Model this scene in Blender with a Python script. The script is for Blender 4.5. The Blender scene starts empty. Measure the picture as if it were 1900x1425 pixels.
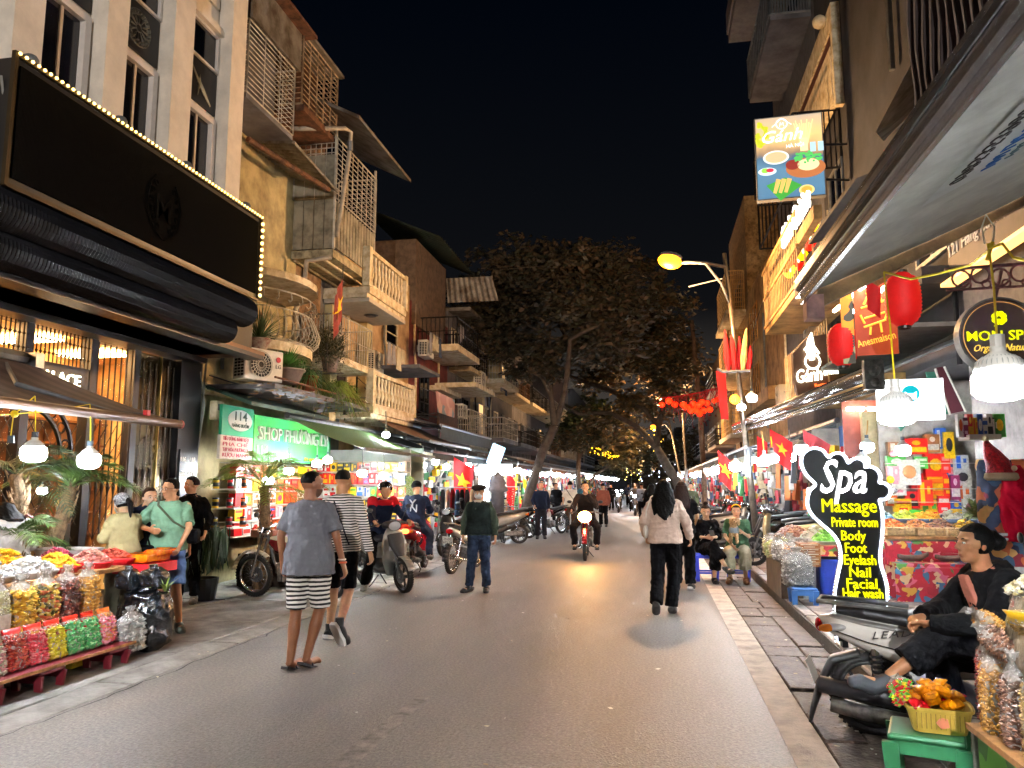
import bpy,math,random
import numpy as np
from mathutils import Vector,Matrix
random.seed(7)
rnd=random.Random(11)
SC=bpy.context.scene
COL=SC.collection
PI=math.pi
R=math.radians
# camera
FPX=1427.0
PITCH=R(7.3676);YAW=R(10.436)
cd=bpy.data.cameras.new('camera');cam=bpy.data.objects.new('camera',cd);COL.objects.link(cam)
cam.location=(0,0,1.6);cam.rotation_euler=(PI/2+PITCH,0,YAW)
cd.sensor_width=36;cd.lens=36*FPX/1900;cd.clip_start=.05;cd.clip_end=2000
SC.camera=cam
# night sky, exposure
W=bpy.data.worlds.new('World');SC.world=W;W.use_nodes=True
nt=W.node_tree;nt.nodes.clear()
wo=nt.nodes.new('ShaderNodeOutputWorld');bg=nt.nodes.new('ShaderNodeBackground')
sky=nt.nodes.new('ShaderNodeTexSky');sky.sky_type='NISHITA';sky.sun_disc=False
sky.sun_elevation=R(-6);sky.sun_rotation=R(200)
glow=nt.nodes.new('ShaderNodeMixRGB');glow.blend_type='ADD';glow.inputs[0].default_value=1
tc=nt.nodes.new('ShaderNodeTexCoord');sx=nt.nodes.new('ShaderNodeSeparateXYZ')
rp=nt.nodes.new('ShaderNodeValToRGB')
rp.color_ramp.elements[0].position=.0;rp.color_ramp.elements[0].color=(.52,.44,.37,1)
rp.color_ramp.elements[1].position=.55;rp.color_ramp.elements[1].color=(.003,.009,.022,1)
e=rp.color_ramp.elements.new(.22);e.color=(.03,.032,.038,1)
nt.links.new(tc.outputs['Generated'],sx.inputs[0]);nt.links.new(sx.outputs['Z'],rp.inputs[0])
nt.links.new(sky.outputs[0],glow.inputs[1]);nt.links.new(rp.outputs[0],glow.inputs[2])
nt.links.new(glow.outputs[0],bg.inputs[0]);bg.inputs[1].default_value=.05
nt.links.new(bg.outputs[0],wo.inputs[0])
SC.view_settings.view_transform='Standard';SC.view_settings.look='None'
SC.view_settings.exposure=1.75;SC.view_settings.gamma=1.0
cy=SC.cycles
cy.use_denoising=True;cy.use_light_tree=True;cy.max_bounces=5;cy.diffuse_bounces=3;cy.glossy_bounces=2
cy.transmission_bounces=3;cy.transparent_max_bounces=10;cy.sample_clamp_indirect=3;cy.sample_clamp_direct=30
cy.denoising_prefilter='ACCURATE';cy.caustics_reflective=False;cy.caustics_refractive=False;cy.blur_glossy=1.0
# picture point -> place
_cp,_sp,_cy,_sy=math.cos(PITCH),math.sin(PITCH),math.cos(YAW),math.sin(YAW)
def ray(x,y):
 a=(x-950)/FPX;b=(712.5-y)/FPX
 F=(-_sy*_cp,_cy*_cp,_sp);Rr=(_cy,_sy,0);U=(_sy*_sp,-_cy*_sp,_cp)
 return[F[i]+a*Rr[i]+b*U[i]for i in range(3)]
def onX(x,y,X):r=ray(x,y);t=X/r[0];return Vector((X,r[1]*t,1.6+r[2]*t))
def onY(x,y,Y):r=ray(x,y);t=Y/r[1];return Vector((r[0]*t,Y,1.6+r[2]*t))
def onZ(x,y,Z=0.):r=ray(x,y);t=(Z-1.6)/r[2];return Vector((r[0]*t,r[1]*t,Z))
# materials
def srgb(h):
 h=h.lstrip('#')
 return tuple(((int(h[i:i+2],16)/255)**2.2)for i in(0,2,4))
_M={}
def mat(name,col='808080',rough=.6,metal=0.,var=.12,scale=6.,bump=.0,bscale=40.,emit=0.,ecol=None,alpha=1.,spec=.5,col2=None,coat=0.,sss=0.):
 """plain surface: base colour with soft noise wear, optional relief"""
 if name in _M:return _M[name]
 m=bpy.data.materials.new(name);m.use_nodes=True;_M[name]=m
 n=m.node_tree;b=n.nodes['Principled BSDF']
 c=srgb(col)if isinstance(col,str)else col
 b.inputs['Roughness'].default_value=rough;b.inputs['Metallic'].default_value=metal
 b.inputs['Specular IOR Level'].default_value=spec;b.inputs['Coat Weight'].default_value=coat
 b.inputs['Base Color'].default_value=(*c,1)
 if sss:
  b.inputs['Subsurface Weight'].default_value=sss;b.inputs['Subsurface Radius'].default_value=(.01,.004,.002)
 if var or bump:
  t=n.nodes.new('ShaderNodeTexCoord')
 if var:
  no=n.nodes.new('ShaderNodeTexNoise');no.inputs['Scale'].default_value=scale;no.inputs['Detail'].default_value=4
  no.inputs['Roughness'].default_value=.65
  r=n.nodes.new('ShaderNodeValToRGB')
  d=srgb(col2)if col2 else tuple(x*(1-var*2.2)for x in c)
  r.color_ramp.elements[0].color=(*[max(0,x)for x in d],1);r.color_ramp.elements[0].position=.33
  r.color_ramp.elements[1].color=(*[min(1,x*(1+var*.6))for x in c],1);r.color_ramp.elements[1].position=.62
  n.links.new(t.outputs['Object'],no.inputs['Vector']);n.links.new(no.outputs[0],r.inputs[0])
  n.links.new(r.outputs[0],b.inputs['Base Color'])
 if bump:
  nb=n.nodes.new('ShaderNodeTexNoise');nb.inputs['Scale'].default_value=bscale;nb.inputs['Detail'].default_value=3
  bp=n.nodes.new('ShaderNodeBump');bp.inputs['Strength'].default_value=bump;bp.inputs['Distance'].default_value=.02
  n.links.new(t.outputs['Object'],nb.inputs['Vector']);n.links.new(nb.outputs[0],bp.inputs['Height'])
  n.links.new(bp.outputs[0],b.inputs['Normal'])
 if emit:
  b.inputs['Emission Color'].default_value=(*(srgb(ecol)if ecol else c),1);b.inputs['Emission Strength'].default_value=emit
  m.cycles.emission_sampling='FRONT' if emit>3 else 'NONE'
 if alpha<1:
  b.inputs['Alpha'].default_value=alpha
 return m
def film(name='clear_film',tint='ffffff',a=.16):
 """thin clear plastic film: mostly see-through with glossy creases"""
 if name in _M:return _M[name]
 m=bpy.data.materials.new(name);m.use_nodes=True;_M[name]=m
 n=m.node_tree;b=n.nodes['Principled BSDF']
 b.inputs['Base Color'].default_value=(*srgb(tint),1);b.inputs['Roughness'].default_value=.12
 t=n.nodes.new('ShaderNodeTexCoord');no=n.nodes.new('ShaderNodeTexNoise')
 no.inputs['Scale'].default_value=22;no.inputs['Detail'].default_value=3;no.inputs['Distortion'].default_value=1.5
 n.links.new(t.outputs['Object'],no.inputs['Vector'])
 bp=n.nodes.new('ShaderNodeBump');bp.inputs['Strength'].default_value=.9;bp.inputs['Distance'].default_value=.03
 n.links.new(no.outputs[0],bp.inputs['Height']);n.links.new(bp.outputs[0],b.inputs['Normal'])
 r=n.nodes.new('ShaderNodeMapRange');r.inputs[1].default_value=.48;r.inputs[2].default_value=.7
 r.inputs[3].default_value=a;r.inputs[4].default_value=min(1,a*3)
 n.links.new(no.outputs[0],r.inputs[0]);n.links.new(r.outputs[0],b.inputs['Alpha'])
 return m
def nodes_mat(name,rough=.6,metal=0.):
 m=bpy.data.materials.new(name);m.use_nodes=True;_M[name]=m
 n=m.node_tree;b=n.nodes['Principled BSDF'];b.inputs['Roughness'].default_value=rough;b.inputs['Metallic'].default_value=metal
 return m,n,b
def stripes(name,c1,c2,freq,axis='Z',duty=.5,wob=.01,rough=.8,bump=.2):
 if name in _M:return _M[name]
 m,n,b=nodes_mat(name,rough)
 t=n.nodes.new('ShaderNodeTexCoord');s=n.nodes.new('ShaderNodeSeparateXYZ');n.links.new(t.outputs['Object'],s.inputs[0])
 no=n.nodes.new('ShaderNodeTexNoise');no.inputs['Scale'].default_value=5;n.links.new(t.outputs['Object'],no.inputs['Vector'])
 a=n.nodes.new('ShaderNodeMath');a.operation='MULTIPLY_ADD';a.inputs[1].default_value=wob*6;n.links.new(no.outputs[0],a.inputs[0]);n.links.new(s.outputs[axis],a.inputs[2])
 k=n.nodes.new('ShaderNodeMath');k.operation='MULTIPLY';k.inputs[1].default_value=freq;n.links.new(a.outputs[0],k.inputs[0])
 f=n.nodes.new('ShaderNodeMath');f.operation='FRACT';n.links.new(k.outputs[0],f.inputs[0])
 g=n.nodes.new('ShaderNodeMath');g.operation='GREATER_THAN';g.inputs[1].default_value=duty;n.links.new(f.outputs[0],g.inputs[0])
 x=n.nodes.new('ShaderNodeMixRGB');x.inputs[1].default_value=(*srgb(c1),1);x.inputs[2].default_value=(*srgb(c2),1)
 n.links.new(g.outputs[0],x.inputs[0]);n.links.new(x.outputs[0],b.inputs['Base Color'])
 if bump:
  nb=n.nodes.new('ShaderNodeTexNoise');nb.inputs['Scale'].default_value=14
  bp=n.nodes.new('ShaderNodeBump');bp.inputs['Strength'].default_value=bump;bp.inputs['Distance'].default_value=.03
  n.links.new(t.outputs['Object'],nb.inputs['Vector']);n.links.new(nb.outputs[0],bp.inputs['Height']);n.links.new(bp.outputs[0],b.inputs['Normal'])
 return m
def patches(name,cols,scale=8.,rough=.5,rand=1.,emit=0.):
 """printed pattern of coloured patches (floral cloth, candy wrappers)"""
 if name in _M:return _M[name]
 m,n,b=nodes_mat(name,rough)
 t=n.nodes.new('ShaderNodeTexCoord');d=n.nodes.new('ShaderNodeTexNoise');d.inputs['Scale'].default_value=scale*.6
 mx=n.nodes.new('ShaderNodeMixRGB');mx.blend_type='LINEAR_LIGHT';mx.inputs[0].default_value=.12
 n.links.new(t.outputs['Object'],d.inputs['Vector']);n.links.new(t.outputs['Object'],mx.inputs[1]);n.links.new(d.outputs['Color'],mx.inputs[2])
 v=n.nodes.new('ShaderNodeTexVoronoi');v.inputs['Scale'].default_value=scale;v.inputs['Randomness'].default_value=rand
 n.links.new(mx.outputs[0],v.inputs['Vector'])
 s=n.nodes.new('ShaderNodeSeparateColor');n.links.new(v.outputs['Color'],s.inputs[0])
 r=n.nodes.new('ShaderNodeValToRGB');r.color_ramp.interpolation='CONSTANT'
 cr=r.color_ramp.elements
 for i,c in enumerate(cols):
  el=cr[i]if i<2 else cr.new(i/len(cols))
  el.position=i/len(cols);el.color=(*srgb(c),1)
 n.links.new(s.outputs[0],r.inputs[0]);n.links.new(r.outputs[0],b.inputs['Base Color'])
 if emit:
  n.links.new(r.outputs[0],b.inputs['Emission Color']);b.inputs['Emission Strength'].default_value=emit;m.cycles.emission_sampling='NONE'
 return m
def per_island(name,cols,rough=.55,coat=0.,var=.25):
 """each loose piece of a heap or crown takes one of these colours"""
 if name in _M:return _M[name]
 m,n,b=nodes_mat(name,rough);b.inputs['Coat Weight'].default_value=coat
 g=n.nodes.new('ShaderNodeNewGeometry');r=n.nodes.new('ShaderNodeValToRGB');cr=r.color_ramp.elements
 r.color_ramp.interpolation='CONSTANT' if len(cols)>2 else 'LINEAR'
 for i,c in enumerate(cols):
  el=cr[i]if i<2 else cr.new(i/len(cols))
  el.position=i/len(cols);el.color=(*srgb(c),1)
 n.links.new(g.outputs['Random Per Island'],r.inputs[0]);n.links.new(r.outputs[0],b.inputs['Base Color'])
 return m
def lamp(name,col,strength=1.):
 if strength<10:strength*=.42
 return mat(name,col,.5,var=0,emit=strength,ecol=col)
 # mesh builder
class B:
 def __init__(s):s.v=[];s.f=[];s.m=[];s.k=0
 def use(s,k):s.k=k;return s
 def add(s,vs,fs):
  o=len(s.v);s.v+=[tuple(p)for p in vs]
  for f in fs:s.f.append(tuple(i+o for i in f));s.m.append(s.k)
  return s
 def box(s,c,d,rot=None,taper=1.):
  x,y,z=d[0]/2,d[1]/2,d[2]/2
  P=[Vector((a*x*(taper if e>0 else 1),b*y*(taper if e>0 else 1),e*z))for e in(-1,1)for b in(-1,1)for a in(-1,1)]
  if rot is not None:P=[rot@p for p in P]
  c=Vector(c);P=[p+c for p in P]
  return s.add(P,[(0,2,3,1),(4,5,7,6),(0,1,5,4),(2,6,7,3),(0,4,6,2),(1,3,7,5)])
 def span(s,a,b):
  """box between two opposite corners"""
  a=Vector(a);b=Vector(b)
  return s.box((a+b)/2,[abs(b[i]-a[i])for i in range(3)])
 def quad(s,a,b,c,d):return s.add([a,b,c,d],[(0,1,2,3)])
 def tube(s,pts,r,n=6,cap=True,flat=1.):
  pts=[Vector(p)for p in pts]
  if not isinstance(r,(list,tuple)):r=[r]*len(pts)
  vs=[];fs=[];up=None
  for i,p in enumerate(pts):
   t=(pts[min(i+1,len(pts)-1)]-pts[max(i-1,0)])
   t=t.normalized()if t.length>1e-9 else Vector((0,0,1))
   if up is None:up=Vector((0,0,1))if abs(t.z)<.9 else Vector((0,1,0))
   a=t.cross(up)
   if a.length<1e-6:a=t.cross(Vector((1,0,0)))
   a.normalize();b=t.cross(a).normalized();up=-b if b.dot(up)<0 else b
   for k in range(n):
    an=2*PI*k/n;vs.append(p+a*(math.cos(an)*r[i])+b*(math.sin(an)*r[i]*flat))
  for i in range(len(pts)-1):
   for k in range(n):fs.append((i*n+k,i*n+(k+1)%n,(i+1)*n+(k+1)%n,(i+1)*n+k))
  if cap:fs.append(tuple(range(n))[::-1]);fs.append(tuple(range((len(pts)-1)*n,len(pts)*n)))
  return s.add(vs,fs)
 def lathe(s,prof,c=(0,0,0),n=16,ax='Z',sx=1.,sy=1.):
  c=Vector(c);vs=[];fs=[]
  for(r,h)in prof:
   for k in range(n):
    an=2*PI*k/n;x,y=math.cos(an)*r*sx,math.sin(an)*r*sy
    vs.append(c+(Vector((x,y,h))if ax=='Z' else Vector((h,x,y))if ax=='X' else Vector((x,h,y))))
  for i in range(len(prof)-1):
   for k in range(n):fs.append((i*n+k,i*n+(k+1)%n,(i+1)*n+(k+1)%n,(i+1)*n+k))
  return s.add(vs,fs)
 def ball(s,c,r,n=10,m=7,rot=None):
  if not isinstance(r,(list,tuple)):r=(r,r,r)
  c=Vector(c);vs=[c+(rot@Vector((0,0,r[2]))if rot is not None else Vector((0,0,r[2])))];fs=[]
  for i in range(1,m):
   th=PI*i/m
   for k in range(n):
    ph=2*PI*k/n;p=Vector((r[0]*math.sin(th)*math.cos(ph),r[1]*math.sin(th)*math.sin(ph),r[2]*math.cos(th)))
    vs.append(c+(rot@p if rot is not None else p))
  vs.append(c+(rot@Vector((0,0,-r[2]))if rot is not None else Vector((0,0,-r[2]))))
  for k in range(n):fs.append((0,1+k,1+(k+1)%n))
  for i in range(m-2):
   for k in range(n):fs.append((1+i*n+k,1+(i+1)*n+k,1+(i+1)*n+(k+1)%n,1+i*n+(k+1)%n))
  L=len(vs)-1
  for k in range(n):fs.append((L,1+(m-2)*n+(k+1)%n,1+(m-2)*n+k))
  return s.add(vs,fs)
 def prism(s,poly,o,u,v,w):
  """flat outline poly (a,b) -> o + a*u + b*v, given thickness vector w"""
  o=Vector(o);u=Vector(u);v=Vector(v);w=Vector(w);n=len(poly)
  A=[o+u*a+v*b for a,b in poly];C=[p+w for p in A]
  fs=[tuple(range(n))[::-1],tuple(range(n,2*n))]
  for i in range(n):j=(i+1)%n;fs.append((i,j,n+j,n+i))
  return s.add(A+C,fs)
 def loft(s,rings,cap=True):
  n=len(rings[0]);vs=[p for r in rings for p in r];fs=[]
  for i in range(len(rings)-1):
   for k in range(n):fs.append((i*n+k,i*n+(k+1)%n,(i+1)*n+(k+1)%n,(i+1)*n+k))
  if cap:fs.append(tuple(range(n))[::-1]);fs.append(tuple(range((len(rings)-1)*n,len(rings)*n)))
  return s.add(vs,fs)
 def ellring(s,c,a,b,n=14,U=(1,0,0),V=(0,1,0),e=1.):
  c=Vector(c);U=Vector(U);V=Vector(V);out=[]
  for k in range(n):
   t=2*PI*k/n;x,y=math.cos(t),math.sin(t)
   out.append(c+U*(a*math.copysign(abs(x)**e,x))+V*(b*math.copysign(abs(y)**e,y)))
  return out
 def mesh(s,name,mats,smooth=False,off=None):
  me=bpy.data.meshes.new(name)
  vs=s.v if off is None else[(p[0]-off[0],p[1]-off[1],p[2]-off[2])for p in s.v]
  me.from_pydata(vs,[],s.f)
  if not isinstance(mats,(list,tuple)):mats=[mats]
  for m in mats:me.materials.append(m)
  if len(mats)>1:me.polygons.foreach_set('material_index',[min(k,len(mats)-1)for k in s.m])
  if smooth:me.polygons.foreach_set('use_smooth',[True]*len(s.f))
  me.update();return me
 def build(s,name,mats,parent=None,smooth=False,bevel=0.,world=False,label=None):
  """ONE mesh object; world=True: vertices were given in world space, parent is an unrotated thing"""
  me=s.mesh(name,mats,smooth,worldloc(parent)if(parent and world)else None)
  if bevel:
   me=bake(me,lambda o:setmod(o,'BEVEL',width=bevel,segments=2,limit_method='ANGLE',harden_normals=False))
  o=bpy.data.objects.new(name,me);COL.objects.link(o)
  if parent:o.parent=parent
  if label:o['label']=label
  return o
def worldloc(o):
 l=Vector(o.location)
 while o.parent:o=o.parent;l=l+Vector(o.location)
 return l
def setmod(o,typ,**kw):
 m=o.modifiers.new(typ,typ)
 for k,v in kw.items():setattr(m,k,v)
BS=bpy.data.scenes.new('workbench_scene')
def evald(o):
 """mesh of a temporary object, evaluated in an empty scene of its own (fast)"""
 BS.collection.objects.link(o);vl=BS.view_layers[0];vl.update();dg=vl.depsgraph
 r=bpy.data.meshes.new_from_object(o.evaluated_get(dg),depsgraph=dg)
 bpy.data.objects.remove(o);return r
def bake(me,fn):
 o=bpy.data.objects.new('tmp',me);fn(o);return evald(o)
_rm={}
def remesh(b,voxel,smooth=4,mats=(),wrinkle=0.,seed=0,wf=17.):
 key=(hash(tuple(tuple(round(x,5)for x in p)for p in b.v)),voxel,smooth,wrinkle)
 if key in _rm:
  r=_rm[key].copy();r.materials.clear()
  for m in(mats if isinstance(mats,(list,tuple))else[mats]):r.materials.append(m)
  return r
 me=b.mesh('m',[])
 def fn(o):
  setmod(o,'REMESH',mode='VOXEL',voxel_size=voxel,use_smooth_shade=True)
  if smooth:setmod(o,'SMOOTH',factor=.5,iterations=smooth)
 r=bake(me,fn);_rm[key]=r
 if wrinkle:
  n=len(r.vertices);co=np.empty(n*3);no=np.empty(n*3)
  r.vertices.foreach_get('co',co);r.vertices.foreach_get('normal',no);co=co.reshape(-1,3);no=no.reshape(-1,3)
  rs=np.random.RandomState(seed);h=np.zeros(n)
  for i in range(7):
   d=rs.normal(size=3);d[2]*=.35 if i%3 else 1.3;d/=np.linalg.norm(d);fr=wf*(1+i*.45)
   ph=co@d*fr+rs.rand()*6+1.7*np.sin(co@rs.normal(size=3)*wf*.5)
   h+=(1-np.abs(np.sin(ph))**.7)*(1/(1+i*.4))
  h-=h.mean();co=co+no*(h*wrinkle*.5)[:,None]
  r.vertices.foreach_set('co',co.ravel())
 r.materials.clear()
 for m in(mats if isinstance(mats,(list,tuple))else[mats]):r.materials.append(m)
 r.polygons.foreach_set('use_smooth',[True]*len(r.polygons));r.update();return r
def put(name,me,parent=None,loc=(0,0,0),rot=(0,0,0),label=None,scale=None):
 o=bpy.data.objects.new(name,me);COL.objects.link(o)
 if parent:o.parent=parent
 o.location=loc;o.rotation_euler=rot
 if scale:o.scale=scale
 if label:o['label']=label
 return o
def thing(name,label,cat,loc=(0,0,0),rz=0.,group=None,kind=None):
 o=bpy.data.objects.new(name,None);COL.objects.link(o);o.empty_display_size=.1
 o.location=loc;o.rotation_euler=(0,0,rz);return tag(o,label,cat,group,kind)
def tag(o,label=None,cat=None,group=None,kind=None):
 if label:o['label']=label
 if cat:o['category']=cat
 if group:o['group']=group
 if kind:o['kind']=kind
 return o
def struct(name,b,m,label=None,**kw):
 o=b.build(name,m,**kw);o['kind']='structure'
 if label:o['label']=label
 return o
def kids(o):return[c for c in bpy.data.objects if c.parent==o]
def copy_tree(o,parent=None):
 c=o.copy();COL.objects.link(c)
 if parent:c.parent=parent
 for ch in _kids.get(o.name,()):copy_tree(ch,c)
 return c
_kids={}
def remember(o):
 _kids[o.name]=kids(o)
 for c in _kids[o.name]:remember(c)
def dup(o,loc,rz,label,group=None,scale=None):
 if o.name not in _kids:remember(o)
 c=copy_tree(o);c.location=loc;c.rotation_euler=(0,0,rz);c['label']=label
 if group:c['group']=group
 if scale:c.scale=scale
 return c
def text(body,size,o,u,v,m,name='lettering',parent=None,depth=.004,align='LEFT',shear=0.,bold=0.,world=False,width=None,spacing=1.):
 """raised lettering: baseline from o along u, upwards v"""
 c=bpy.data.curves.new('t','FONT');c.body=body;c.size=size;c.align_x=align;c.extrude=depth;c.shear=shear;c.offset=bold*.15
 c.resolution_u=2;c.space_character=spacing
 me=evald(bpy.data.objects.new('t',c))
 u=Vector(u).normalized();v=Vector(v);v=(v-u*v.dot(u)).normalized();w=u.cross(v)
 n=len(me.vertices);co=np.empty(n*3);me.vertices.foreach_get('co',co);co=co.reshape(-1,3)
 if width:
  ww=co[:,0].max()-co[:,0].min();co[:,0]=(co[:,0]-(co[:,0].min()if align=='LEFT' else 0))*width/ww
 off=worldloc(parent)if(parent and world)else Vector((0,0,0))
 M=np.array([u,v,w]);co=co@M+np.array(Vector(o)-off)
 me.vertices.foreach_set('co',co.ravel());me.materials.clear();me.materials.append(m);me.update()
 return put(name,me,parent)
 # shared materials
BLACK=mat('black_paint','15161a',.38,var=.1,bump=.05)
WHITEP=mat('white_plaster','e0d8cc',.75,var=.07,scale=3,bump=.12,bscale=60)
DGLASS=mat('dark_glass','0b0e18',.08,var=0,spec=.8)
STEEL=mat('galvanised_steel','9a9c9e',.38,.8,var=.15)
GREYM=mat('grey_painted_metal','6d7072',.5,.3,var=.15)
DARKM=mat('dark_metal','25262a',.45,.5)
RUST=mat('rusty_metal','6b4b38',.8,.2,var=.3)
TIMBER=mat('timber','9a6d42',.7,var=.25,scale=12)
YEL=mat('ochre_plaster','b3a67c',.85,var=.16,scale=2.2,bump=.15,col2='857a5c')
ORP=mat('orange_plaster','b89c74',.85,var=.14,scale=2.2,bump=.15,col2='8c6f4f')
CREAM=mat('cream_plaster','d8cdb2',.8,var=.1,scale=5,col2='a8936a')
GREYP=mat('grey_plaster','68676b',.85,var=.2,scale=1.6,bump=.15,col2='4b4a4c')
DGREY=mat('dark_grey_plaster','36363a',.85,var=.2,scale=1.4,bump=.15)
REDB=mat('dark_red_tiles','6a2d2a',.7,var=.25,scale=3)
CORR=mat('corrugated_sheet','7d7a74',.6,.3,var=.3,scale=3,col2='4f4438')
REDF=mat('red_flag_cloth','c9161c',.75,var=.08)
YELF=mat('yellow_star','f0c020',.7,var=0)
YWIRE=mat('yellow_cord','e6cf22',.5,var=0)
GREYW=mat('grey_cable','8a8a86',.6,var=0)
LINEW=mat('worn_white_line','b5ada2',.7,var=.2,scale=5,col2='8a827a',bump=.3,bscale=90)
# ground, road, pavement
def asphalt():
 m,n,b=nodes_mat('asphalt',.45)
 t=n.nodes.new('ShaderNodeTexCoord')
 a=n.nodes.new('ShaderNodeTexNoise');a.inputs['Scale'].default_value=42;a.inputs['Detail'].default_value=6;a.inputs['Roughness'].default_value=.75
 c=n.nodes.new('ShaderNodeTexNoise');c.inputs['Scale'].default_value=.55;c.inputs['Detail'].default_value=5;c.inputs['Roughness'].default_value=.6
 v=n.nodes.new('ShaderNodeTexVoronoi');v.inputs['Scale'].default_value=75
 for q in(a,v):n.links.new(t.outputs['Object'],q.inputs['Vector'])
 mp=n.nodes.new('ShaderNodeMapping');mp.inputs['Scale'].default_value=(1.7,.35,1);n.links.new(t.outputs['Object'],mp.inputs['Vector']);n.links.new(mp.outputs[0],c.inputs['Vector'])
 r=n.nodes.new('ShaderNodeValToRGB');r.color_ramp.elements[0].position=.40;r.color_ramp.elements[0].color=(.115,.103,.092,1)
 r.color_ramp.elements[1].position=.62;r.color_ramp.elements[1].color=(.24,.215,.19,1);n.links.new(a.outputs[0],r.inputs[0])
 r2=n.nodes.new('ShaderNodeValToRGB');r2.color_ramp.elements[0].position=.35;r2.color_ramp.elements[0].color=(.55,.55,.56,1)
 r2.color_ramp.elements[1].position=.7;r2.color_ramp.elements[1].color=(1.15,1.12,1.08,1);n.links.new(c.outputs[0],r2.inputs[0])
 x=n.nodes.new('ShaderNodeMixRGB');x.blend_type='MULTIPLY';x.inputs[0].default_value=.85
 n.links.new(r.outputs[0],x.inputs[1]);n.links.new(r2.outputs[0],x.inputs[2]);n.links.new(x.outputs[0],b.inputs['Base Color'])
 mr=n.nodes.new('ShaderNodeMapRange');mr.inputs[3].default_value=.44;mr.inputs[4].default_value=.66;b.inputs['Specular IOR Level'].default_value=.35;n.links.new(c.outputs[0],mr.inputs[0]);n.links.new(mr.outputs[0],b.inputs['Roughness'])
 bp=n.nodes.new('ShaderNodeBump');bp.inputs['Strength'].default_value=.5;bp.inputs['Distance'].default_value=.006
 n.links.new(v.outputs['Distance'],bp.inputs['Height']);n.links.new(bp.outputs[0],b.inputs['Normal'])
 return m
ASPH=asphalt()
PAVE=mat('paving_concrete','7b7771',.62,var=.2,scale=2.5,bump=.4,bscale=60,col2='4c4844')
PAVB=mat('gutter_stone','594c44',.7,var=.28,scale=5,bump=.9,bscale=28,col2='332b27')
JOINT=mat('joint_dirt','4a423b',.9,var=.2,bump=.6,bscale=60)
struct('ground',B().quad((-150,-30,-.06),(150,-30,-.06),(150,400,-.06),(-150,400,-.06)),JOINT)
struct('road',B().quad((-4.16,-12,0),(.90,-12,0),(.90,160,0),(-4.16,160,0)),ASPH)
struct('road_marking',B().quad((.76,-12,.004),(.99,-12,.004),(1.0,120,.004),(.76,120,.004)),LINEW,label='worn pale line along the right side of the road')
p0=onZ(600,1425);p1=onZ(655,1425);p2=onZ(800,1292);p3=onZ(775,1292)
struct('road_patch',B().quad(p0+Vector((0,0,.004)),p1+Vector((0,0,.004)),p2+Vector((0,0,.004)),p3+Vector((0,0,.004))),mat('old_marking','7a736c',.7,var=.3,scale=9,bump=.4,bscale=90))
gut=struct('gutter',B().span((.90,-3,-.06),(1.62,70,-.03)),JOINT,label='strip of worn stone slabs between road line and kerb')
rr=random.Random(3)
slabm={}
def slab(parent,x0,y0,x1,y1,zt,th,m,name='paving_slab',tilt=.004):
 k=(round(x1-x0,2),round(y1-y0,2),th,m.name)
 if k not in slabm:
  b=B();w,h=(x1-x0)/2,(y1-y0)/2;c=.008
  b.loft([[(-w,-h,-th),(w,-h,-th),(w,h,-th),(-w,h,-th)],[(-w,-h,-c),(w,-h,-c),(w,h,-c),(-w,h,-c)],[(-w+c,-h+c,0),(w-c,-h+c,0),(w-c,h-c,0),(-w+c,h-c,0)]])
  slabm[k]=b.mesh('slab',m)
 o=put(name,slabm[k],parent,((x0+x1)/2,(y0+y1)/2,zt+rr.uniform(-tilt,tilt)),(rr.uniform(-tilt,tilt),rr.uniform(-tilt,tilt),rr.uniform(-.01,.01)))
 return o
y=2.2
while y<21:
 L=rr.choice((.42,.5,.62,.78));cut=rr.choice((.26,.34))
 slab(gut,1.015,y,1.015+cut,y+L-.015,-.012,.05,PAVB,'gutter_slab',.012);slab(gut,1.03+cut,y+.01,1.61,y+L-.01,-.012,.05,PAVB,'gutter_slab',.012);y+=L
b=B()
while y<70:b.span((1.02,y,-.03),(1.61,y+1.2,-.008));y+=1.23
b.build('gutter_slab',PAVB,gut)['kind']='stuff'
kerb=struct('kerb',B().span((1.62,-3,-.06),(1.76,70,.10)),JOINT,label='dark raised stone kerb on the right')
KST=mat('kerb_stone','6b625c',.5,var=.25,bump=.3)
kb=bake(B().span((-.07,-.39,-.16),(.07,.39,0)).mesh('k',KST),lambda o:setmod(o,'BEVEL',width=.02,segments=2))
for i in range(26):put('kerb_stone',kb,kerb,(1.70,2.6+i*.8,.125+rr.uniform(-.006,.006)),(0,0,rr.uniform(-.01,.01)))
struct('pavement',B().span((1.76,-3,-.06),(3.8,120,.105)),JOINT,label='raised pavement on the right')
pv=bpy.data.objects['pavement']
for i in range(44):
 for j,(a,c)in enumerate(((1.775,2.25),(2.262,2.75),(2.762,3.25))):
  if i>24 and j==2:continue
  y0=2.6+i*.42+(j%2)*.21
  slab(pv,a,y0,c,y0+.405,.126,.03,PAVE if j%2 else mat('pavement_tile','6e6058',.6,var=.25,col2='453a35',bump=.3),'paving_tile')
pl=struct('sidewalk',B().span((-7.1,-8,-.06),(-4.16,120,-.035)),JOINT,label='concrete footway on the left')
for i in range(12):
 y0=4.2+i*1.6
 slab(pl,-4.50,y0,-4.17,y0+1.585,.0,.03,mat('edge_concrete','86817a',.55,var=.2,scale=3,bump=.3,col2='5a5550'),'edge_slab')
 for a,c in((-5.9,-4.515),(-7.05,-5.915)):
  slab(pl,a,y0-.5,c,y0+1.085,.0,.03,PAVE,'paving_slab')
b=B()
for i in range(45):b.span((-7.05,23+i*2,-.03),(-4.17,24.98+i*2,.0))
b.build('paving_slab',PAVE,pl)['kind']='stuff'
lk=struct('kerb',B().span((-4.34,17,-.03),(-4.18,90,.06)),mat('pale_kerb','8b8882',.6,var=.2),label='low pale kerb on the left further on')
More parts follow.
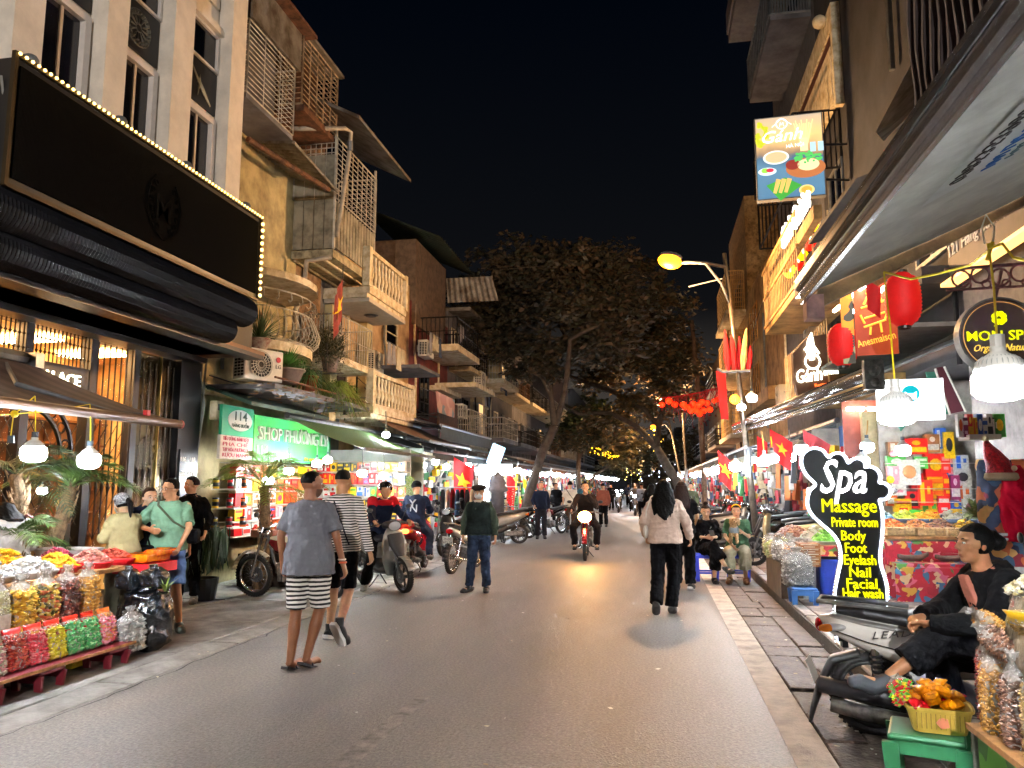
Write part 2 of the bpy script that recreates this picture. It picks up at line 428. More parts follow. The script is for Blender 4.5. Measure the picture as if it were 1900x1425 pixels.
ck=B();rc=random.Random(12)
def crack(P,w):
 L=[];a,c=Vector(P[0]),Vector(P[1]);n=int((c-a).length/.12)+2;d=(c-a).normalized();s=V_(-d.y,d.x,0)
 for i in range(n+1):q=a.lerp(c,i/n)+s*rc.gauss(0,.018);ww=w*rc.uniform(.3,.9);L+=[q-s*ww,q+s*ww]
 ck.add(L,[(2*i,2*i+1,2*i+3,2*i+2)for i in range(n)])
V_=lambda*a:Vector(a)
for(x0,y0,x1,y1,w)in((-4.1,3,-4.12,30,.012),(-5.6,6.9,-4.3,7.6,.006),(-3.9,7.2,-3.3,7.5,.004)):crack(((x0,y0,.005),(x1,y1,.005)),w)
struct('road_cracks',ck,mat('crack_tar','1b1a1a',.7,var=.1))
b=B();rl=random.Random(5)
for i in range(230):
 x=rl.choice((rl.uniform(-6,-4),rl.uniform(.9,1.7),rl.uniform(-4,.8)));yy=rl.uniform(4,14);s=rl.uniform(.006,.022)
 a=rl.uniform(0,6);z=.012 if x>.9 else .008
 b.add([(x+s*math.cos(a+k*1.57)*rl.uniform(.6,1.4),yy+s*math.sin(a+k*1.57),z+rl.uniform(0,.008))for k in range(4)],[(0,1,2,3)])
tag(b.build('litter',per_island('litter_bits',['c8c4bb','8a7350','6b6258','b5a98f'])),'scraps of paper and dry leaves on road','litter',kind='stuff')
# building pieces
def part(name,b,m,parent,**kw):return b.build(name,m,parent,world=True,**kw)
def house(label,side,y0,y1,z1,m,X=None,z0=0.,depth=5.,name='town_house'):
 X=(-7.0 if side<0 else 3.8)if X is None else X
 t=thing(name,label,'building',(X,(y0+y1)/2,0))
 part('wall',B().span((X,y0,z0),(X+side*depth,y1,z1)),m,t)
 t['X']=X;t['side']=side;return t
def window(t,y0,y1,z0,z1,frame=WHITEP,glass=DGLASS,bars=2,rows=0,w=.06,X=None,proud=.05):
 X=t['X']if X is None else X;s=-t['side']
 b=B();a,c=X+s*.012,X+s*proud
 b.span((a,y0,z0),(c,y0+w,z1));b.span((a,y1-w,z0),(c,y1,z1));b.span((a,y0+w,z1-w),(c,y1-w,z1));b.span((a,y0+w,z0),(c,y1-w,z0+w))
 f=part('window',b,frame,t)
 loc=worldloc(f)
 g=B();n=max(1,bars)
 for i in range(n):
  ya=y0+w+(y1-y0-2*w)*i/n;yb=y0+w+(y1-y0-2*w)*(i+1)/n
  pb=B().quad((X+s*.02,ya+.02,z0+w),(X+s*.02,yb-.02,z0+w),(X+s*.02,yb-.02,z1-w),(X+s*.02,ya+.02,z1-w))
  part('pane',pb,glass,f)
  if i:b2=B().span((X+s*.012,ya-.02,z0+w),(X+s*.04,ya+.02,z1-w));part('mullion',b2,frame,f)
 for j in range(1,rows):
  zz=z0+w+(z1-z0-2*w)*j/rows;part('crossbar',B().span((X+s*.024,y0+w,zz-.015),(X+s*.045,y1-w,zz+.015)),frame,f)
 return f
def grille(t,x0,y0,z0,x1,y1,z1,m,nv=0,nh=8,r=.008,name='grille',face='front'):
 """box cage: frame and bars on street face and both ends"""
 b=B()
 Xo,Xi=x0,x1
 def face_(p,q):
  b.tube([(p[0],p[1],z0),(p[0],p[1],z1)],r*1.8,4);b.tube([(q[0],q[1],z0),(q[0],q[1],z1)],r*1.8,4)
  for k in range(nh+1):
   z=z0+(z1-z0)*k/nh;b.tube([(p[0],p[1],z),(q[0],q[1],z)],r*(1.8 if k in(0,nh)else 1),4)
  for k in range(1,nv):
   f=k/nv;x=p[0]+(q[0]-p[0])*f;y=p[1]+(q[1]-p[1])*f;b.tube([(x,y,z0),(x,y,z1)],r,4)
 face_((Xo,y0),(Xo,y1));face_((Xi,y0),(Xo,y0));face_((Xi,y1),(Xo,y1))
 return part(name,b,m,t)
_bal={}
def balustrade(t,x,y0,y1,z,h=.75,m=CREAM,n=None):
 """slab, moulded rail and urn balusters, each its own piece; runs along the street at x"""
 s=t['side'];X=t['X']
 part('balcony_slab',B().span((X-s*.005,y0,z-.14),(x-s*.06,y1,z)).span((X-s*.01,y0-.04,z-.24),(x-s*.02,y1+.04,z-.145)),m,t)
 part('handrail',B().span((x-s*.07,y0-.05,z+h-.09),(x+s*.07,y1+.05,z+h)).span((x-s*.05,y0,z+.003),(x+s*.05,y1,z+.08)),m,t)
 for yy in(y0,y1):part('rail_post',B().span((x-s*.08,yy-.08,z+.004),(x+s*.08,yy+.08,z+h+.03)),m,t)
 k=(round(h,2),m.name)
 if k not in _bal:
  hh=h-.17;_bal[k]=B().lathe([(.028,0),(.045,.03),(.03,.08),(.062,hh*.32),(.05,hh*.5),(.028,hh*.72),(.045,hh*.9),(.03,hh)],n=8).mesh('bal',m,True)
 n=n or int((y1-y0-.2)/.22)
 for i in range(n):
  yy=y0+.12+(y1-y0-.24)*(i+.5)/n;put('baluster',_bal[k],t,Vector((x,yy,z+.08))-worldloc(t))
def corrugated(t,pts,th,m,n,name='corrugated_roof'):
 """sheet over quad pts a-b (upper edge) c-d (lower edge), waves across a-b"""
 a,b_,c,d=[Vector(p)for p in pts];B_=B();N=n*4;up=(b_-a).cross(d-a).normalized()
 rows=[]
 for s in(0,.5,1):
  rows.append([(a.lerp(d,s)).lerp(b_.lerp(c,s),i/N)+up*(math.sin(i/N*n*2*PI)*th)for i in range(N+1)])
 vs=[p for r in rows for p in r];fs=[]
 for j in range(2):
  for i in range(N):fs.append((j*(N+1)+i,j*(N+1)+i+1,(j+1)*(N+1)+i+1,(j+1)*(N+1)+i))
 o=len(vs);vs+=[p-up*.012 for p in vs];fs+=[tuple(k+o for k in f[::-1])for f in fs]
 B_.add(vs,fs);return part(name,B_,m,t,smooth=True)
def aircon(X,y0,z0,s,label,w=.7,h=.5,d=.3,logo=True,rz=None,facing=None):
 """outdoor unit; s = side it hangs from; front faces the street (or -Y when facing='cam')"""
 t=thing('air_conditioner',label,'air conditioner',(X,y0,z0),0)
 m=mat('aircon_white','d8d4c8',.5,var=.08)
 b=B().box((0,0,h/2),(w,d,h));part_=b.build('casing',m,t,bevel=.015)
 put('fan_ring',B().lathe([(h*.40,0),(h*.42,.02),(h*.44,0)],n=24,ax='Y').mesh('r',m,True),t,(-w*.10,-d/2-.012,h*.5))
 put('fan_disc',B().lathe([(0,0),(h*.4,0)],n=24,ax='Y').mesh('r',DARKM),t,(-w*.10,-d/2-.004,h*.5))
 g=B()
 for k in range(20):
  a=2*PI*k/20;g.tube([(.05*math.cos(a),0,.05*math.sin(a)),(h*.4*math.cos(a+.4),-.005,h*.4*math.sin(a+.4))],.004,3)
 for q in(.1,.2,.3,.4):g.lathe([(h*q-.003,-.006),(h*q+.003,-.006)],n=20,ax='Y')
 put('fan_grille',g.mesh('g',m),t,(-w*.10,-d/2-.014,h*.5))
 lg=B()
 for i in range(3):
  for j in range(8):lg.box((-w/2-.006,-d/2+.05+i*.08,.07+j*(h-.12)/8),(.008,.06,.035))
 lg.build('side_vent',DARKM,t)
 if logo:
  put('emblem',B().lathe([(0,0),(.045,0),(.045,.006)],n=20,ax='Y').mesh('l',mat('lg_red','b3123a',.5,var=0)),t,(w*.36,-d/2-.012,h*.72))
  text('LG',.09,(w*.29,-d/2-.006,h*.44),(1,0,0),(0,0,1),mat('logo_grey','6d6d70',.5,var=0),parent=t)
 t.rotation_euler=(0,0,rz if rz is not None else(PI/2 if s<0 else-PI/2));return t
 # left corner building: white pilasters above, black shopfront below
cb=thing('corner_building','white pilastered building with black shopfront and illuminated sign box','building',(-7,8,0));cb['X']=-6.45;cb['side']=-1
part('back_wall',B().span((-6.45,1.0,4.2),(-12,10.75,13)),WHITEP,cb)
def yx(px,py=100,X=-6.2):return onX(px,py,X)[1]
pil=[(yx(-260),yx(-150)),(yx(20),yx(78)),(yx(196),yx(236)),(yx(322),yx(359)),(yx(430),yx(456))]
for a,c in pil:part('pilaster',B().span((-6.43,a,4.2),(-6.2,c,13)),WHITEP,cb)
zb=4.6;zl=onX(358,193,-6.4)[2];zp0=onX(360,183,-6.4)[2];zp1=onX(360,100,-6.4)[2];zt=onX(365,28,-6.4)[2]
PWHT=mat('white_frame','d6d0cc',.5,var=.04)
for i in range(4):
 a,c=pil[i][1],pil[i+1][0]
 part('spandrel',B().span((-6.44,a,zt+.1),(-6.36,c,zt+.16)).span((-6.44,a,zt+.02),(-6.33,c,zt+.098)),WHITEP,cb)
 window(cb,a+.06,c-.06,zb,zl,PWHT,mat('night_glass','12141f',.1,var=.2,scale=1.5,spec=.8),2,w=.09,proud=.09)
 window(cb,a+.02,c-.02,zp1+.015,zt,PWHT,DGLASS,1,w=.035,proud=.06)
 pn=part('etched_panel',B().span((-6.44,a+.03,zp0),(-6.41,c-.03,zp1)),BLACK,cb)
 wm=mat('etched_ornament','5a5a52',.5,.4,var=.2)
 g=B();cyy=(a+c)/2;cz=(zp0+zp1)/2;rd=min(c-a,zp1-zp0)*.36
 if i==2 or i==1:
  for q in(1,.74,.22):g.lathe([(rd*q-.012,0),(rd*q,.012),(rd*q+.012,0)],(-6.408,cyy,cz),28,'X')
  for k in range(12):
   an=k*PI/6;g.tube([(-6.404,cyy+rd*.22*math.cos(an),cz+rd*.22*math.sin(an)),(-6.404,cyy+rd*.7*math.cos(an),cz+rd*.7*math.sin(an))],[.006,.02],4)
  for k in range(20):
   an=k*PI/10;g.ball((-6.405,cyy+rd*.87*math.cos(an),cz+rd*.87*math.sin(an)),.03,5,4)
 else:
  g.tube([(-6.405,cyy-.28,cz+.26),(-6.4,cyy-.08,cz+.05),(-6.4,cyy+.05,cz-.08),(-6.405,cyy+.3,cz-.24)],[.004,.02,.045,.012],5)
  g.tube([(-6.405,cyy+.02,cz+.12),(-6.4,cyy,cz),(-6.405,cyy-.02,cz-.22)],[.004,.025,.008],5)
 part('etching',g,wm if i==2 else mat('etched_pale','9a9684',.5,var=.1),cb)
part('moulding',B().span((-6.44,pil[3][1]+.06,zt+.45),(-6.40,pil[4][0]-.06,zt+1.9)),WHITEP,cb)
FX=-7.0
part('shopfront_lintel',B().span((FX,1,3.42),(FX-.15,10.75,4.2)),BLACK,cb)
part('shopfront_side',B().span((FX-.15,10.74,0),(-12,10.8,4.6)),BLACK,cb)
CPIL=part('corner_pillar',B().span((FX-.3,yx(322,700,FX),0),(FX+.12,yx(362,700,FX),4.18)),BLACK,cb)
def ly(px):return onX(px,700,FX)[1]
posts=[ly(-160),ly(-60),ly(45),ly(168),ly(249),ly(258),ly(322)]
for q in(45,168,249):part('post',B().span((FX-.1,ly(q)-.06,0),(FX+.04,ly(q)+.06,3.42)),BLACK,cb)
part('fascia',B().span((FX-.05,4,2.70),(FX+.03,ly(168)-.06,3.02)),BLACK,cb)
text('PALACE',.2,(FX+.035,ly(60),2.78),(0,1,0),(0,0,1),mat('lit_letters','fff0c8',.4,var=0,emit=3),parent=cb,world=True,depth=.015)
WROOM=mat('warm_room_wall','e6c080',.7,var=.25,scale=1.3,col2='a87a40');
part('interior',B().quad((FX-1.6,3,0),(FX-1.6,10.7,0),(FX-1.6,10.7,3.5),(FX-1.6,3,3.5)).quad((FX-.2,3,3.46),(FX-.2,10.7,3.46),(FX-1.6,10.7,3.46),(FX-1.6,3,3.46)).quad((FX-.2,10.7,0),(FX-1.6,10.7,0),(FX-1.6,10.7,3.5),(FX-.2,10.7,3.5)),WROOM,cb)
sh=B()
for k in range(8):sh.span((FX-1.58,4+k*.02,.5+k*.33),(FX-1.35,10.6,.53+k*.33))
for k in range(9):sh.span((FX-1.58,4+k*.8,.3),(FX-1.33,4.05+k*.8,2.9))
part('shelving',sh,mat('warm_timber','7a4a20',.5,var=.2),cb)
WL_=lamp('assumed_ceiling_warm','ffd090',26)
for k in range(5):part('assumed_ceiling_lamp',B().span((FX-1.3,4.6+k*1.2,3.40),(FX-.4,4.9+k*1.2,3.43)),WL_,cb)  # unseen lamps assumed behind the golden windows, added to light the room
part('glass',B().quad((FX-.06,3,.05),(FX-.06,ly(249),.05),(FX-.06,ly(249),3.41),(FX-.06,3,3.41)),mat('clear_glass','ffe7c0',.05,var=0,alpha=.16),cb)
part('mirror_panel',B().quad((FX+.02,ly(255),.9),(FX+.02,ly(322),.9),(FX+.02,ly(322),3.41),(FX+.02,ly(255),3.41)),mat('bronze_mirror','5e5138',.25,.6,var=.4,scale=1.2),cb)
part('mirror_trim',B().span((FX+.01,ly(293),.9),(FX+.05,ly(293)+.02,3.41)),mat('gold_trim','b59a5c',.3,.8),cb)
part('lower_panel',B().span((FX-.03,ly(252),0),(FX+.03,ly(322),.89)),BLACK,cb)
balm=B().tube([(0,0,0),(0,0,.22),(0,0,.26),(0,0,.3),(0,0,.62),(0,0,.66),(0,0,.70),(0,0,1)],[.009,.009,.022,.009,.009,.022,.009,.009],5).mesh('bar',mat('bar_bronze','3a3026',.5,.5))
for i in range(26):
 yy=ly(-40)+(ly(164)-ly(-40))*i/25;put('bar',balm,cb,Vector((FX+.03,yy,3.02))-cb.location,scale=(1,1,.4))
for i in range(7):
 yy=ly(176)+(ly(240)-ly(176))*i/6;put('bar',balm,cb,Vector((FX+.03,yy,.9))-cb.location,scale=(1.2,1.2,2.5))
for i in range(6):
 yy=ly(262)+(ly(318)-ly(262))*i/5;put('bar',balm,cb,Vector((FX+.035,yy,1.2))-cb.location,scale=(1,1,2.1))
g=B();yc=ly(42);zc=1.95
for q in(.78,.6):g.tube([(FX+.03,yc+q*math.cos(a*PI/16),zc+q*math.sin(a*PI/16)*.9)for a in range(17)],.028,5)
for k in range(9):
 a=PI*(k+.5)/9;g.lathe([(.05,0),(.062,.01),(.074,0)],(FX+.03,yc+.69*math.cos(a),zc+.69*math.sin(a)*.9),10,'X')
g.span((FX,yc-.84,0),(FX+.05,yc-.76,zc));g.span((FX,yc+.76,0),(FX+.05,yc+.84,zc));g.span((FX,yc-.05,0),(FX+.05,yc+.05,zc))
for k in range(4):
 for s2 in(-1,1):g.lathe([(.08,0),(.092,.01),(.104,0)],(FX+.03,yc+s2*.4,.3+k*.42),12,'X')
part('door_scrollwork',g,BLACK,cb)
g=B()
for k in range(-6,22):
 for s2 in(-1,1):
  y0=5.2+k*.17;a=(FX-.02,y0,.9);c=(FX-.02,y0+s2*1.0,2.36);g.tube([a,c],.006,3)
part('lattice',g,mat('bar_bronze','3a3026',.5,.5),cb)
put('house_number',B().span((0,0,0),(.02,.42,.5)).mesh('p',BLACK),cb,Vector((FX+.125,ly(326),1.6))-cb.location)
LW=mat('white_letters','e8e8e4',.5,var=0,emit=.25)
text('116 - 118',.10,(FX+.15,ly(327),1.92),(0,1,0),(0,0,1),LW,parent=cb,world=True,width=.36,bold=.003)
text('HÀNG BUỒM',.10,(FX+.15,ly(326),1.70),(0,1,0),(0,0,1),LW,parent=cb,world=True,width=.40,bold=.003)
part('soffit',B().span((-5.75,2,3.50),(-6.98,10.6,3.56)),mat('brown_soffit','6b4423',.5,var=.25,scale=2),cb)
part('soffit_beam',B().span((-6.7,2,3.42),(-6.98,10.6,3.498)).span((-5.74,2,3.44),(-6.0,10.55,3.50)),BLACK,cb)
TUBE=mat('black_pleats','1c1d21',.28,var=.1,spec=.7)
for zc,rd,xx,y1 in((3.98,.2,-5.62,yx(457,560,-5.6)),(3.66,.17,-5.68,yx(430,600,-5.6))):
 prof=[];n=int((y1-2.5)/.022)
 for i in range(n+1):prof.append((rd+(.009 if i%2 else-.009),2.5+i*.022))
 b=B().lathe([(0,2.5)]+prof+[(0,prof[-1][1])],(xx,0,zc),16,'Y');part('pleated_tube',b,TUBE,cb)
part('awning_back',B().span((-5.8,2,3.5),(-6.9,10.3,4.2)),BLACK,cb)
SX=-5.5;sy0,sy1=5.5,9.82
sg=part('sign_box',B().span((SX,sy0,4.2),(SX-.5,sy1,5.36)),BLACK,cb)
mesh_m,n_,b_=nodes_mat('black_wire_mesh',.35)
t_=n_.nodes.new('ShaderNodeTexCoord');w_=n_.nodes.new('ShaderNodeTexWave');w_.bands_direction='Y';w_.inputs['Scale'].default_value=22;w_.inputs['Distortion'].default_value=.6
w2=n_.nodes.new('ShaderNodeTexWave');w2.bands_direction='Z';w2.inputs['Scale'].default_value=26
ad=n_.nodes.new('ShaderNodeMath');ad.operation='ADD';bp_=n_.nodes.new('ShaderNodeBump');bp_.inputs['Strength'].default_value=1;bp_.inputs['Distance'].default_value=.012
for q in(w_,w2):n_.links.new(t_.outputs['Object'],q.inputs['Vector'])
n_.links.new(w_.outputs['Fac'],ad.inputs[0]);n_.links.new(w2.outputs['Fac'],ad.inputs[1]);n_.links.new(ad.outputs[0],bp_.inputs['Height']);n_.links.new(bp_.outputs[0],b_.inputs['Normal'])
b_.inputs['Base Color'].default_value=(.004,.0034,.003,1);b_.inputs['Specular IOR Level'].default_value=.04;b_.inputs['Roughness'].default_value=.9
pn=part('mesh_panel',B().span((SX+.003,sy0+.05,4.26),(SX+.02,sy1-.05,5.30)),mesh_m,sg)
cy_,cz_=yx(300,388,SX),4.78
EMB=mat('emblem_bronze','080706',.9,0.,spec=.06)
g=B()
for s2 in(-1,1):
 g.tube([(SX+.035,cy_+s2*.02,cz_-.42)]+[(SX+.035,cy_+s2*(.3*math.sin(a)),cz_-.02-.38*math.cos(a))for a in(.5,.9,1.3,1.7,2.1,2.5)],[.01]*7,5)
 for k in range(6):
  a=.5+k*.38;g.lathe([(.02,0),(.03,.01),(.04,0)],(SX+.03,cy_+s2*.24*math.sin(a),cz_-.02-.3*math.cos(a)),8,'X')
part('emblem',g,EMB,sg)
text('M',.42,(SX+.03,cy_-.17,cz_-.2),(0,1,0),(0,0,1),EMB,parent=sg,world=True,depth=.004,name='emblem_letter',bold=.006)
FRB=mat('gilt_frame','3a2e18',.5,.5)
part('sign_trim',B().span((SX+.001,sy0,5.36),(SX+.04,sy1,5.40)).span((SX+.001,sy1-.0,4.2),(SX+.04,sy1+.04,5.40)).span((SX+.001,sy0,4.16),(SX+.03,sy1,4.198)).span((SX+.001,sy0-.04,4.16),(SX+.04,sy0-.001,5.4)),FRB,sg)
bm=B().ball((0,0,0),.016,6,5).mesh('b',lamp('warm_chain_bulb','ffd070',4.5))
for i in range(62):put('chain_bulb',bm,sg,Vector((SX+.05,sy0+(sy1-sy0)*i/61,5.385))-worldloc(sg))
bm2=B().ball((0,0,0),.026,6,5).mesh('b',lamp('warm_chain_bulb','ffd070',4.5))
for i in range(1,13):put('chain_bulb',bm2,sg,Vector((SX+.055,sy1+.01,5.385-1.14*i/12))-worldloc(sg))
for px,py in((55,108),(222,222),(345,302),(455,375)):
 p=onX(px,py,-5.65)
 t=thing('spotlight','unlit dark floodlight on the sign box, %s'%({55:'leftmost, above the box corner',222:'between the first two window bays',345:'below the third window bay',455:'at the right end of the box'}[px]),'spotlight',(p[0],p[1],5.37),0,'floodlights along the sign box')
 B().tube([(0,0,0),(0,0,.1)],.015,6).build('bracket',DARKM,t);B().ball((0,0,.14),(.09,.07,.07),10,7).build('head',GREYM,t,True);B().lathe([(.0,0),(.06,0),(.075,.05)],(-.14,0,.14),12,'X').build('lens',DGLASS,t)
part('conduit',B().tube([onX(2,140,-5.6),onX(8,190,-5.6),onX(3,215,-5.6)],.012,5),GREYW,cb)
# left row of tube houses
H=[]
h1=house('ochre narrow house with corrugated canopy and two caged balconies',-1,10.82,14.0,9.3,YEL);H.append(h1)
part('string_course',B().span((-6.97,10.85,3.0),(-6.9,13.9,3.18)),CREAM,h1)
window(h1,11.2,12.2,4.5,6.0,DARKM,DGLASS,2);window(h1,12.9,13.7,3.35,4.4,CREAM,DGLASS,2,3)
def cage(t,X,pa,pb,m,nh,nv,Xin=-6.98,r=.009,name='balcony_grille'):
 a=onX(*pa,X);c=onX(*pb,X);return grille(t,X,a[1],min(a[2],c[2]),Xin,c[1],max(a[2],c[2]),m,nv,nh,r,name)
GRW=mat('pale_grille','b7b2a6',.6,.2,var=.2)
ya=onX(458,150,-6.27)[1];yb=onX(547,150,-6.27)[1];z0=onX(547,255,-6.27)[2];z1=onX(547,130,-6.27)[2]
cg=grille(h1,-6.27,ya,z0,-6.98,yb,z1,GRW,3,14,.009,'balcony_grille')
part('balcony_floor',B().span((-6.27,ya,z0-.1),(-6.98,yb,z0-.02)),GREYP,h1)
part('sheet_valance',B().span((-6.25,ya-.02,z1+.02),(-6.21,yb+.1,z1+.75)),CORR,h1)
part('eave',B().span((-6.0,ya-.1,z1+.76),(-6.98,yb+.3,z1+.82)),RUST,h1)
part('room_box',B().span((-6.6,ya+.1,z0),(-6.98,yb-.1,z1+.7)),GREYP,h1)
yb2=onX(625,200,-6.2)[1];z2=onX(625,262,-6.2)[2];z3=onX(625,160,-6.2)[2]
h1b=house('rusty-brown caged upper storey behind the ochre house',-1,14.0,15.2,9.6,mat('brown_render','7d6347',.85,var=.2,col2='4a3a28'));h1b['X']=-7.0
grille(h1b,-6.2,yb+.15,z2,-6.98,yb2,z3+.2,mat('rusty_grille','a58f73',.7,.2,var=.3),5,13,.011,'balcony_grille')
part('balcony_floor',B().span((-6.15,yb+.15,z2-.14),(-6.98,yb2,z2-.02)),RUST,h1b)
part('roof_sheet',B().span((-6.1,yb+.05,z3+.22),(-6.98,yb2+.1,z3+.28)),CORR,h1b)
part('inner_wall',B().span((-6.6,yb+.2,z2),(-6.95,yb2-.05,z3+.2)),mat('brown_shutter','4a3020',.7,var=.3),h1b)
part('top_box',B().span((-6.2,ya+.5,z1+1.5),(-9,yb-.3,z1+3)),DGREY,h1b)
corrugated(h1,(onX(455,262,-6.98),onX(545,330,-6.98),onX(625,355,-5.95),onX(545,262,-5.95)),.025,CORR,16,'canopy_sheet')
part('canopy_beam',B().tube([onX(460,258,-6.4),onX(610,352,-6.05)],.05,6),RUST,h1)
part('canopy_valance',B().tube([onX(545,264,-5.94),onX(627,356,-5.94)],.03,5),CORR,h1)
t=thing('drain_pipe','grey bent drain pipe crossing above the tin canopy','pipe',(-6,13,4))
part('pipe',B().tube([onX(540,239,-6.6),onX(640,238,-5.9),onX(651,245,-5.85),onX(648,290,-5.9),onX(625,440,-6.05)],.045,8),mat('pvc_pipe','a59d90',.5,var=.15),t,smooth=True)
part('pipe_clamp',B().tube([onX(650,262,-5.86),onX(650,280,-5.87)],.06,8),GREYM,t)
h2=house('grey clad house with projecting sheet-metal balcony box',-1,15.2,16.4,8.0,GREYP);H.append(h2)
Xb=-6.1
ya=onX(532,400,-6.2)[1];yb=onX(695,400,Xb)[1]
yy0=13.75;zb0=onX(605,452,Xb)[2]
bx=part('balcony_floor',B().span((Xb,yy0,zb0-.16),(-6.98,yb,zb0)),mat('weathered_cream','a9a084',.8,var=.2,col2='6a6350'),h2)
sof=B()
for i in range(3):sof.span((-6.95+i*.3,yy0+.05,zb0-.2),(-6.90+i*.3,yb-.05,zb0-.161))
part('soffit_batten',sof,CREAM,h2)
PLK=mat('grey_boards','8f8a7a',.8,var=.25,scale=3,col2='5c584c')
for i in range(14):
 yq=yy0+(yb-yy0)*i/14;part('plank',B().span((Xb+.01,yq+.01,zb0+.05),(Xb-.02,yq+(yb-yy0)/14-.02,zb0+1.0)),PLK,h2)
for i in range(4):
 xq=-6.96+i*.22;part('plank',B().span((xq,yy0-.01,zb0+.02),(xq+.2,yy0+.02,zb0+1.95)),PLK,h2)
grille(h2,Xb+.02,yy0,zb0+1.05,-6.98,yb,zb0+2.3,GRW,8,12,.01,'balcony_grille')
for yq in(yy0,yb):part('balcony_post',B().tube([(Xb,yq,zb0),(Xb,yq,zb0+2.5)],.03,5),GRW,h2)
part('roof_sheet',B().add([(Xb+.55,yy0-.2,zb0+2.55),(Xb+.55,yb+.9,zb0+2.55),(-7,yb+.9,zb0+3.3),(-7,yy0-.2,zb0+3.3),(Xb+.55,yy0-.2,zb0+2.62),(Xb+.55,yb+.9,zb0+2.62),(-7,yb+.9,zb0+3.37),(-7,yy0-.2,zb0+3.37)],[(0,1,2,3),(7,6,5,4),(0,4,5,1),(1,5,6,2),(2,6,7,3),(3,7,4,0)]),CORR,h2)
part('down_pipe',B().tube([(-6.1,yy0-.1,zb0-.2),(-6.6,yy0-.1,zb0-.25),(-6.65,yy0-.1,zb0-.9),(-6.8,yy0-.1,zb0-1.2),(-6.85,yy0-.1,3.4)],.05,7),mat('pvc_pipe','a59d90',.5,var=.15),h2,smooth=True)
vb=thing('round_balcony','curved white wrought-iron balcony above the green sign','balcony',(-7,12.3,4))
cyb=onX(520,600,-6.4)[1];zbb=onX(560,640,-5.9)[2];RR=1.05
arc=[(-6.98+RR*math.sin(a*PI/12),cyb-1.25*math.cos(a*PI/12))for a in range(13)]
part('slab',B().loft([[(x,yq,zbb-.16)for x,yq in arc],[(x,yq,zbb)for x,yq in arc]]),CREAM,vb)
part('cornice_band',B().loft([[(-6.98+(x+6.98)*1.06,cyb+(yq-cyb)*1.05,zbb+1.05)for x,yq in arc],[(-6.98+(x+6.98)*1.06,cyb+(yq-cyb)*1.05,zbb+1.17)for x,yq in arc]]),CREAM,vb)
IR=mat('white_ironwork','c9c2b0',.5,.2,var=.15)
g=B()
for z in(.03,.55,.85):g.tube([(x,yq,zbb+z)for x,yq in arc],.014,5)
for k in range(30):
 a=PI*k/29;sx_,cx_=math.sin(a),-math.cos(a)
 def pt(o,z):return(-6.98+(RR+o)*sx_,cyb+(1.25+o)*cx_,zbb+z)
 g.tube([pt(0,.03),pt(.1,.12),pt(.13,.25),pt(.06,.42),pt(0,.55)],.009,4)
 if k%2:g.tube([pt(0,.85),pt(.05,.80),pt(.06,.72),pt(.02,.68),pt(-.02,.72)],.009,4)
part('ironwork',g,IR,vb)
h3=house('yellow house with two rows of white urn balustrades',-1,16.4,21.3,7.4,ORP);H.append(h3)
zA=onX(690,530,-5.95)[2]-.1;yA1=onX(754,500,-5.95)[1];yA0=yb-.6
balustrade(h3,-6.0,yA0,yA1,zA+.05,.85)
part('corbel_ceiling',B().span((-5.95,yA0,zA-.28),(-6.98,yA1,zA-.195)),mat('pale_soffit','b9b0a0',.8,var=.08),h3)
part('ceiling_light',B().lathe([(0,-.03),(.12,-.03),(.15,0),(.17,0)],(-6.4,yA0+1.3,zA-.29),16),DARKM,h3)
zB=onX(765,775,-6.1)[2];yB1=onX(765,740,-6.1)[1];yB0=onX(688,740,-6.1)[1]
balustrade(h3,-6.1,yB0,yB1,zB,.8)
part('pillar',B().span((-6.98,yA1-.5,2.6),(-6.75,yA1-.1,zA-.3)),YEL,h3);part('pillar',B().span((-6.98,yB0-.6,2.6),(-6.8,yB0-.25,zA-.3)),YEL,h3)
window(h3,17.3,18.1,3.6,4.9,DARKM,DGLASS,2,4);window(h3,19.3,20.0,3.7,4.7,CREAM,DGLASS,2,4);window(h3,19.2,20.2,5.3,6.0,CREAM,DGLASS,1,2)
window(h3,18.4,19.0,3.4,4.9,mat('brown_frame','4a3020',.6),mat('louvre_brown','3a281e',.6),2,9)
part('canopy',B().span((-5.6,yA1+.1,4.42),(-6.98,yA1+1.9,4.5)),GREYP,h3)
for yq in(15.4,16.1):
 f=window(h2,yq,yq+.6,3.3,4.6,mat('brown_frame','4a3020',.6),mat('louvre_brown','3a281e',.6),1,10)
grille(h2,-6.2,14.3,4.15,-6.98,16.2,5.0,GRW,14,2,.008,'balcony_grille')
part('balcony_slab',B().span((-6.15,14.2,4.0),(-6.98,16.3,4.14)),CREAM,h2)
h4=house('dark red tiled house with small grey balconies',-1,21.3,25.6,7.0,REDB);H.append(h4)
part('upper_wall',B().span((-6.9,21.5,6.3),(-9,24.9,8.9)),mat('dim_render','6b5a4c',.85,var=.2),h4)
corrugated(h4,((-8.6,21.0,9.9),(-8.6,25.4,9.9),(-6.0,25.4,8.75),(-6.0,21.0,8.75)),.03,mat('green_tin','3f4b40',.7,var=.2),16,'tin_roof')
corrugated(h4,((-6.9,24.95,8.6),(-5.3,24.95,8.6),(-5.1,25.2,7.8),(-6.9,25.2,7.8)),.03,CORR,9,'tin_valance')
part('balcony_slab',B().span((-5.7,22.0,5.55),(-6.98,24.9,5.75)),CREAM,h4)
grille(h4,-5.75,22.1,5.75,-6.98,24.8,6.6,DARKM,9,2,.012,'railing')
part('balcony_slab',B().span((-5.6,24.0,4.7),(-6.98,27.0,4.85)),CREAM,h4)
